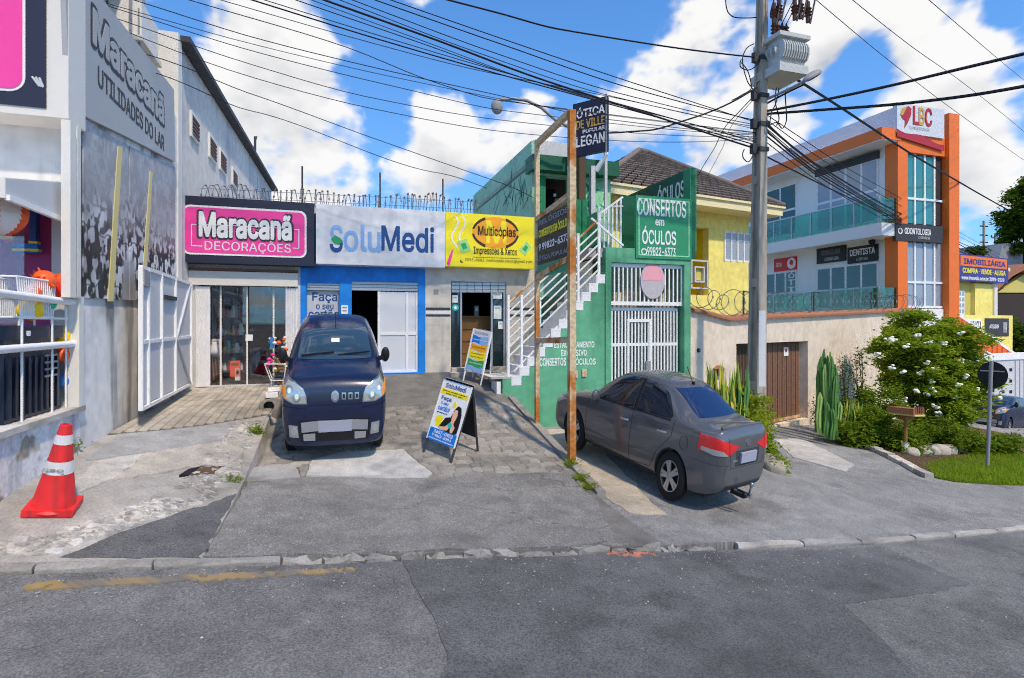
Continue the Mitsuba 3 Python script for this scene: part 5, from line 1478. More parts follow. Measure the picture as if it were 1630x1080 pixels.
# balconies
m = MB(); m.box(XO - .95, XO + .2, YO + .05, YB, zsl0, zsl1); m.box(XO - .95, OF.loc(1428, 365)[0], YO - .1, YO + .05, zsl0, zsl1); part(ob, 'balcony_slab', m, 'white')
m = MB(); m.box(XO - .95, XO + .2, YO + .05, YB, zg - .35, zg); part(ob, 'balcony_slab', m, 'white')
for zz0, hh, pane in ((zsl1, OB.loc(1400, 312)[1] - zsl1, 'tint_glass'), (zg, OB.loc(1400, 456)[1] - zg, 'tint_glass')):
    ys_ = np.arange(YO + .1, YB, 1.25)
    for ya in ys_:
        m = MB(); m.box(XO - .86, XO - .85, ya + .04, min(ya + 1.21, YB), zz0 + .06, zz0 + hh - .05); part(ob, 'balcony_pane', m, pane)
        m = MB(); m.box(XO - .89, XO - .82, ya - .03, ya + .03, zz0, zz0 + hh); part(ob, 'baluster', m, 'alu')
    m = MB(); m.box(XO - .9, XO - .81, YO + .1, YB, zz0 + hh - .05, zz0 + hh + .02); part(ob, 'handrail', m, 'alu')
    m = MB(); OF.box(m, XO - .85, XO + .0, zz0 + .06, zz0 + hh - .05, .02, .03); part(ob, 'balcony_pane', m, pane)


def owin(q, nx, ny, pane, frame='white', fr=O, key=None, d=.02):
    a0, a1, b0, b1 = q
    m = MB(); fr.box(m, a0, a1, b0, b1, d, d + .06); wk = part(key or ob, 'window', m, frame)
    for i in range(nx):
        for j in range(ny):
            w_, h_ = (a1 - a0) / nx, (b1 - b0) / ny
            m = MB(); fr.box(m, a0 + i * w_ + .06, a0 + (i + 1) * w_ - .06, b0 + j * h_ + .06, b0 + (j + 1) * h_ - .06, d + .06, d + .066); part(wk, 'pane', m, pane)


def orect(x0, x1, yt, yb):  # measured at the right edge x1
    a0, a1 = O.loc(x0, 400, .05)[0], O.loc(x1, 400, .05)[0]
    return a0, a1, O.loc(x1, yb, .05)[1], O.loc(x1, yt, .05)[1]


owin(orect(1301, 1398, 252, 352), 4, 2, 'win_grey')
q = orect(1301, 1398, 252, 352); m = MB(); O.box(m, q[0] - .05, q[1] + .05, q[3] - .02, q[3] + .35, .02, .16); part(ob, 'window_hood', m, 'dkgrey')
owin(orect(1219, 1268, 291, 372), 2, 2, 'win_green')
q = orect(1301, 1398, 417, 490); owin(q, 4, 1, 'win_green')
q = orect(1219, 1268, 431, 492); owin(q, 3, 1, 'win_green')
sk = thing('office_sign', 'red sign with a white emblem on the lower floor of the office building', 'sign')
q = orect(1233, 1268, 408, 429)
m = MB(); O.box(m, *q, .02, .09); part(sk, 'panel', m, 'red')
m = MB(); ca, cb = q[1] - (q[1] - q[0]) * .2, (q[2] + q[3]) / 2
O.poly(m, Point(ca, cb).buffer((q[3] - q[2]) * .42).difference(Point(ca, cb + .05).buffer((q[3] - q[2]) * .2)), .09, .1); part(sk, 'emblem', m, 'white')
m = MB(); O.text(m, 'ÓTICA', q[0] + .15, ca - .7, cb - .12, cb + .18, .09); part(sk, 'lettering', m, 'paper')
q = orect(1219, 1268, 431, 492)
vk = thing('window_lettering', 'white letters ÓTICA stacked down the dark door of the office building', 'lettering')
for i, t in enumerate('ÓTICA'):
    h_ = (q[3] - q[2]) / 5.2; m = MB(); O.text(m, t, q[1] - .55, q[1] - .1, q[3] - (i + .95) * h_, q[3] - (i + .15) * h_, .09, depth=.01); part(vk, 'letter', m, 'white')
dn = thing('office_sign', 'black sign lettered Dentista above the lower windows of the office building', 'sign')
q = orect(1350, 1398, 388, 415)
m = MB(); O.box(m, *q, .02, .1); part(dn, 'panel', m, 'black')
m = MB(); hq = q[3] - q[2]; O.text(m, 'DENTISTA', q[0] + .15, q[1] - .12, q[2] + hq * .45, q[3] - hq * .15, .1); part(dn, 'lettering', m, 'white')
m = MB(); O.text(m, '41 3095-2204', q[0] + .5, q[1] - .5, q[2] + hq * .12, q[2] + hq * .3, .1, bold=False); part(dn, 'lettering', m, 'lightgrey')
dn = thing('office_sign', 'plain black sign with small lettering left of the Dentista sign', 'sign')
q = orect(1301, 1347, 388, 415)
m = MB(); O.box(m, *q, .02, .1); part(dn, 'panel', m, 'black')
m = MB(); O.text(m, 'ODONTOLOGIA', q[0] + .3, q[1] - .3, q[2] + hq * .5, q[3] - hq * .25, .1, bold=False); O_ = part(dn, 'lettering', m, 'midgrey')
m = MB(); O.text(m, '41 99165-2204', q[0] + .5, q[1] - .4, q[2] + hq * .12, q[2] + hq * .35, .1); part(dn, 'lettering', m, 'lightgrey')
on = thing('office_sign', 'dark grey band sign across the glass front of the office building', 'sign')
m = MB(); q = OF.pr(1426, 358, 1501, 385, .16); OF.box(m, *q, .0, .16); part(on, 'panel', m, 'dkgrey')
m = MB(); OF.ptext(m, 'ODONTOLOGIA', 1440, 364, 1482, 374, .16); part(on, 'lettering', m, 'white')
m = MB(); OF.ptext(m, 'clínica', 1462, 376, 1480, 381, .16, bold=False); part(on, 'lettering', m, 'lightgrey')
m = MB(); a, b = OF.loc(1433, 368, .16); OF.poly(m, Point(a, b).buffer(.14).difference(Point(a, b).buffer(.09)), .16, .17); part(on, 'emblem', m, 'white')
lb_ = thing('roof_sign', 'white roof sign reading LBC with a red wave on top of the office building', 'sign')
LF = FX(YO - .2)
q = LF.pr(1428, 168, 1503, 243)
m = MB(); xl, zt0 = LF.loc(1428, 164); xr_, zt1 = LF.loc(1503, 197); zlo = LF.loc(1470, 245)[1]
zt_ = (zt0 + LF.loc(1503, 190)[1]) / 2
LF.box(m, xl, xr_, OF.loc(1470, 216)[1] - .1, zp, -.2, 0); part(lb_, 'panel', m, 'signgrey')
m = MB()
up = [(1428 + i * 6.25, 205 + i * 2.1 + 2.6 * math.sin(i * .75)) for i in range(13)]
LF.ppoly(m, up + [(1503, 241), (1428, 217)], 0, .01); part(lb_, 'wave', m, 'maroon')
for t, q3, c in (('L', (1453, 170, 1463, 199), 'maroon'), ('B', (1462, 172, 1471, 200), 'gold'), ('C', (1472, 173, 1483, 202), 'maroon')):
    m = MB(); LF.ptext(m, t, *q3, .0, depth=.03); part(lb_, 'lettering', m, c)
m = MB(); LF.ppoly(m, [(1435, 186), (1438, 174), (1446, 169), (1451, 173), (1450, 184), (1445, 196), (1440, 204), (1441, 192), (1438, 190)], 0, .02); part(lb_, 'bird_mark', m, 'maroon')
m = MB(); LF.ppoly(m, [(1434, 183), (1437, 172), (1444, 170), (1441, 176), (1437, 184)], .02, .03); part(lb_, 'bird_mark', m, 'gold')
m = MB(); LF.ptext(m, 'contabilidade', 1447, 202, 1479, 208, 0, bold=False); part(lb_, 'lettering', m, 'steel')
k = thing('security_lamp', 'small dark round lamp on a stem above the Dentista sign', 'lamp'); m = MB(); a, b = O.loc(1388, 385, .3); m.ball(O.pt(a, b, .3), .15, 2); m.cyl(O.pt(a, b - .3, .1), O.pt(a, b, .3), .03, 6); put(k, m, 'black', smooth=40)

# ------------------------------------------------------------------ far right: small yellow house, brown house, grey gate wall, tile roofs, trees, poles
fh = thing('far_house', 'small pale yellow house with a white door under a purple banner', 'house')
tf_ = 38.0
o_ = att(1530, 480, tf_)
H = Fr((o_[0], o_[1], 0), (math.cos(.15), math.sin(.15), 0))
z_g = H.loc(1560, 580)[1] - 4
q = H.pr(1512, 430, 1586, 520)
m = MB(); H.box(m, q[0], q[1], z_g, q[3], -6, 0); part(fh, 'wall', m, 'olive_yellow')
m = MB(); H.pbox(m, 1552, 452, 1583, 505, 0, .25); part(fh, 'porch_wall', m, 'yellow_wall')
m = MB(); H.pbox(m, 1583, 448, 1588, 530, -.2, .35); part(fh, 'post', m, 'offwhite')
wq = H.pr(1524, 463, 1534, 510, .01); owin(wq, 2, 5, 'win_grey', key=fh, fr=H, d=.0)
m = MB(); H.box(m, q[0] - .3, q[1] + .5, q[3], q[3] + .25, -6.3, .6); part(fh, 'roof', m, 'roof_cream')
fs2 = thing('purple_banner', 'purple banner offering to buy, sell and let, on the small yellow house', 'sign')
m = MB(); H.pbox(m, 1527, 408, 1605, 449, .5, .62); part(fs2, 'panel', m, 'purple_sign')
m = MB(); H.pbox(m, 1529, 410, 1603, 426, .62, .64); part(fs2, 'stripe', m, 'orange')
for t, q3, c in (('IMOBILIÁRIA', (1534, 412, 1600, 423), 'purple_sign'), ('COMPRA · VENDE · ALUGA', (1532, 429, 1600, 437), 'yellow'), ('www.imoveis.com.br 3095-2220', (1530, 441, 1598, 447), 'white')):
    m = MB(); H.ptext(m, t, *q3, .64 if c == 'purple_sign' else .62, depth=.02); part(fs2, 'lettering', m, c)
pw = thing('garden_wall', 'pale yellow garden wall with two painted advertising panels', 'wall')
m = MB(); H.pbox(m, 1528, 502, 1612, 546, 1.5, 1.8); H.box(m, *H.pr(1528, 546, 1612, 580, 1.8)[:2], z_g, H.loc(1570, 545, 1.8)[1], 1.5, 1.79); part(pw, 'wall', m, 'yellow_wall')
m = MB(); H.pbox(m, 1533, 508, 1563, 530, 1.8, 1.83); part(pw, 'panel', m, 'white'); m = MB(); H.ptext(m, 'ADVOCACIA', 1534, 511, 1562, 527, 1.83); part(pw, 'lettering', m, 'dkgrey')
m = MB(); H.pbox(m, 1568, 507, 1606, 536, 1.8, 1.83); part(pw, 'panel', m, 'dkgrey'); m = MB(); H.ptext(m, 'ATELIER', 1575, 517, 1590, 523, 1.83); part(pw, 'lettering', m, 'white')
m = MB(); H.ptext(m, 'www', 1597, 513, 1603, 530, 1.83); part(pw, 'lettering', m, 'lightgrey')
bh = thing('brown_house', 'brown house with a grey roof at the right edge', 'house')
o2 = att(1600, 480, 46.0)
H2 = Fr((o2[0], o2[1], 0), (math.cos(.1), math.sin(.1), 0))
m = MB(); H2.box(m, H2.loc(1584, 470)[0], H2.loc(1700, 470)[0], -9, H2.loc(1600, 458)[1], -6, 0); part(bh, 'wall', m, 'bark_dark')
m = MB(); H2.ppoly(m, [(1580, 470), (1612, 440), (1634, 428), (1720, 470), (1720, 460), (1634, 420), (1580, 462)], -6, .8); part(bh, 'roof', m, 'terracotta')
m = MB(); H2.ppoly(m, [(1590, 466), (1634, 434), (1700, 466)], -.3, .1); part(bh, 'gable', m, 'olive_yellow')
fr2 = thing('grey_roofed_house', 'low house with a grey roof behind the brown house', 'house')
H3 = Fr(att(1610, 400, 62), (math.cos(.1), math.sin(.1), 0)); H3.o[2] = 0
m = MB(); H3.ppoly(m, [(1585, 425), (1597, 388), (1700, 388), (1700, 425)], -8, 0); part(fr2, 'roof', m, 'steel'); m = MB(); H3.pbox(m, 1590, 425, 1700, 470, -7, -.5); part(fr2, 'wall', m, 'house_grey')
gw = thing('gate_wall', 'light grey wall with small square openings behind the dark blue car', 'wall')
o3 = att(1590, 600, 33.0)
H4 = Fr((o3[0], o3[1], 0), (math.cos(.12), math.sin(.12), 0))
m = MB(); q = H4.pr(1556, 566, 1700, 690); H4.box(m, q[0], q[1], q[2] - 2, q[3], -.3, 0); part(gw, 'wall', m, 'grey_house')
m = MB(); H4.pbox(m, 1554, 562, 1700, 572, -.35, .08); part(gw, 'band', m, 'white')
for y in (589, 607, 624):
    for x in (1597, 1609):
        m = MB(); H4.pbox(m, x - 2.2, y - 2.5, x + 2.2, y + 2.5, 0, .01); part(gw, 'opening', m, 'black')
m = MB()
for x in range(1616, 1660, 7): H4.pbox(m, x, 574, x + 1, 665, 0, .02)
part(gw, 'groove', m, 'midgrey', kind='stuff')
tr = thing('tiled_lean_to', 'bright orange tiled lean-to roof sloping down behind the bush', 'roof')
rd = [att(x, y, 33.2) for x, y in ((1505, 498), (1612, 562), (1612, 566), (1560, 566), (1505, 566))]
H5 = Fr((rd[0][0], rd[0][1], 0), (math.cos(.12), math.sin(.12), 0))
P = [H5.pt(*H5.loc(1515, 500, .6), .6), H5.pt(*H5.loc(1612, 561, .6), .6)]
m = MB(); H5.ppoly(m, [(1490, 498), (1525, 500), (1612, 562), (1490, 566)], .0, .5); part(tr, 'slope', m, 'orange_tile')
for i in range(11):
    m = MB(); x = 1524 + i * 8; H5.ppoly(m, [(x, 503 + i * 5.6), (x + 6.4, 507 + i * 5.6), (x + 6.4, 565), (x, 565)], .5, .56); part(tr, 'tile_row', m, 'orange_tile')
m = MB(); m.bar(H5.pt(*H5.loc(1520, 498, .5), .3), H5.pt(*H5.loc(1614, 563, .5), .3), .5, .16); part(tr, 'verge', m, 'white')
for x, yt, yb, t, lb in ((1566, 352, 420, 62, 'far utility pole, the left of two beyond the purple banner'), (1584, 372, 420, 75, 'far utility pole, the right and shorter of two beyond the purple banner')):
    k = thing('utility_pole', lb, 'utility pole'); a, b = att(x, yt, t), att(x, 560, t)
    m = MB().cyl(b, a, .17, 8, .12); part(k, 'shaft', m, 'pole_concrete')
    for dz in (.6, 1.6, 2.4):
        m = MB(); m.box(a[0] - .6, a[0] + .6, a[1] - .06, a[1] + .06, a[2] - dz - .06, a[2] - dz + .06); part(k, 'crossarm', m, 'bark_dark')


# ------------------------------------------------------------------ cars
def man(mesh):
    m = m3d.Manifold(m3d.Mesh(vert_properties=np.asarray(mesh.vertices, np.float32), tri_verts=np.asarray(mesh.faces, np.uint32)))
    return m


def tri(m):
    q = m.to_mesh()
    return trimesh.Trimesh(q.vert_properties[:, :3], q.tri_verts, process=False)


def loft(S, n=84):
    L = S['zt'][-1][0]
    u = np.linspace(0, 1, n)
    s = L * (.5 - .5 * np.cos(np.pi * u)) * .85 + L * u * .15
    g = {k: PchipInterpolator(*np.array(v).T)(s) for k, v in S.items()}
    rings = []
    for i in range(n):
        zb, zt, W_, Wt, zk = (g[k][i] for k in ('zb', 'zt', 'W', 'Wt', 'zk'))
        cr = min(.045, .3 * (zt - zk))
        zs = zt - cr
        zk = min(zk, zs - .01)
        Wb = W_ * .975
        P = np.array([(0, zb), (W_ * .78, zb), (W_ * .93, zb + .03), (W_ * .985, zb + .3 * (zk - zb)), (W_, zb + .55 * (zk - zb)), (W_ * .995, zb + .8 * (zk - zb)), (Wb, zk), (Wb + (Wt - Wb) * .5 + .018, zk + .5 * (zs - zk)), (Wt + .008, zk + .93 * (zs - zk)), (Wt * .88, zs + .45 * cr), (Wt * .5, zs + .85 * cr), (0, zt)])
        for _ in range(2):  # soften corners, ends kept
            q = np.empty((2 * len(P) - 2, 2)); q[0::2] = .75 * P[:-1] + .25 * P[1:]; q[1::2] = .25 * P[:-1] + .75 * P[1:]
            q[0], q[-1] = P[0], P[-1]
            P = q
        left = np.column_stack([np.full(len(P), -s[i]), P[:, 0], P[:, 1]])
        right = left[1:-1][::-1] * [1, -1, 1]
        rings.append(np.vstack([left, right]))
    R_ = np.array(rings); m = R_.shape[1]
    v = R_.reshape(-1, 3)
    i, j = np.meshgrid(np.arange(n - 1), np.arange(m), indexing='ij')
    q = np.stack([i * m + j, (i + 1) * m + j, (i + 1) * m + (j + 1) % m, i * m + (j + 1) % m], -1).reshape(-1, 4)
    f = np.vstack([q[:, [0, 1, 2]], q[:, [0, 2, 3]]])
    v = np.vstack([v, R_[0].mean(0), R_[-1].mean(0)]); k = np.arange(m)
    f = np.vstack([f, np.stack([k * 0 + n * m, k, (k + 1) % m], 1), np.stack([k * 0 + n * m + 1, (n - 1) * m + (k + 1) % m, (n - 1) * m + k], 1)])
    t = trimesh.Trimesh(v, f, process=False)
    if t.volume < 0: t.faces = t.faces[:, ::-1]
    return t


def prism(pts, axis, lo, hi):
    """polygon (a, b) pushed along an axis: 'side' = (s, z) along y, 'end' = (y, z) along s, 'top' = (s, y) along z; s is counted back from the nose"""
    p = np.asarray(pts, float)
    if Polygon(p).exterior.is_ccw is False: p = p[::-1]
    e = m3d.CrossSection([p.tolist()]).extrude(hi - lo)
    if axis == 'side': M_ = [[-1, 0, 0, 0], [0, 0, 1, lo], [0, 1, 0, 0]]
    elif axis == 'end': M_ = [[0, 0, -1, -lo], [1, 0, 0, 0], [0, 1, 0, 0]]
    else: M_ = [[-1, 0, 0, 0], [0, 1, 0, 0], [0, 0, 1, lo]]
    r = e.transform(np.array(M_, float))
    return r


def seam(pts, w=.006, closed=False):
    g = LineString(list(pts) + ([pts[0]] if closed else [])).buffer(w, cap_style=2)
    return g


def gprism(g, axis, lo, hi):
    out = None
    for q in getattr(g, 'geoms', [g]):
        e = prism(np.array(q.exterior.coords)[:-1], axis, lo, hi)
        for r in q.interiors:
            e = e - prism(np.array(r.coords)[:-1], axis, lo - .01, hi + .01)
        out = e if out is None else out + e
    return out


class Car:
    def __init__(s, key, S, Mx, paint, K, KY=1.0):
        s.key, s.M, s.K, s.paint, s.KY = key, Mx, K, paint, KY
        s.t0 = loft(S)
        s.body = man(s.t0)
        vn = s.t0.vertex_normals
        s.off = lambda d: man(trimesh.Trimesh(s.t0.vertices + vn * d, s.t0.faces, process=False))
        s.o = {}

    def shell(s, d):
        if d not in s.o: s.o[d] = s.off(d)
        return s.o[d]

    def place(s, mesh):
        v = np.asarray(mesh.vertices, float) * [1, s.KY, s.K]
        return trimesh.Trimesh(v @ s.M[:3, :3].T + s.M[:3, 3], mesh.faces, process=False)

    def part(s, name, mesh, m, smooth=30, parent=None, **kw):
        if isinstance(mesh, MB): mesh = mesh.mesh()
        elif hasattr(mesh, 'to_mesh'): mesh = tri(mesh)
        return part(parent or s.key, name, s.place(mesh), m, smooth=smooth, **kw)

    def decal(s, name, pr, m, d=.004, parent=None, **kw):
        g = s.shell(d) ^ pr
        core = s.shell(-.03)
        g = g - core
        if g.num_tri() == 0: print('empty decal', name); return None
        return s.part(name, g, m, parent=parent, **kw)

    def grooves(s, gs):
        core = s.shell(-.014)
        for g, axis, lo, hi in gs:
            s.body = s.body - (gprism(g, axis, lo, hi) - core)

    def wheel(s, x, y, r, w, side, rim='rim', spokes=5):
        prof = [(r * .62, -w / 2), (r * .9, -w / 2), (r * .985, -w / 2 + .03), (r, -w / 4), (r, w / 4), (r * .985, w / 2 - .03), (r * .9, w / 2), (r * .66, w / 2), (r * .62, w / 2 - .02)]
        key = s.part('wheel', MB().lathe(prof, (x, y, r), 36, 'y'), 'rubber', smooth=40)
        yo = y + side * (w / 2 - .035)
        m = MB().lathe([(r * .66, 0), (r * .66, .02 * side), (r * .60, .02 * side), (r * .58, -.03 * side)], (x, yo, r), 32, 'y')
        for i in range(spokes):
            a = 2 * np.pi * i / spokes + .3
            for da in (-.15, .15):
                c0, c1 = np.array([np.sin(a + da * 1.6), 0, np.cos(a + da * 1.6)]), np.array([np.sin(a + da), 0, np.cos(a + da)])
                m.bar(np.array([x, yo + .012 * side, r]) + c0 * r * .14, np.array([x, yo + .008 * side, r]) + c1 * r * .63, .042, .03, up=(0, 1, 0))
        m.lathe([(0, .02 * side), (r * .15, .018 * side), (r * .17, -.02 * side)], (x, yo, r), 20, 'y')
        s.part('rim', m, rim, parent=key)
        m = MB().lathe([(0, 0), (r * .63, 0)], (x, yo - .05 * side, r), 24, 'y'); s.part('brake_disc', m, 'black', parent=key)


def car_matrix(fwd, origin, scale=1.0):
    f = np.asarray(fwd, float); f /= np.linalg.norm(f)
    l = np.cross([0, 0, 1], f); l /= np.linalg.norm(l)
    u = np.cross(f, l)
    M_ = np.eye(4); M_[:3, 0], M_[:3, 1], M_[:3, 2] = f * scale, l * scale, u * scale; M_[:3, 3] = origin
    return M_


def mirror(p):
    return [(-a, b) for a, b in p]


def hatchback(key, Mx, paint, K, detail=True):
    S = dict(zt=[(0, .64), (.03, .76), (.08, .88), (.2, .965), (.5, 1.01), (.85, 1.045), (1.0, 1.08), (1.3, 1.19), (1.62, 1.295), (1.8, 1.32), (2.4, 1.335), (3.2, 1.32), (3.45, 1.27), (3.6, 1.13), (3.72, .95), (3.77, .75)],
             W=[(0, .62), (.03, .71), (.1, .775), (.3, .81), (.8, .815), (3.2, .815), (3.6, .76), (3.77, .6)], Wt=[(0, .50), (.08, .62), (.2, .67), (.5, .695), (.85, .70), (1.0, .69), (1.3, .655), (1.65, .63), (2.0, .625), (3.2, .61), (3.5, .59), (3.77, .45)],
             zk=[(0, .54), (.08, .78), (.2, .87), (.5, .91), (.9, .92), (1.4, .95), (3.2, .97), (3.5, .95), (3.77, .6)], zb=[(0, .24), (.3, .19), (3.4, .2), (3.77, .35)])
    c = Car(key, S, Mx, paint, K)
    r = .30
    for x in (.74, 3.12):
        for sd in (-1, 1):
            cyl = m3d.Manifold.cylinder(.5, r * 1.17, r * 1.17, 40).transform(np.array([[1, 0, 0, -x], [0, 0, 1, .56 if sd > 0 else -1.06], [0, 1, 0, r]], float))
            c.body = c.body - cyl
    gs = [(seam([(.16, -.66), (.20, .66)]).union(seam([(.17, -.55), (.10, 0), (.17, .55)])), 'top', .6, 1.2)]
    c.grooves([(seam([(.9, .35), (.95, .95)]).union(seam([(2.0, .3), (2.02, .96)])).union(seam([(.9, .3), (2.0, .28), (2.9, .3)])), 'side', a, b) for a, b in ((.4, 1.2), (-1.2, -.4))])
    c.grooves([(seam([(-.41, .70), (.41, .70)]).union(seam([(-.78, .70), (-.41, .66)])).union(seam([(.78, .70), (.41, .66)])), 'end', -.05, .5)])
    c.part('body', c.body, paint)
    ws = [(-.595, 1.055), (.595, 1.055), (.61, 1.08), (.565, 1.295), (.53, 1.31), (-.53, 1.31), (-.565, 1.295), (-.61, 1.08)]
    c.decal('windscreen', prism(ws, 'end', .8, 1.9), 'car_glass_front')
    for a, b in ((.3, 1.0), (-1.0, -.3)):
        c.decal('side_window', prism([(1.25, .985), (1.62, 1.22), (2.0, 1.245), (2.02, .99)], 'side', a, b), 'car_glass')
        c.decal('side_window', prism([(2.1, .99), (2.08, 1.245), (3.0, 1.235), (3.2, 1.0)], 'side', a, b), 'car_glass')
    for sg in (1, -1):
        hl = [(.415 * sg, .715), (.62 * sg, .72), (.775 * sg, .78), (.79 * sg, .89), (.72 * sg, .965), (.60 * sg, .945), (.47 * sg, .875), (.43 * sg, .80)]
        k1 = c.decal('headlight', prism(hl, 'end', -.05, .5), 'chrome', d=.006)
        inner = np.array(hl); inner = inner.mean(0) + (inner - inner.mean(0)) * .9
        c.decal('lens', prism(inner, 'end', -.05, .5), 'lamp_lens', d=.010, parent=k1)
        for cx_, cz_, rr_ in ((.57, .80, .062), (.68, .86, .055)):
            c.decal('reflector', gprism(Point(cx_ * sg, cz_).buffer(rr_).difference(Point(cx_ * sg, cz_).buffer(rr_ * .72)), 'end', -.05, .5), 'chrome', d=.013, parent=k1)
            c.decal('bulb', gprism(Point(cx_ * sg, cz_).buffer(rr_ * .45), 'end', -.05, .5), 'paper', d=.014, parent=k1)
        c.decal('indicator', prism([(.715 * sg, .78), (.79 * sg, .80), (.80 * sg, .90), (.745 * sg, .90)], 'end', -.05, .5), 'amber', d=.012, parent=k1)
        m = MB(); a = np.array([.55 * sg, .73]); m.lathe([(0, .0), (.05, .005), (.06, .02), (.065, 0)], (0, 0, 0), 16)
        fog = [(.545 * sg, .345), (.68 * sg, .355), (.69 * sg, .49), (.56 * sg, .48)]
        k2 = c.decal('fog_lamp', prism(fog, 'end', -.05, .4), 'midgrey', d=.006)
        c.decal('lens', gprism(Point(.615 * sg, .42).buffer(.045), 'end', -.05, .4), 'lamp_lens', d=.012, parent=k2)
        c.decal('bumper_insert', prism([(.20 * sg, .415), (.50 * sg, .40), (.51 * sg, .515), (.20 * sg, .53)], 'end', -.05, .3), 'steel', d=.008)
        c.decal('bumper_insert', prism([(.30 * sg, .30), (.47 * sg, .305), (.48 * sg, .38), (.30 * sg, .385)], 'end', -.05, .3), 'midgrey', d=.008)
        mm = MB().ball((-1.22, .865 * sg, 1.05), .095, 2, (.55, .8, 1.0)); mm.bar((-1.2, .72 * sg, 1.0), (-1.2, .84 * sg, 1.02), .06, .05); c.part('mirror', mm, 'black', smooth=40)
    c.decal('lower_grille', prism([(-.52, .29), (.52, .29), (.54, .54), (-.54, .54)], 'end', -.05, .3), 'black', d=.003)
    c.decal('upper_grille', prism([(-.38, .735), (.40, .735), (.42, .84), (-.40, .84)], 'end', -.05, .4), 'car_navy', d=.004)
    pts_ = [(x_, z_) for x_, z_ in ((-.255, .395), (.255, .395), (.255, .525), (-.255, .525))]
    m = MB(); m.hexa([[.012, -.255, .395], [.012, .255, .395], [-.03, .255, .395], [-.03, -.255, .395], [.012, -.255, .525], [.012, .255, .525], [-.03, .255, .525], [-.03, -.255, .525]]); c.part('number_plate', m, 'plate', smooth=False)
    em = Point(0, .79).buffer(.062, quad_segs=8)
    c.decal('emblem', gprism(em, 'end', -.05, .4), 'chrome', d=.012)
    c.decal('emblem_core', gprism(Point(0, .79).buffer(.038, quad_segs=8), 'end', -.05, .4), 'steel', d=.016)
    for i in range(3):
        c.decal('grille_bar', prism([(.10 + i * .10, .752), (.165 + i * .10, .752), (.165 + i * .10, .828), (.10 + i * .10, .828)], 'end', -.05, .4), 'chrome', d=.010)
        c.decal('grille_slot', prism([(.117 + i * .10, .768), (.148 + i * .10, .768), (.148 + i * .10, .812), (.117 + i * .10, .812)], 'end', -.05, .4), 'black', d=.013)
    # wipers, aerial, rear view mirror sticker
    for y0, y1 in ((.05, .58), (-.55, -.02)):
        m = MB()
        za = 1.075
        m.bar((-1.0, y0, za + .015), (-1.04, y1, za + .045), .018, .02); c.part('wiper', m, 'black', smooth=False)
    m = MB().cyl((-1.75, 0, 1.31), (-2.05, 0, 1.48), .007, 5); c.part('aerial', m, 'black')
    c.decal('windscreen_sticker', prism([(-.07, 1.20), (.07, 1.20), (.07, 1.235), (-.07, 1.235)], 'end', .8, 1.9), 'paper', d=.007)
    for x in (.74, 3.12):
        for sd in (-1, 1): c.wheel(-x, sd * .70, r, .18, sd)
    m = MB(); m.box(-3.5, -.2, -.62, .62, .17, .3); c.part('underbody', m, 'black', smooth=False)
    return c


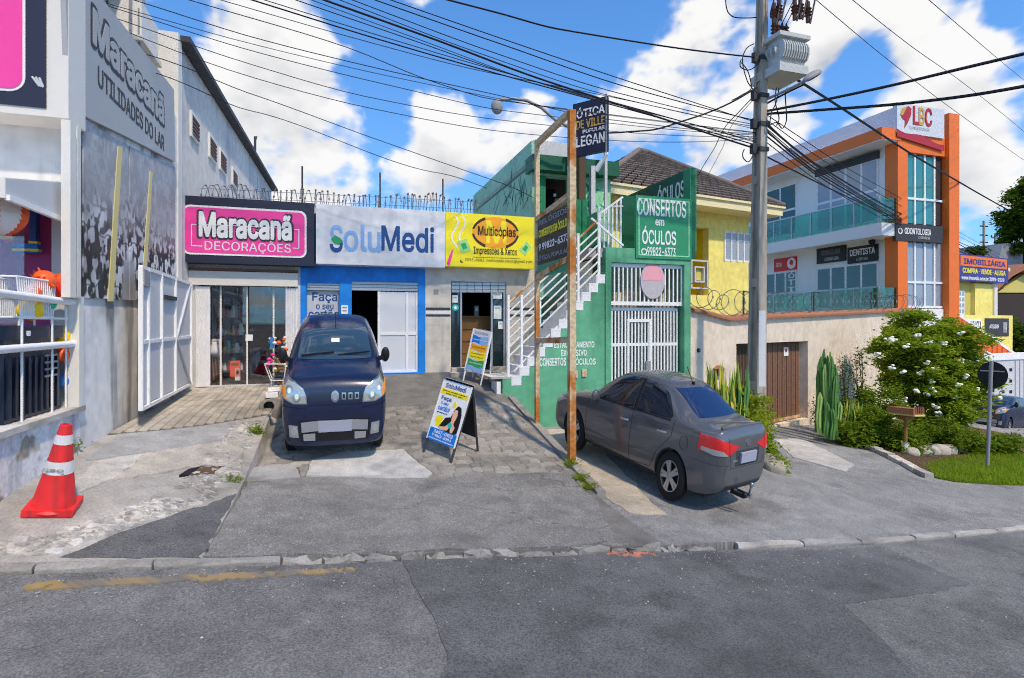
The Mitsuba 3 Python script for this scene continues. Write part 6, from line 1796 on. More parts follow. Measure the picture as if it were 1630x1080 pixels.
def sedan(key, Mx, paint, K):
    S = dict(zt=[(0, .62), (.04, .70), (.15, .76), (.5, .85), (1.0, .94), (1.25, .98), (1.6, 1.19), (2.0, 1.385), (2.3, 1.44), (2.7, 1.46), (3.1, 1.435), (3.4, 1.35), (3.75, 1.19), (4.0, 1.09), (4.2, 1.075), (4.40, 1.085), (4.45, 1.03), (4.5, .93), (4.53, .78)],
             zk=[(0, .5), (.15, .66), (.5, .76), (1.0, .86), (1.4, .90), (2.5, .945), (3.4, .985), (4.0, 1.0), (4.35, .99), (4.48, .86), (4.53, .66)],
             W=[(0, .5), (.04, .64), (.15, .75), (.4, .84), (.8, .88), (1.5, .888), (3.2, .888), (3.9, .875), (4.2, .84), (4.38, .78), (4.48, .70), (4.53, .60)],
             Wt=[(0, .4), (.15, .62), (.5, .70), (1.0, .74), (1.25, .74), (1.6, .66), (2.0, .59), (2.7, .575), (3.3, .575), (3.7, .61), (4.0, .70), (4.3, .69), (4.45, .62), (4.53, .5)], zb=[(0, .3), (.3, .21), (4.0, .21), (4.4, .30), (4.53, .40)])
    c = Car(key, S, Mx, paint, K, .92)
    r = .318
    for x in (.93, 3.58):
        for sd in (-1, 1):
            cyl = m3d.Manifold.cylinder(.5, r * 1.15, r * 1.15, 44).transform(np.array([[1, 0, 0, -x], [0, 0, 1, .62 if sd > 0 else -1.12], [0, 1, 0, r]], float))
            c.body = c.body - cyl
    dr_ = seam([(1.32, .92), (1.28, .6), (1.36, .30), (2.56, .28), (2.56, 1.40)]).union(seam([(2.56, .28), (3.10, .32), (3.22, .55), (3.52, .82), (3.54, 1.02)])).union(Point(3.80, .80).buffer(.085).exterior.buffer(.005))
    c.grooves([(dr_, 'side', a, b) for a, b in ((.5, 1.2), (-1.2, -.5))])
    c.grooves([(seam([(-.56, .985), (-.50, .62), (.50, .62), (.56, .985)]), 'end', 4.0, 4.7), (seam([(-.86, .66), (-.56, .66)]).union(seam([(.56, .66), (.86, .66)])), 'end', 4.0, 4.7), (seam([(4.02, -.56), (4.02, .56)]), 'top', .9, 1.3)])
    c.part('body', c.body, paint)
    for a, b in ((.3, 1.0), (-1.0, -.3)):
        c.decal('side_window', prism([(1.55, .965), (1.98, 1.29), (2.25, 1.365), (2.50, 1.385), (2.53, .985)], 'side', a, b), 'car_glass')
        c.decal('side_window', prism([(2.63, .985), (2.61, 1.385), (2.95, 1.365), (3.2, 1.30), (3.47, 1.06), (3.43, 1.02)], 'side', a, b), 'car_glass')
        c.decal('door_pillar', prism([(2.54, .985), (2.51, 1.385), (2.60, 1.385), (2.62, .985)], 'side', a, b), 'black', d=.003)
        c.decal('window_trim', prism([(1.45, .945), (2.5, .965), (3.45, 1.0), (3.45, 1.015), (2.5, .982), (1.45, .962)], 'side', a, b), 'black', d=.006)
        sg = 1 if a > 0 else -1
        for s_, z_ in ((2.38, .80), (3.30, .83)):
            m = MB(); y_ = .878 * sg
            m.tube([(-s_ + .11, y_ - .01 * sg, z_), (-s_ + .08, y_ + .03 * sg, z_ + .005), (-s_ - .06, y_ + .03 * sg, z_ + .01), (-s_ - .10, y_ - .01 * sg, z_ + .01)], .016, 8); c.part('door_handle', m, 'chrome', smooth=40)
        c.decal('mud_sill', prism([(1.3, .21), (3.2, .21), (3.2, .28), (1.3, .28)], 'side', a, b), 'black', d=.004)
        mm = MB().ball((-1.62, .99 * sg, 1.0), .11, 2, (.6, 1, .75)); mm.bar((-1.58, .86 * sg, .95), (-1.6, .95 * sg, .98), .07, .05); c.part('mirror', mm, paint, smooth=40)
        # tail lamp: wraps round the corner
        tl = [(.27 * sg, .875), (.52 * sg, .80), (.72 * sg, .775), (.95 * sg, .80), (.95 * sg, 1.01), (.80 * sg, .985), (.55 * sg, .93)]
        k1 = c.decal('tail_lamp', prism(tl, 'end', 4.08, 4.7), 'lamp_red', d=.008)
        c.decal('reverse_lens', prism([(.60 * sg, .785), (.80 * sg, .775), (.86 * sg, .80), (.86 * sg, .845), (.70 * sg, .835)], 'end', 4.14, 4.7), 'lamp_lens', d=.012, parent=k1)
        c.decal('lamp_line', prism([(.555 * sg, .80), (.567 * sg, .80), (.567 * sg, .935), (.555 * sg, .935)], 'end', 4.1, 4.7), 'maroon', d=.013, parent=k1)
    c.decal('windscreen', prism([(-.66, 1.0), (.66, 1.0), (.55, 1.37), (-.55, 1.37)], 'end', 1.2, 2.15), 'car_glass')
    c.decal('rear_window', prism([(-.60, 1.11), (.60, 1.11), (.52, 1.375), (-.52, 1.375)], 'end', 3.2, 4.05), 'car_glass_rear')
    for sg in (1, -1):
        c.decal('headlight', prism([(.45 * sg, .62), (.8 * sg, .64), (.86 * sg, .76), (.55 * sg, .72)], 'end', -.1, .6), 'lamp_lens')
    c.decal('plate_panel', prism([(-.36, .64), (.36, .64), (.36, .83), (-.36, .83)], 'end', 4.3, 4.7), 'dkgrey', d=.003)
    m = MB(); m.box(-4.565, -4.50, -.24, .24, .675, .80); c.part('number_plate', m, 'plate', smooth=False)
    m = MB(); m.lathe([(0, .0), (.055, 0), (.06, -.02)], (0, 0, 0), 16)
    c.decal('emblem', gprism(affinity.scale(Point(0, .905).buffer(.055, quad_segs=8), 1.25, .75), 'end', 4.3, 4.7), 'chrome', d=.012)
    c.decal('badge', prism([(.32, .70), (.46, .70), (.46, .725), (.32, .725)], 'end', 4.3, 4.7), 'chrome', d=.007)
    c.decal('bumper_skirt', prism([(-.62, .30), (.62, .30), (.55, .42), (-.55, .42)], 'end', 4.2, 4.7), 'dkgrey', d=.004)
    m = MB(); pts_ = [(-4.33 - .05 * math.cos(y * 1.9), y, 1.085 - .02 * abs(y)) for y in np.linspace(-.62, .62, 15)]
    m.tube(pts_, .022, 8); c.part('spoiler_lip', m, paint, smooth=True)
    # tow ball with coupling, aerial
    m = MB().ball((-4.68, 0, .42), .032, 2); m.cyl((-4.66, 0, .28), (-4.68, 0, .40), .02, 8); m.box(-4.70, -4.3, -.03, .03, .25, .30); c.part('tow_ball', m, 'chrome', smooth=40)
    m = MB().ball((-4.66, .14, .30), .045, 2, (1, 1, .8)); m.box(-4.66, -4.4, .11, .17, .26, .3); c.part('tow_socket', m, 'black', smooth=40)
    m = MB().cyl((-3.25, 0, 1.40), (-3.05, -.02, 1.60), .008, 5); m.cyl((-3.25, 0, 1.38), (-3.25, 0, 1.43), .03, 8); c.part('aerial', m, 'black')
    for x in (.93, 3.58):
        for sd in (-1, 1): c.wheel(-x, sd * .77, r, .21, sd)
    m = MB(); m.box(-4.2, -.3, -.66, .66, .2, .34); c.part('underbody', m, 'black', smooth=False)
    return c


hb = thing('parked_car', 'dark blue hatchback parked nose out in front of the clinic', 'car')
ya, yb = 10.45, 12.9
fw = np.array([0, -1.0, -(float(hF(np.array(0.), np.array(yb))) - float(hF(np.array(0.), np.array(ya)))) / (yb - ya)])
fwn = fw / np.linalg.norm(fw)
o = np.array([-.04, ya, float(hF(np.array(0.), np.array(ya))) + .02]) + fwn * .80
hatchback(hb, car_matrix(fw, o, 1.03), 'car_blue', 1.45)
sd_ = thing('parked_car', 'grey saloon car parked nose in beside the rusty sign frame', 'car')
ph = math.radians(17)
Z0 = 8.85
rl = att(1058, 806, Z0)
rt_ = np.array([math.cos(ph), math.sin(ph), 0])
hd = np.array([-math.sin(ph), math.cos(ph), 0])
SS_ = .89
axr = rl + rt_ * .87 * SS_
axf = axr + hd * 2.65 * SS_
h_ = lambda p: float(hR(np.array(p[0]), np.array(p[1])))  # noqa: E731
zr_ = max(h_(axr - rt_ * .7), h_(axr + rt_ * .7)); zf_ = max(h_(axf - rt_ * .7), h_(axf + rt_ * .7))
fw = hd * 2.65 * SS_ + np.array([0, 0, zf_ - zr_])
o = np.array([axf[0], axf[1], zf_ + .015]) + fw / np.linalg.norm(fw) * .93 * SS_
sedan(sd_, car_matrix(fw, o, SS_), 'car_grey', 1.45)
nc = thing('parked_car', 'dark navy car at the right edge behind the big bush', 'car')
o = att(1572, 688, 27.0); o[2] = att(1600, 690, 27.0)[2]
hatchback(nc, car_matrix((-.95, -.25, .09), o - np.array([.3, 0, 0])), 'car_navy', 1.45)


# ------------------------------------------------------------------ utility pole with transformer
up = thing('utility_pole', 'tapered double-T concrete utility pole in front of the beige wall', 'utility pole')
TPt = 14.0
pb_, ptp = att(1203, 690, TPt), att(1213, 0, TPt)
ptp = pb_ + (ptp - pb_) * 1.25
zlow = pb_[2] - .8


def pole_sec(z):
    f = (z - zlow) / (ptp[2] - zlow)
    c = pb_ + (ptp - pb_) * ((z - pb_[2]) / (ptp[2] - pb_[2]))
    return c, .30 - .17 * f, .40 - .20 * f


def pole_box(z0, z1, fx0, fx1, fy0, fy1, m):
    (c0, w0, d0), (c1, w1, d1) = pole_sec(z0), pole_sec(z1)
    v = []
    for c, w_, d, z in ((c0, w0, d0, z0), (c1, w1, d1, z1)):
        for fx, fy in ((fx0, fy0), (fx1, fy0), (fx1, fy1), (fx0, fy1)):
            v.append([c[0] + fx * w_, c[1] + fy * d, z])
    return m.hexa(v)


part(up, 'flange', pole_box(zlow, ptp[2], -.5, .5, -.5, -.27, MB()), 'pole_concrete')
part(up, 'flange', pole_box(zlow, ptp[2], -.5, .5, .27, .5, MB()), 'pole_concrete')
part(up, 'web', pole_box(zlow, ptp[2], -.22, .22, -.268, .268, MB()), 'pole_concrete')
z = zlow + 1.9
i = 0
while z < ptp[2] - 1:
    part(up, 'web_block', pole_box(z, z + .22, -.47, .47, -.267, .267, MB()), 'pole_concrete'); z += 2.6
m = MB(); c, w_, d = pole_sec(pb_[2] + 2.2); m.box(c[0] - w_ / 2 + .03, c[0] + w_ / 2 - .03, c[1] - d / 2 - .006, c[1] - d / 2 + .02, pb_[2] + 1.2, pb_[2] + 3.1); part(up, 'paper_scraps', m, 'lightgrey')
for py in (95, 155, 200, 240):
    z = att(1205, py, TPt)[2]; c, w_, d = pole_sec(z)
    m = MB(); m.box(c[0] - w_ / 2 - .03, c[0] + w_ / 2 + .03, c[1] - d / 2 - .03, c[1] + d / 2 + .03, z - .05, z + .05); m.box(c[0] - w_ / 2 - .16, c[0] - w_ / 2 - .02, c[1] - .06, c[1] + .06, z - .1, z + .14); part(up, 'cable_bracket', m, 'dkgrey')
tf2 = thing('transformer', 'pale grey ribbed oil transformer hung on the utility pole', 'transformer')
zt0, zt1 = att(1255, 126, TPt)[2], att(1255, 69, TPt)[2]
cP = pole_sec((zt0 + zt1) / 2)[0]
TF = FX(cP[1] - .62)
xa_, xb_ = TF.loc(1243, 90)[0], TF.loc(1287, 90)[0]
yf, yb2 = cP[1] - .62, cP[1] + .25
bx_ = trimesh.creation.box([xb_ - xa_ - .1, yb2 - yf - .15, zt1 - zt0 - .25]); bx_.apply_translation([(xa_ + xb_) / 2, (yf + yb2) / 2, (zt0 + zt1) / 2 + .1])
part(tf2, 'tank', bx_, 'tank_grey')
n = 11
for i in range(n):
    x = xa_ + .06 + (xb_ - xa_ - .12) * i / (n - 1)
    prof = [(yf + .10, zt1 - .14), (yf - .02, zt1 - .2), (yf - .08, zt1 - .32), (yf - .08, zt0 + .45), (yf - .02, zt0 + .3), (yf + .10, zt0 + .26)]
    m = MB(); Fr((x + .018, 0, 0), (0, 1, 0)).poly(m, prof, -.036, 0); part(tf2, 'cooling_fin', m, 'tank_grey')
for i in range(5):
    y = yf + .14 + i * .14
    m = MB(); Fr((xa_ + .05, y, 0), (1, 0, 0)).poly(m, [(0, zt1 - .2), (-.1, zt1 - .3), (-.1, zt0 + .5), (0, zt0 + .35)], -.03, 0); part(tf2, 'cooling_fin', m, 'tank_grey')
m = MB(); m.box(xa_ - .06, xb_ + .03, yf - .04, yb2, zt1 - .10, zt1); part(tf2, 'lid', m, 'tank_grey')
m = MB(); m.box(xa_ - .05, xb_ - .02, yf - .02, yb2 + .1, zt0 - .05, zt0 + .16); part(tf2, 'base_frame', m, 'tank_grey')
m = MB(); m.bar((cP[0], cP[1] + .1, zt0 + .5), (xa_ + .1, cP[1] + .1, zt0 + .5), .1); m.bar((cP[0], cP[1] + .1, zt1 - .3), (xa_ + .1, cP[1] + .1, zt1 - .3), .1); part(tf2, 'hanger', m, 'dkgrey')
for i, x in enumerate(np.linspace(xa_ + .2, xb_ - .25, 4)):
    m = MB(); prof = []
    for j in range(5): prof += [(.035, j * .09), (.075, j * .09 + .03), (.035, j * .09 + .07)]
    m.lathe([(0, 0)] + prof + [(.02, .5), (0, .5)], (x, yf + .45, zt1), 12); part(tf2, 'bushing', m, 'porcelain', smooth=30)
    m = MB().tube([(x, yf + .45, zt1 + .5), (x + .12, yf + .4, zt1 + .75), (x + .05 + .1 * i, yf + .3, zt1 + 1.1), (x + .1 * i, yf + .3, zt1 + 2.2)], .012, 5); part(tf2, 'lead', m, 'cable')
for i, (px, py) in enumerate(((1265, 16), (1274, 14), (1286, 20), (1232, 22), (1240, 16))):
    k = thing('fuse_cutout', f'dark fuse cutout hanging above the transformer, {["first", "second", "third", "fourth", "fifth"][[3, 4, 2, 0, 1].index(i) if False else {3: 0, 4: 1, 0: 2, 1: 3, 2: 4}[i]]} from the pole', 'fuse')
    p = att(px, py, TPt - .3)
    m = MB().lathe([(0, -.25), (.05, -.25), (.05, -.1), (.09, -.08), (.05, -.05), (.09, 0), (.05, .03), (.09, .08), (.05, .1), (.05, .25), (0, .25)], p, 10); part(k, 'insulator', m, 'porcelain', smooth=30)
    m = MB().bar(p + [.02, -.05, -.3], p + [.12, -.1, .28], .035); m.cyl(p + [0, 0, .2], p + [0, 0, 1.2], .012, 5); part(k, 'tube', m, 'dkgrey')
sl2 = thing('street_lamp', 'grey street lamp head on an arm below the transformer', 'street lamp')
p = att(1293, 122, 13.2)
sp = trimesh.creation.icosphere(3, 1.0); v = sp.vertices * [.30, .15, .11]; v[:, 2] = np.where(v[:, 2] < -.03, -.03, v[:, 2])
a_ = math.radians(-32); Rr = np.array([[math.cos(a_), 0, math.sin(a_)], [0, 1, 0], [-math.sin(a_), 0, math.cos(a_)]])
part(sl2, 'head', trimesh.Trimesh(v @ Rr.T + p, sp.faces, process=False), 'midgrey', smooth=40)
v2 = sp.vertices * [.22, .11, .03] + [.03, 0, -.035]; part(sl2, 'lens', trimesh.Trimesh(v2 @ Rr.T + p, sp.faces, process=False), 'bark_dark', smooth=True)
c0 = pole_sec(att(1205, 160, TPt)[2])[0]
m = MB().tube([c0 + [.1, -.1, 0], c0 + (p - c0) * .5 + [0, -.05, -.05], p + [-.2, 0, -.13]], .035, 8); part(sl2, 'arm', m, 'steel', smooth=True)


# ------------------------------------------------------------------ cables
def curve(pts, r, n=40):
    p = np.asarray(pts, float)
    s = np.concatenate([[0], np.cumsum(np.linalg.norm(np.diff(p, axis=0), axis=1))])
    t = np.linspace(0, s[-1], n)
    q = np.column_stack([PchipInterpolator(s, p[:, k])(t) for k in range(3)]) if len(p) > 2 else np.column_stack([np.interp(t, s, p[:, k]) for k in range(3)])
    return MB().tube(q, r, 5)


YL = pb_[1] - .1
pn = lambda py, dx=0: pole_sec(att(1205, py, TPt)[2])[0] + [dx - .12, 0, 0]  # noqa: E731
street = [  # photo points of each run left of the pole; all hang over the line of the kerb posts
    ([(712, 0), (793, 21), (891, 47), (1038, 71), (1180, 93)], .035, 'heavy black cable, highest and rightmost of those coming in from the upper left'),
    ([(515, 0), (694, 64), (851, 123), (964, 160), (1185, 238)], .040, 'thick black bundled cable through the middle of the street wires'),
    ([(596, 0), (793, 69), (1009, 142), (1195, 193)], .022, None), ([(621, 0), (805, 64), (1038, 142), (1195, 196)], .020, None), ([(560, 0), (780, 82), (990, 150), (1195, 200)], .018, None), ([(540, 0), (760, 84), (980, 155), (1195, 203)], .016, None),
    ([(400, 0), (606, 64), (793, 118), (955, 162), (1195, 232)], .026, None), ([(420, 0), (620, 62), (810, 118), (980, 164), (1195, 228)], .016, None), ([(470, 0), (650, 62), (830, 124), (990, 168), (1195, 226)], .018, None), ([(495, 0), (680, 68), (850, 130), (1000, 172), (1195, 222)], .014, None),
    ([(300, 0), (547, 74), (694, 132), (793, 160), (1195, 212)], .016, None), ([(250, 12), (400, 59), (596, 108), (793, 152), (964, 190), (1195, 214)], .016, None), ([(220, 25), (400, 81), (645, 142), (807, 177), (1195, 216)], .014, None),
    ([(180, 28), (400, 103), (596, 157), (793, 191), (1195, 218)], .014, None), ([(120, 20), (400, 123), (596, 174), (793, 209), (1195, 221)], .014, None),
    ([(350, 0), (560, 60), (760, 112), (950, 150), (1195, 207)], .014, None), ([(150, 0), (400, 70), (650, 128), (900, 175), (1195, 213)], .012, None),
]
for pts, r, lb in street:
    P_ = [atY(x, y, YL) for x, y in pts[:-1]] + [pn(pts[-1][1])]
    d = P_[0] - P_[1]; P_ = [P_[0] + d * 1.0 + [0, 0, .0], P_[0] + d * .5] + P_
    if lb: k = thing('overhead_cable', lb, 'cable')
    else: k = thing('overhead_cable', 'thin dark wire in the bundle along the street left of the utility pole', 'cable', group='thin wires along the street left of the pole')
    put(k, curve(P_, r * .55), 'cable')
# drops to the roofs
for pts, lb in (([(0, 15), (105, 50), (263, 96), (400, 150), (596, 221), (793, 290), (862, 322)], 'thin service wire sloping down to the green building, the upper of two'), ([(0, 22), (112, 66), (280, 128), (400, 177), (694, 275), (775, 300)], 'thin service wire sloping down behind the yellow sign, the lower of two')):
    n_ = len(pts); k = thing('service_wire', lb, 'cable')
    put(k, curve([att(x, y, 8.0 + 7.0 * i / (n_ - 1)) for i, (x, y) in enumerate(pts)], .009), 'cable')
k = thing('service_wire', 'dark cable sagging from the utility pole to the tall navy sign', 'cable'); put(k, curve([pn(140), att(1150, 170, 14), att(1090, 192, 14), att(1030, 208, 14), att(968, 212, 14.1)], .022), 'cable')
k = thing('service_wire', 'pair of thin wires from the pole bracket down towards the yellow house', 'cable')
put(k, curve([pn(150), att(1165, 190, 15), att(1135, 240, 17), att(1108, 285, 20)], .012), 'cable')
k = thing('service_wire', 'single thin wire just right of the pair, down to the yellow house roof', 'cable'); put(k, curve([pn(155), att(1172, 190, 15), att(1148, 240, 17), att(1124, 285, 20)], .008), 'cable')
# to the right of the pole: the bundle running on down the street
inv = lambda x, x1, t0, x2, t1: 1 / (1 / t0 + (1 / t1 - 1 / t0) * (x - x1) / (x2 - x1))  # noqa: E731
bundle = [[(1219, 198), (1301, 263), (1397, 321), (1473, 359), (1541, 397), (1600, 425)], [(1219, 204), (1301, 270), (1397, 330), (1473, 367), (1541, 402), (1600, 428)], [(1219, 210), (1320, 283), (1420, 343), (1520, 392), (1600, 430)], [(1219, 216), (1320, 292), (1420, 350), (1520, 396), (1600, 431)], [(1219, 226), (1320, 300), (1420, 357), (1520, 398), (1600, 432)], [(1219, 190), (1320, 262), (1420, 320), (1520, 373), (1600, 415)], [(1219, 249), (1320, 300), (1425, 347), (1527, 386), (1600, 420)], [(1219, 182), (1320, 250), (1420, 308), (1520, 366), (1600, 410)], [(1219, 195), (1280, 250), (1370, 311), (1480, 372), (1600, 427)], [(1219, 207), (1300, 275), (1410, 340), (1500, 387), (1600, 431)]]
for i, pts in enumerate(bundle):
    k = thing('overhead_cable', 'dark cable in the bundle running down the street right of the utility pole', 'cable', group='cables down the street right of the pole')
    put(k, curve([att(x, y, inv(x, 1219, 14, 1600, 62)) for x, y in pts], (.028, .012, .012, .02, .012, .012, .022, .012, .02, .024)[i]), 'cable')
for pts, r, lb, t1 in (([(1216, 178), (1300, 162), (1430, 134), (1530, 110), (1640, 84)], .032, 'heavy black cable rising to the right edge, the upper of two', 9.5), ([(1216, 182), (1300, 176), (1450, 164), (1560, 150), (1640, 136)], .032, 'heavy black cable to the right edge, the lower of two', 9.5),
                       ([(1270, 128), (1330, 166), (1430, 232), (1530, 292), (1602, 333)], .035, 'heavy black cable from the transformer down to the right edge', 34), ([(1216, 168), (1245, 152), (1280, 135)], .025, 'short cable from the pole up to the street lamp', 13.5)):
    k = thing('overhead_cable', lb, 'cable'); x0_, x1_ = pts[0][0], pts[-1][0]
    put(k, curve([att(x, y, inv(x, x0_, 14, x1_, t1)) for x, y in pts], r), 'cable')
for pts, lb in (([(1285, -12), (1370, 60), (1455, 128), (1545, 195), (1640, 262)], 'thin grey wire across the upper right sky, leftmost of three'), ([(1340, -14), (1440, 66), (1530, 130), (1640, 219)], 'thin grey wire across the upper right sky, middle of three'), ([(1462, -14), (1530, 44), (1590, 95), (1640, 136)], 'thin grey wire across the upper right sky, rightmost of three')):
    k = thing('overhead_wire', lb, 'cable'); x0_, x1_ = pts[0][0], pts[-1][0]
    put(k, curve([att(x, y, inv(x, x0_, 13, x1_, 30)) for x, y in pts], .010), 'cable_grey')
# loops and tails round the pole
for i, pts in enumerate(([(1155, 0), (1158, 18), (1170, 28), (1185, 29), (1205, 28)], [(1180, 95), (1178, 105), (1190, 112), (1200, 108), (1206, 95)], [(1200, 70), (1188, 78), (1182, 95), (1190, 130), (1197, 140), (1206, 148)], [(1180, 100), (1192, 118), (1196, 140), (1180, 152), (1165, 160)], [(1185, 238), (1182, 248), (1190, 258), (1200, 240)], [(1240, 140), (1235, 165), (1228, 180), (1225, 200), (1236, 195), (1245, 205), (1252, 190), (1250, 150), (1253, 140)], [(1236, 140), (1234, 160), (1240, 190), (1236, 200)], [(1232, 0), (1228, 14), (1226, 26), (1234, 30), (1240, 10)])):
    k = thing('cable_loop', ['loose loop at the top left of the pole', 'small loop at the upper cable bracket', 'long loose loop left of the pole beside the transformer', 'loop hanging from the heavy cable near the pole', 'small hook of cable at the lowest bracket', 'tangle of cable loops below the transformer', 'short cable tail below the transformer', 'loop beside the fuse cutouts'][i], 'cable')
    put(k, curve([att(x, y, TPt - .25) for x, y in pts], .014), 'cable')


# ------------------------------------------------------------------ plants
def leaves(ctr, L, w, rs_, droop=.3, up=None, fold=.25):
    """one folded leaf (two triangles) per centre"""
    n = len(ctr)
    d = rs_.normal(size=(n, 3)); d[:, 2] = d[:, 2] * .35 - droop * .5
    if up is not None: d = d * .35 + up
    d /= np.linalg.norm(d, axis=1, keepdims=True)
    s = np.cross(d, rs_.normal(size=(n, 3)) * .5 + [0, 0, 1]); s /= np.linalg.norm(s, axis=1, keepdims=True) + 1e-9
    nn = np.cross(s, d)
    L = L * rs_.uniform(.6, 1.25, (n, 1)); w = w * rs_.uniform(.7, 1.2, (n, 1))
    a = ctr - d * L / 2; b = ctr + d * L / 2 - nn * L * .12
    l_, r_ = ctr + s * w / 2 + nn * w * fold, ctr - s * w / 2 + nn * w * fold
    v = np.stack([a, r_, b, l_], 1).reshape(-1, 3)
    k = np.arange(n) * 4
    f = np.vstack([np.stack([k, k + 1, k + 2], 1), np.stack([k, k + 2, k + 3], 1)])
    return v, f


def foliage(key, name, ctr, L, w, seed, tone=(.0, 1.0), yel=(0, .25), smooth=False, **kw):
    rs_ = np.random.default_rng(seed)
    v, f = leaves(ctr, L, w, rs_, **kw)
    n = len(ctr)
    t = np.clip(rs_.uniform(*tone, n), 0, 1); y = np.clip(rs_.uniform(*yel, n) ** 1.0, 0, 1)
    uv = np.repeat(np.column_stack([t, y]), 4, 0)
    return put(numbered(key + '__' + name) if name else key, trimesh.Trimesh(v, f, process=False), 'leaf', uv=uv)


def clumps(c, rad, n_cl, n_leaf, spread, seed, shell=.55, flat=.7):
    rs_ = np.random.default_rng(seed)
    d = rs_.normal(size=(n_cl, 3)); d /= np.linalg.norm(d, axis=1, keepdims=True)
    rr = rs_.uniform(shell, 1.0, (n_cl, 1)) ** .7
    cc = np.asarray(c) + d * rr * np.asarray(rad)
    o = np.repeat(cc, n_leaf, 0) + rs_.normal(size=(n_cl * n_leaf, 3)) * spread * [1, 1, flat]
    return o, cc


bt = 18.8
bc = att(1480, 592, bt)
bush = thing('flowering_bush', 'big bright green bush dotted with white flowers in front of the beige wall', 'bush')
pts_, cc = [], []
for (px, py, rx, rz, dt, n_cl, sd) in ((1480, 578, 1.25, 1.5, 0, 120, 1), (1446, 578, .55, 1.25, -.3, 60, 2), (1515, 592, .62, 1.15, .1, 64, 3), (1462, 525, .75, .7, .2, 46, 4), (1500, 645, .9, .9, -.5, 50, 5), (1535, 622, .3, .7, -.2, 22, 6), (1420, 548, .15, .45, -.2, 10, 7), (1515, 540, .5, .5, 0, 26, 8)):
    o, c_ = clumps(att(px, py, bt + dt), (rx, 1.2, rz), n_cl, 85, .15, sd, shell=.35, flat=.45)
    pts_.append(o); cc.append(c_)
P_ = np.vstack(pts_)
foliage(bush, 'foliage', P_, .19, .07, 3, tone=(.45, 1.0), yel=(0, .4), droop=.25)
m = MB()
for dx in (-.25, 0, .3):
    m.tube([att(1470, 700, bt) + [dx, 0, -.3], att(1468, 660, bt) + [dx * 1.5, 0, 0], att(1475, 600, bt) + [dx * 4, 0, 0], att(1478, 560, bt) + [dx * 6, 0, .2]], [.09, .07, .05, .02], 7)
part(bush, 'trunk', m, 'bark_dark', smooth=True)
fz = [(140, 205), (265, 187), (330, 220), (410, 225), (510, 172), (210, 245), (55, 280), (130, 355), (200, 380), (320, 325), (300, 385), (375, 360), (345, 432), (275, 485), (325, 500), (355, 475), (210, 527), (490, 450), (540, 405), (480, 518), (600, 470), (600, 545), (645, 280), (705, 525), (505, 320), (370, 570), (380, 600), (125, 205)]
rf_ = np.random.default_rng(8)
for zx, zy in fz:
    p = att(1380 + zx * .2962, 480 + zy * .2963, bt - 1.15)
    m = MB()
    for j in range(5):
        m.ball(p + rf_.normal(size=3) * [.06, .05, .035], .055, 1, (1, 1, .7))
    part(bush, 'flower', m, 'flower', smooth=True)
# cactus columns, sword plants, slender shrubs by the wall
ct = thing('columnar_cactus', 'clump of tall ribbed green cactus columns against the beige wall', 'cactus')
rc_ = np.random.default_rng(2)
mat('cactus', '#4f7d3a', .55)
mat('cactus_light', '#8fae5a', .55)
for i, (px, pt2, pbm) in enumerate(((1305, 572, 680), (1311, 556, 682), (1316, 566, 684), (1321, 560, 686), (1326, 572, 688), (1331, 580, 690), (1310, 600, 686), (1320, 610, 690), (1330, 625, 692), (1336, 640, 694), (1302, 590, 682), (1308, 568, 684), (1314, 580, 688), (1324, 568, 690), (1329, 598, 693), (1304, 625, 686), (1316, 640, 692), (1326, 650, 694))):
    a, b = att(px, pbm + 6, 17.0 - .1 * i), att(px, pt2, 17.0 - .1 * i)
    n_s = 12; r = .058
    ang = np.arange(n_s) * 2 * np.pi / n_s
    rr = r * np.where(np.arange(n_s) % 2, .72, 1.15)
    zs = np.linspace(0, 1, 9); m = MB(); v = []
    for f_ in zs:
        tap = 1 - .75 * max(0, (f_ - .9) / .1) ** 1.5 if f_ > .9 else 1 + .08 * math.sin(f_ * 14 + i)
        c_ = a + (b - a) * f_ + [.03 * math.sin(f_ * 6 + i), 0, 0]
        v.append(np.column_stack([c_[0] + rr * tap * np.cos(ang), c_[1] + rr * tap * np.sin(ang), np.full(n_s, c_[2])]))
    q = [[k_ * n_s + j, k_ * n_s + (j + 1) % n_s, (k_ + 1) * n_s + (j + 1) % n_s, (k_ + 1) * n_s + j] for k_ in range(8) for j in range(n_s)]
    part(ct, 'column', MB().add(np.vstack(v), q), 'cactus' if i % 3 else 'cactus_light')


def swords(key, px0, px1, yt, yb, t, n, seed, ms):
    rs_ = np.random.default_rng(seed)
    for i in range(n):
        px = rs_.uniform(px0, px1); a = att(px, yb + rs_.uniform(-3, 6), t + rs_.uniform(-.2, .2))
        b = att(px + rs_.normal(0, 5), yt + rs_.uniform(0, (yb - yt) * .45), t + rs_.uniform(-.3, .3))
        mid = (a + b) / 2 + rs_.normal(size=3) * .04
        w_ = rs_.uniform(.025, .045); s = np.array([rs_.uniform(.6, 1), rs_.uniform(-.6, .6), 0]); s /= np.linalg.norm(s)
        nn = np.cross(s, [0, 0, 1]) * .012
        v = [a - s * w_ * .7, a + s * w_ * .7, mid - s * w_, mid + s * w_, b, mid + nn, a + nn]
        part(key, 'leaf_blade', MB().add(v, [[0, 6, 5], [0, 5, 2], [6, 1, 3], [6, 3, 5], [2, 5, 4], [5, 3, 4]]), ms[rs_.integers(len(ms))])


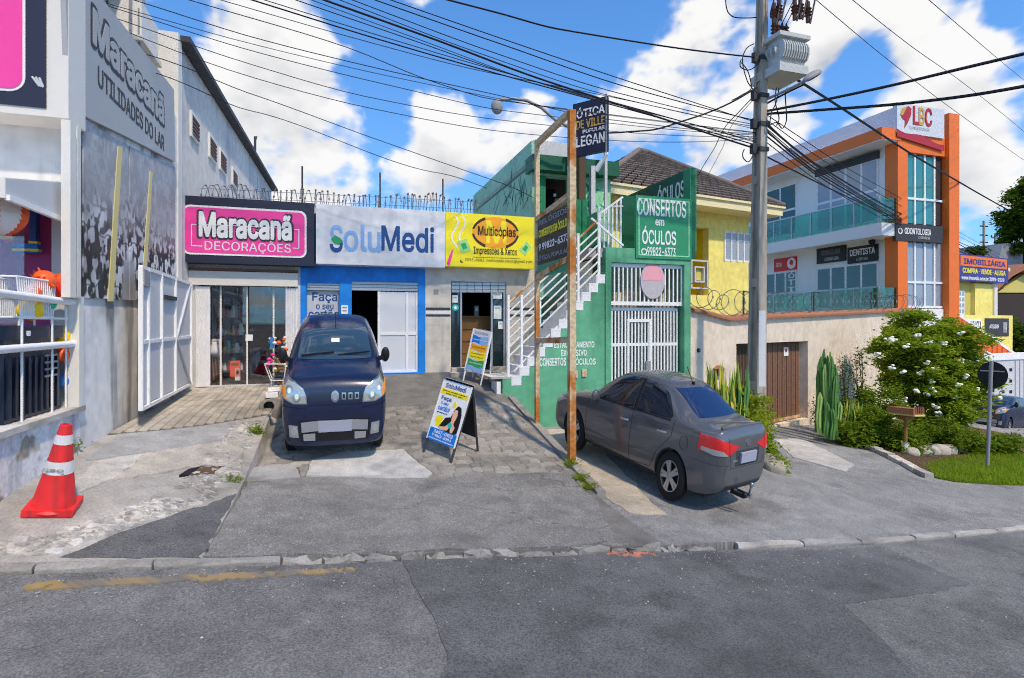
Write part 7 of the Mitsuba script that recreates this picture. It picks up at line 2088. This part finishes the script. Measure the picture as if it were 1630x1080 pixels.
mat('blade_yellow', '#c3b13a', .55); mat('blade_green', '#4b7a34', .55); mat('blade_lime', '#9aa83c', .55)
k = thing('sword_plant', 'yellow striped sword-leaved plant beside the cactus columns', 'plant'); swords(k, 1330, 1372, 632, 690, 16.4, 46, 1, ['blade_yellow', 'blade_lime', 'blade_green'])
k = thing('sword_plant', 'tall yellow-green sword-leaved plant between the sedan and the beige wall', 'plant'); swords(k, 1128, 1188, 570, 660, 12.4, 60, 2, ['blade_yellow', 'blade_lime', 'blade_green', 'blade_lime'])
for i, (px, y0, y1, sd, lb) in enumerate(((1347, 562, 650, 1, 'slender dark shrub against the beige wall, nearer the cactus'), (1370, 555, 640, 2, 'slender dark shrub against the beige wall, nearer the big bush'), (1302, 622, 660, 3, 'small twiggy plant at the left of the cactus columns'))):
    k = thing('slender_shrub', lb, 'shrub'); rs_ = np.random.default_rng(40 + i)
    m = MB(); c_ = []
    for j in range(5 if i < 2 else 2):
        a = att(px + rs_.normal(0, 3), y1 + 20, 17.2); b = att(px + rs_.normal(0, 7), y0 + rs_.uniform(0, 22), 17.2)
        m.tube([a, (a + b) / 2 + rs_.normal(size=3) * .05, b], [.015, .012, .006], 5)
        f_ = rs_.uniform(.1, 1, (90, 1)); c_.append(a + (b - a) * f_ + rs_.normal(size=(90, 3)) * .09)
    part(k, 'stem', m, 'bark'); foliage(k, 'foliage', np.vstack(c_), .10, .045, 60 + i, tone=(.0, .35), yel=(0, .08))
# ground cover and low shrubs
low = [(1395, 680, .7, .5, 16.2, 'dark low shrub between the sword plant and the wooden tray'), (1440, 705, .7, .4, 15.6, 'dark leafy ground shrub round the foot of the wooden tray post'), (1352, 690, .6, .35, 15.9, 'low green shrub below the yellow sword plant'), (1490, 690, .9, .5, 16.6, 'dark leafy shrub below the big bush, right of the wooden tray'), (1535, 705, .7, .4, 16.4, 'low leafy shrub at the right end of the flower bed'), (1400, 640, .8, .6, 17.4, 'tangled dull green shrub between the cactus and the big bush'), (1375, 668, .6, .6, 16.9, 'feathery green shrub behind the sword plant'), (1590, 705, .8, .25, 17.2, 'low ground plants in front of the dark navy car')]
for i, (px, py, rx, rz, t, lb) in enumerate(low):
    k = thing('low_shrub', lb, 'shrub')
    o, c_ = clumps(att(px, py, t), (rx, .6, rz), 34, 55, .12, 80 + i, shell=.2, flat=.8)
    foliage(k, 'foliage', o, .15, .06, 90 + i, tone=(.1, .8), yel=(0, .15), droop=.1)
    m = MB(); a = att(px, py, t); m.tube([a - [0, 0, rz + .3], a - [0, 0, rz * .2], a + [.1, 0, rz * .4]], [.03, .02, .008], 5); m.tube([a - [.1, 0, rz + .3], a + [-.25, 0, rz * .2]], [.02, .008], 5); part(k, 'stem', m, 'bark')
ys_ = thing('yellow_shrub', 'yellow-green leafy shrub at the foot of the utility pole', 'shrub')
o, c_ = clumps(att(1186, 650, 12.8), (.62, .5, .55), 40, 50, .10, 120, shell=.2); o2, _ = clumps(att(1205, 690, 12.2), (.3, .4, .35), 16, 50, .09, 121, shell=.2)
foliage(ys_, 'foliage', np.vstack([o, o2]), .12, .06, 122, tone=(.5, 1), yel=(.1, .75))
m = MB(); a = att(1186, 650, 12.8); m.tube([a - [0, 0, 1.2], a, a + [.1, 0, .3]], [.04, .03, .01], 6); part(ys_, 'stem', m, 'bark')
tv = thing('trailing_plant', 'green plant trailing over the stone edge beside the driveway', 'plant')
o = []
for f_ in np.linspace(0, 1, 16):
    x, y = 1205 + 36 * f_, 692 + 52 * f_
    o.append(att(x, y, 11.9 - .9 * f_) + rng.normal(size=(70, 3)) * .09)
foliage(tv, 'foliage', np.vstack(o), .10, .055, 130, tone=(.35, 1), yel=(0, .45))
pe = thing('planter_edge', 'crooked edge of rough stones between parking bay and driveway', 'planter')
for i in range(9):
    f_ = i / 8
    p = att(1204 + 34 * f_, 712 + 38 * f_, 11.8 - .9 * f_); r = rng.uniform(.14, .22)
    sp = trimesh.creation.icosphere(2, r); v = sp.vertices * [1.1, .9, .8] * (1 + .25 * (meshkit.noise(sp.vertices * 7 + i * 3)[:, None] - .5)); part(pe, 'stone', trimesh.Trimesh(v + p, sp.faces, process=False), 'mineral', tone=(rng.uniform(.25, .4), .8))
m = MB()
a, b, c_, d = att(1100, 640, 13.0), att(1190, 668, 12.9), att(1238, 735, 10.9), att(1200, 715, 11.2)
for i in range(12):
    p = a + (c_ - a) * i / 11; m.ball([p[0] + .1, p[1] + .5, p[2] - .62], .8, 2, (1, .8, .5))
part(pe, 'soil', m, 'soil', smooth=True)
# flower bed soil, its rough kerb, low stone wall and lawn
hb_ = lambda X, Y: hR(X, Y)  # noqa: E731
bed = np.array([atG(x, y, hb_)[:2] for x, y in [(1302, 690), (1360, 705), (1430, 735), (1470, 752), (1620, 742), (1640, 700)]]); wl = np.array([BW.pt(BW.loc(x, 600)[0], 0)[:2] for x in (1480, 1400, 1300)])
put(struct('flower_bed', label='dark soil of the flower bed below the beige wall'), patch_mesh(np.vstack([bed, wl]), hb_, .05, .3), 'soil')
bk_ = thing('bed_edging', 'rough pale concrete edging between driveway and flower bed', 'edging')
line_ = [(1300, 684), (1320, 690), (1340, 698), (1360, 706), (1380, 714), (1400, 722), (1420, 731), (1440, 741), (1460, 753), (1480, 763)]
for (x0, y0), (x1, y1) in zip(line_[:-1], line_[1:]):
    a, b = atG(x0, y0, hb_), atG(x1, y1, hb_); m = MB().bar(a + (b - a) * .02 + [0, 0, .03], b - (b - a) * .02 + [0, 0, .03 + rng.normal() * .015], .16 + rng.uniform(0, .06), .16); part(bk_, 'block', m, 'mineral', tone=(rng.uniform(.36, .5), .5))
lw = thing('low_stone_wall', 'low wall of pale rough stones between flower bed and lawn', 'wall')
for i in range(11):
    x = 1452 + i * 14.5; p = atG(x, 727 - i * .9, hb_)
    m = MB(); r = rng.uniform(.2, .3); bxm = trimesh.creation.icosphere(2, r); v = bxm.vertices * [1.05, .8, .75]; v = v * (1 + .3 * (meshkit.noise(bxm.vertices * 5 + i)[:, None] - .5))
    part(lw, 'stone', trimesh.Trimesh(v + p + [0, 0, .1], bxm.faces, process=False), 'mineral', tone=(rng.uniform(.34, .5), .7))
lawn_px = [(1468, 742), (1500, 735), (1560, 728), (1640, 722), (1700, 722), (1700, 772), (1640, 774), (1580, 772), (1520, 768), (1490, 762)]
lpoly = np.array([atG(x, y, hb_)[:2] for x, y in lawn_px])
lw_ = struct('lawn', kind='stuff', label='short bright green grass by the kerb at the right')
g = Polygon(lpoly).buffer(0); rs_ = np.random.default_rng(77)
x0, y0, x1, y1 = g.bounds
n = 42000
xy = rs_.uniform([x0, y0], [x1, y1], (n, 2))
import shapely
xy = xy[shapely.contains_xy(g, xy[:, 0], xy[:, 1])]
n = len(xy); zz = hb_(xy[:, 0], xy[:, 1]); base_ = np.column_stack([xy, zz])
hgt = rs_.uniform(.07, .2, n) * (.6 + .8 * meshkit.noise(np.column_stack([xy * 1.6, zz])))
tip = base_ + np.column_stack([rs_.normal(0, .05, (n, 2)), hgt]); sd2 = rs_.normal(size=(n, 2)); sd2 /= np.linalg.norm(sd2, axis=1, keepdims=True)
w_ = np.column_stack([sd2 * .014, np.zeros(n)])
v = np.stack([base_ - w_, base_ + w_, tip], 1).reshape(-1, 3); f = np.arange(3 * n).reshape(-1, 3)
uv = np.repeat(np.column_stack([rs_.uniform(.5, 1, n), rs_.uniform(0, .22, n)]), 3, 0)
put(lw_, trimesh.Trimesh(v, f, process=False), 'leaf', uv=uv)
put(struct('lawn_soil', label='soil under the lawn'), patch_mesh(lpoly, hb_, .03, .25), 'leaf', tone=(.35, .1))
# weeds
for i, (px, py, r, h, hf_, lb) in enumerate(((108, 722, .12, .16, hL, 'clump of green weed at the foot of the left wall'), (370, 777, .12, .13, hF, 'small weed at the edge of the asphalt apron'), (908, 742, .12, .1, hF, 'tuft of weed at the foot of the rusty post'), (925, 765, .12, .08, hF, 'dry weed tuft on the edge of the parking bay'), (940, 778, .1, .06, hF, 'tiny weed below the rusty post'), (408, 690, .1, .1, hL, 'weed beside the broken concrete block'))):
    k = thing('weed', lb, 'weed'); p = atG(px, py, hf_)
    rs_ = np.random.default_rng(200 + i); o = p + rs_.normal(size=(220, 3)) * [r * .6, r * .6, h * .4] + [0, 0, h * .6]
    foliage(k, '', o, .05, .026, 210 + i, tone=(.3, 1), yel=(0, .4 if i in (3, 4) else .12), droop=-.4)
# far trees
for i, (px, py, rx, rz, t, n_cl, lb) in enumerate(((1634, 352, 2.7, 4.3, 62, 120, 'tall dark tree at the right edge'), (1648, 305, 2.0, 2.0, 64, 30, 'darker tree top behind the tall tree at the right edge'), (1610, 545, 2.0, 1.3, 40, 40, 'dull green shrub in front of the brown house'))):
    k = thing('far_tree', lb, 'tree'); o, c_ = clumps(att(px, py, t), (rx, rx, rz), n_cl, 70, .36, 300 + i, shell=.3)
    foliage(k, 'crown', o, .55, .24, 310 + i, tone=(.0, .3), yel=(0, .05))
    m = MB(); a = att(px, py, t); m.tube([a - [0, 0, rz + 6], a, a + [.3, 0, rz * .6]], [.4, .28, .08], 8)
    for j in range(5): m.tube([a - [0, 0, rz * .3], a + [math.cos(j * 1.3) * rx * .6, math.sin(j * 1.3) * rx * .6, rz * .3]], [.15, .04], 5)
    part(k, 'trunk', m, 'bark_dark', smooth=True)
k = thing('roof_tree', 'small dark treetop just above the purple banner', 'tree'); o, c_ = clumps(att(1553, 402, 50), (.7, .6, .45), 14, 60, .2, 330); foliage(k, 'crown', o, .3, .15, 331, tone=(0, .2), yel=(0, 0)); m = MB(); a = att(1553, 402, 50); m.cyl(a - [0, 0, 3], a, .12, 6); part(k, 'trunk', m, 'bark_dark')
# wooden tray on a post
wt = thing('wooden_tray', 'old brown wooden tray on a post with a white base at the driveway edge', 'tray')
tt = 15.2
WT = Fr(att(1442, 655, tt), (.9, .35, -.09))
m = MB(); WT.box(m, -.46, .46, -.06, .10, -.3, .3)
part(wt, 'tray', m, 'wood_sign')
m = MB(); WT.box(m, -.43, .43, -.10, -.06, -.28, .33); part(wt, 'lower_board', m, 'olive_yellow')
for i in range(9):
    m = MB(); WT.box(m, -.30 + i * .075, -.27 + i * .075, -.02, .15 + .03 * (i % 2), .29, .33); part(wt, 'slat', m, 'wood_dark' if i % 2 else 'terracotta')
m = MB(); a, b = att(1442, 665, tt), att(1441, 706, tt); m.cyl(b, a, .05, 8); m.box(a[0] - .16, a[0] + .16, a[1] - .12, a[1] + .12, a[2] - .05, a[2] + .12); part(wt, 'post', m, 'wood')
m = MB(); b = att(1441, 725, tt); m.cyl(b - [0, 0, .1], b + [0, 0, .36], .12, 12, .10); part(wt, 'base', m, 'offwhite')
m = MB(); b2 = att(1443, 733, tt); m.ball(b2 - [0, 0, .12], .36, 2, (1.2, .8, .55)); part(wt, 'footing', m, 'mineral', tone=(.5, .6))
# round road sign seen from behind
rs2 = thing('road_sign', 'round road sign seen from its dark back on a thin grey pole', 'road sign')
tS_ = 14.4
b, a = att(1571, 748, tS_), att(1578, 576, tS_)
m = MB().cyl(b - [0, 0, .3], a, .045, 8); part(rs2, 'pole', m, 'steel', smooth=True)
c_ = att(1580, 597, tS_ + .12)
m = MB(); dv = np.array([.93, .36, 0]); m.cyl(c_, c_ - dv * .02, .31, 28)
v = np.vstack(m.v); v[:, 2] = c_[2] + (v[:, 2] - c_[2]) * 1.12; m.v = [v]
part(rs2, 'disc', m, 'black')
m = MB(); m.bar(c_ - dv * .04 + [.1, -.22, .1], c_ - dv * .04 + [-.1, .22, .1], .04, .03); part(rs2, 'clamp', m, 'steel')

# ------------------------------------------------------------------ pavement things: cone, pavement signs, block, drain
cn = thing('traffic_cone', 'red traffic cone with two white bands on the left pavement', 'cone')
bp = atG(84, 812, hL)
sc = 1.0
hgt = None
for h_ in np.linspace(.5, 2.0, 600):
    q = bp + [0, 0, h_] - CAM
    if Y0 - F * q[2] / (q[0] * ST + q[1] * CT) < 671: hgt = h_; break
tdepth = bp[0] * ST + bp[1] * CT
rb = 33 * tdepth / F * .88; rtp = 8.5 * tdepth / F * .9
ang_n = math.atan2(float(hL(np.array(bp[0] + .3), np.array(bp[1]))) - float(hL(np.array(bp[0] - .3), np.array(bp[1]))), .6); ang_y = math.atan2(float(hL(np.array(bp[0]), np.array(bp[1] + .3))) - float(hL(np.array(bp[0]), np.array(bp[1] - .3))), .6)
Rm = trimesh.transformations.rotation_matrix(-ang_n, [0, 1, 0]) @ trimesh.transformations.rotation_matrix(ang_y, [1, 0, 0])


def cone_part(nm, mb, c, **kw):
    m_ = mb.mesh(); m_.apply_transform(Rm); m_.apply_translation(bp); part(cn, nm, m_, c, **kw)


rad = lambda z_: rb + (rtp - rb) * z_ / hgt  # noqa: E731
hb2 = 46 * tdepth / F * .70
bs = trimesh.creation.box([2 * hb2, 2 * hb2 * .9, .07]); bs.apply_translation([0, 0, .045])
bs = trimesh.Trimesh(bs.vertices * 1.0, bs.faces); rz_ = trimesh.transformations.rotation_matrix(math.radians(8), [0, 0, 1]); bs.apply_transform(rz_)
cone_part('base', MB().tm(bs), 'cone_plastic')
zz_ = 1 / 1.0
ylist = [815, 743 - 0, 735, 707, 693, 671]
for f0, f1, c, nm in ((.05, .46, 'cone_plastic', 'lower_body'), (.46, .60, 'cone_white', 'white_band'), (.60, .79, 'cone_plastic', 'middle_body'), (.79, .895, 'cone_white', 'white_band'), (.895, 1.0, 'cone_plastic', 'top_body')):
    z0, z1 = f0 * hgt, f1 * hgt; g_ = .004 if 'white' in nm else 0
    pr_ = [(rad(z0) + g_, z0), (rad(z1) + g_, z1)]
    if nm == 'lower_body': pr_ = [(rad(z0) * 1.18, z0 - .0), (rad(z0) * 1.02, z0 + .03), (rad(z1), z1)]
    if nm == 'top_body': pr_ += [(rad(z1) * .6, z1 + .004), (rad(z1) * .5, z1 - .05), (0, z1 - .05)]
    cone_part(nm, MB().lathe(pr_, (0, 0, 0), 36), c, smooth=30)
m = MB(); fr_ = Fr((0, -rad(.53 * hgt) - .008, 0), (1, .05, 0)); fr_.text(m, 'SSO', -.09, .09, .50 * hgt, .535 * hgt, .004, depth=.004); cone_part('lettering', m, 'midgrey')


def aframe(key, A_px, B_px, C_px, top_px, hf, board0, leg_m, back_m, dep_fix=None):
    A, B = atG(*A_px, hf), atG(*B_px, hf)
    ux = (B - A); ux[2] = 0; Wd = np.linalg.norm(ux); ux /= Wd
    back = np.array([-ux[1], ux[0], 0]) * (1 if ux[0] > 0 else -1)
    Cq = atG(*C_px, hf)
    dep = (dep_fix or 1) * max(.45, float(np.dot(Cq - B, back)))
    zf = lambda p: float(hf(np.array(p[0]), np.array(p[1])))  # noqa: E731
    D_, Cc = A + back * dep, B + back * dep
    D_[2], Cc[2] = zf(D_), zf(Cc)
    mid = (A + B + Cc + D_) / 4
    hh = None
    for h_ in np.linspace(.4, 2.6, 900):
        q = mid + [0, 0, h_] - CAM
        if Y0 - F * q[2] / (q[0] * ST + q[1] * CT) < top_px: hh = h_; break
    uxn = (B - A) / np.linalg.norm(B - A)
    up_ = mid + [0, 0, hh] - (A + B) / 2
    up_ = up_ - uxn * np.dot(up_, uxn)
    tl, tr_ = A + up_, B + up_
    for a, b in ((A, tl), (B, tr_), (D_, tl), (Cc, tr_)):
        part(key, 'leg', MB().bar(a, b, .035, .035), leg_m)
    Hh = np.linalg.norm(up_); Wb = np.linalg.norm(B - A)
    FrF = Fr(A, uxn, up_)
    ub_ = tr_ - Cc; uxb = (D_ - Cc) / np.linalg.norm(D_ - Cc); ub_ = ub_ - uxb * np.dot(ub_, uxb)
    FrB = Fr(Cc, uxb, ub_)
    m = MB(); FrB.box(m, .0, Wb, Hh * board0, Hh * .965, .018, .03); part(key, 'back_board', m, back_m)
    for a in (0, ): pass
    m = MB(); FrB.box(m, .0, Wb, Hh * board0 * 1.0, Hh * .965, .031, .036); part(key, 'back_print', m, 'white')
    return FrF, Wb, Hh


a1 = thing('pavement_sign', 'clinic pavement sign with a printed woman on the stone paving', 'pavement sign')
FrF, Wb, Hh = aframe(a1, (674, 721), (717, 739), (770, 712), 607, hF, .2, 'dkgrey', 'black', .75)
U_ = lambda f0, f1, g0, g1: (Wb * f0, Wb * f1, Hh * (.2 + .8 * g0), Hh * (.2 + .8 * g1))  # noqa: E731
bx2 = lambda q, d0, d1, nm, c: part(a1, nm, FrF.box(MB(), *q, d0, d1), c)  # noqa: E731
bx2((0, Wb, Hh * .2, Hh), .018, .03, 'board', 'white')
bx2(U_(0, 1, 0, .2), .03, .033, 'blue_band', 'blue'); bx2(U_(0, 1, .77, .86), .03, .033, 'yellow_band', 'yellow'); bx2(U_(0, 1, .985, 1), .03, .034, 'top_strip', 'blue_light')
for t, f0, f1, g0, g1, c in (('SoluMedi', .12, .85, .88, .96, 'blue_dark'), ('centro de consultas, exames e', .06, .92, .815, .842, 'dkgrey'), ('saúde e bem-estar', .2, .8, .78, .805, 'dkgrey'), ('Faça', .10, .46, .66, .74, 'blue_dark'), ('o seu', .14, .40, .60, .64, 'blue'), ('cartão!', .08, .50, .50, .58, 'blue'), ('gratuitamente', .08, .46, .45, .475, 'blue_dark'), ('3657-0902', .18, .86, .125, .18, 'white'), ('9 9867-0294', .14, .84, .065, .11, 'white'), ('solumedi.com.br/piraquara', .06, .94, .02, .045, 'white')):
    m = MB(); FrF.text(m, t, Wb * f0, Wb * f1, Hh * (.2 + .8 * g0), Hh * (.2 + .8 * g1), .033, depth=.003); part(a1, 'lettering', m, c)
S_ = lambda pts: [(Wb * x, Hh * (.2 + .8 * y)) for x, y in pts]  # noqa: E731
for nm, pts, d, c in (('printed_sun', [(.12, .30), (.2, .25), (.3, .27), (.36, .33), (.32, .40), (.22, .42), (.13, .37)], .003, 'yellow'), ('printed_sun', [(.56, .62), (.62, .60), (.66, .66), (.6, .70)], .003, 'yellow'), ('printed_hair', [(.66, .30), (.62, .45), (.68, .58), (.76, .64), (.86, .62), (.92, .52), (.94, .36), (.93, .22), (.80, .20)], .0035, 'black'), ('printed_shirt', [(.30, .235), (.44, .40), (.58, .43), (.70, .40), (.80, .34), (.86, .205), (.6, .205)], .005, 'black'), ('printed_face', [(.66, .42), (.66, .52), (.70, .57), (.77, .57), (.80, .50), (.77, .42), (.71, .38)], .006, 'skin'), ('printed_neck', [(.66, .36), (.74, .33), (.76, .42), (.68, .42)], .0055, 'skin'), ('printed_arm', [(.32, .24), (.50, .26), (.62, .33), (.66, .31), (.60, .23), (.36, .205)], .006, 'skin'), ('printed_arm', [(.78, .21), (.82, .30), (.74, .34), (.70, .31), (.72, .22)], .006, 'skin'), ('printed_card', [(.60, .285), (.70, .27), (.71, .33), (.61, .345)], .007, 'cyan')):
    m = MB(); FrF.poly(m, Polygon(S_(pts)).buffer(.01, quad_segs=3), .03, .03 + d); part(a1, nm, m, c)
for y_ in (0.0, 1.0):
    m = MB(); FrF.box(m, -.012 + (Wb) * y_, .012 + Wb * y_, Hh * .2, Hh, .016, .036); part(a1, 'side_rail', m, 'white')
a2 = thing('pavement_sign', 'pavement sign with wavy blue, orange, yellow and green bands by the copy shop door', 'pavement sign')
FrF, Wb, Hh = aframe(a2, (737, 607), (765, 614), (797, 603), 524, hF, .22, 'white', 'black', .5)
U2 = lambda pts: [(Wb * x, Hh * (.22 + .78 * y)) for x, y in pts]  # noqa: E731
m = MB(); FrF.box(m, 0, Wb, Hh * .22, Hh, .018, .03); part(a2, 'board', m, 'signgrey')
for lo, hi, c, nm in ((.0, .12, 'blue_light', 'bottom_band'), (.66, .84, 'blue', 'blue_wave'), (.66, .84, 'blue_light', 'pale_blue_wave'), (.49, .64, 'orange_print', 'orange_wave'), (.29, .47, 'yellow', 'yellow_wave'), (.11, .27, 'logo_green', 'green_wave')):
    xs = np.linspace(.06, .94, 13) if nm != 'bottom_band' else np.linspace(0, 1, 13)
    if nm == 'pale_blue_wave': xs = np.linspace(.5, .94, 9)
    wv = lambda x: .02 * math.sin(x * 7)  # noqa: E731
    pts = [(x, lo + wv(x)) for x in xs] + [(x, hi + wv(x + .2)) for x in xs[::-1]]
    m = MB(); FrF.poly(m, U2(pts), .03, .033 + (.001 if nm == 'pale_blue_wave' else 0)); part(a2, nm, m, c)
for t, g0, g1, c in (('Multicópias', .87, .96, 'steel'), ('impressões', .73, .77, 'white'), ('cópias', .55, .59, 'brownprint'), ('encadernação', .40, .44, 'brownprint'), ('plastificação', .33, .36, 'brownprint'), ('currículos', .18, .22, 'white')):
    m = MB(); FrF.text(m, t, Wb * .14, Wb * .86, Hh * (.22 + .78 * g0), Hh * (.22 + .78 * g1), .034, depth=.003, bold=False); part(a2, 'lettering', m, c)
for y_ in (0.0, 1.0):
    m = MB(); FrF.box(m, -.014 + Wb * y_, .014 + Wb * y_, Hh * .2, Hh, .016, .038); part(a2, 'side_rail', m, 'white')
# broken concrete block with a bent white bracket on it
cb = thing('concrete_block', 'broken hollow concrete block at the edge of the tiled floor', 'block')
p = atG(430, 672, hF); tb = p[0] * ST + p[1] * CT
zt = p[2] + (672 - 638) * tb / F
w2 = 16 * tb / F
ol = np.array([[-w2, p[2] - .3], [w2 * 1.0, p[2] - .3], [w2 * 1.0, zt], [w2 * .2, zt + .02], [-w2 * .9, zt - .03]])
FB_ = Fr((p[0] - .02, p[1] + .15, 0), (1, .1, 0))
m = MB(); FB_.poly(m, Polygon(ol).difference(Point(-w2 * .1, (p[2] + zt) / 2 + .08).buffer(.1)), -.45, 0); part(cb, 'block', m, 'mineral', tone=(.28, .5))
m = MB(); FB_.box(m, -w2 * .85, w2 * .3, p[2], zt - .08, -.44, -.2); part(cb, 'core', m, 'mineral', tone=(.10, .4))
m = MB().ball((p[0] - .15, p[1] - .05, p[2] - .08), .26, 2, (1.2, .8, .9)); part(cb, 'rubble', m, 'mineral', smooth=True, tone=(.42, .5))
k = thing('metal_bracket', 'bent white metal bracket lying on the broken concrete block', 'bracket')
m = MB(); FB_.box(m, -w2 * .4, w2 * .75, zt + .03, zt + .12, -.3, -.05); part(k, 'plate', m, 'white'); m = MB(); FB_.box(m, -w2 * .2, w2 * .9, zt + .14, zt + .20, -.42, -.2); FB_.box(m, w2 * .75, w2 * .9, zt + .03, zt + .14, -.42, -.34); part(k, 'arm', m, 'white')
dn_ = thing('drain_cover', 'dark broken drain cover sunk in the left pavement', 'drain cover')
pp = pxpoly([(292, 757), (322, 744), (356, 745), (340, 757), (310, 759)], hL)
part(dn_, 'plate', patch_mesh(wobble(pp, .02, .1, 4), hL, .022), 'bark')
pp2 = pxpoly([(285, 760), (300, 750), (318, 746), (312, 752), (300, 759)], hL)
part(dn_, 'gap', patch_mesh(pp2, hL, .030), 'black')
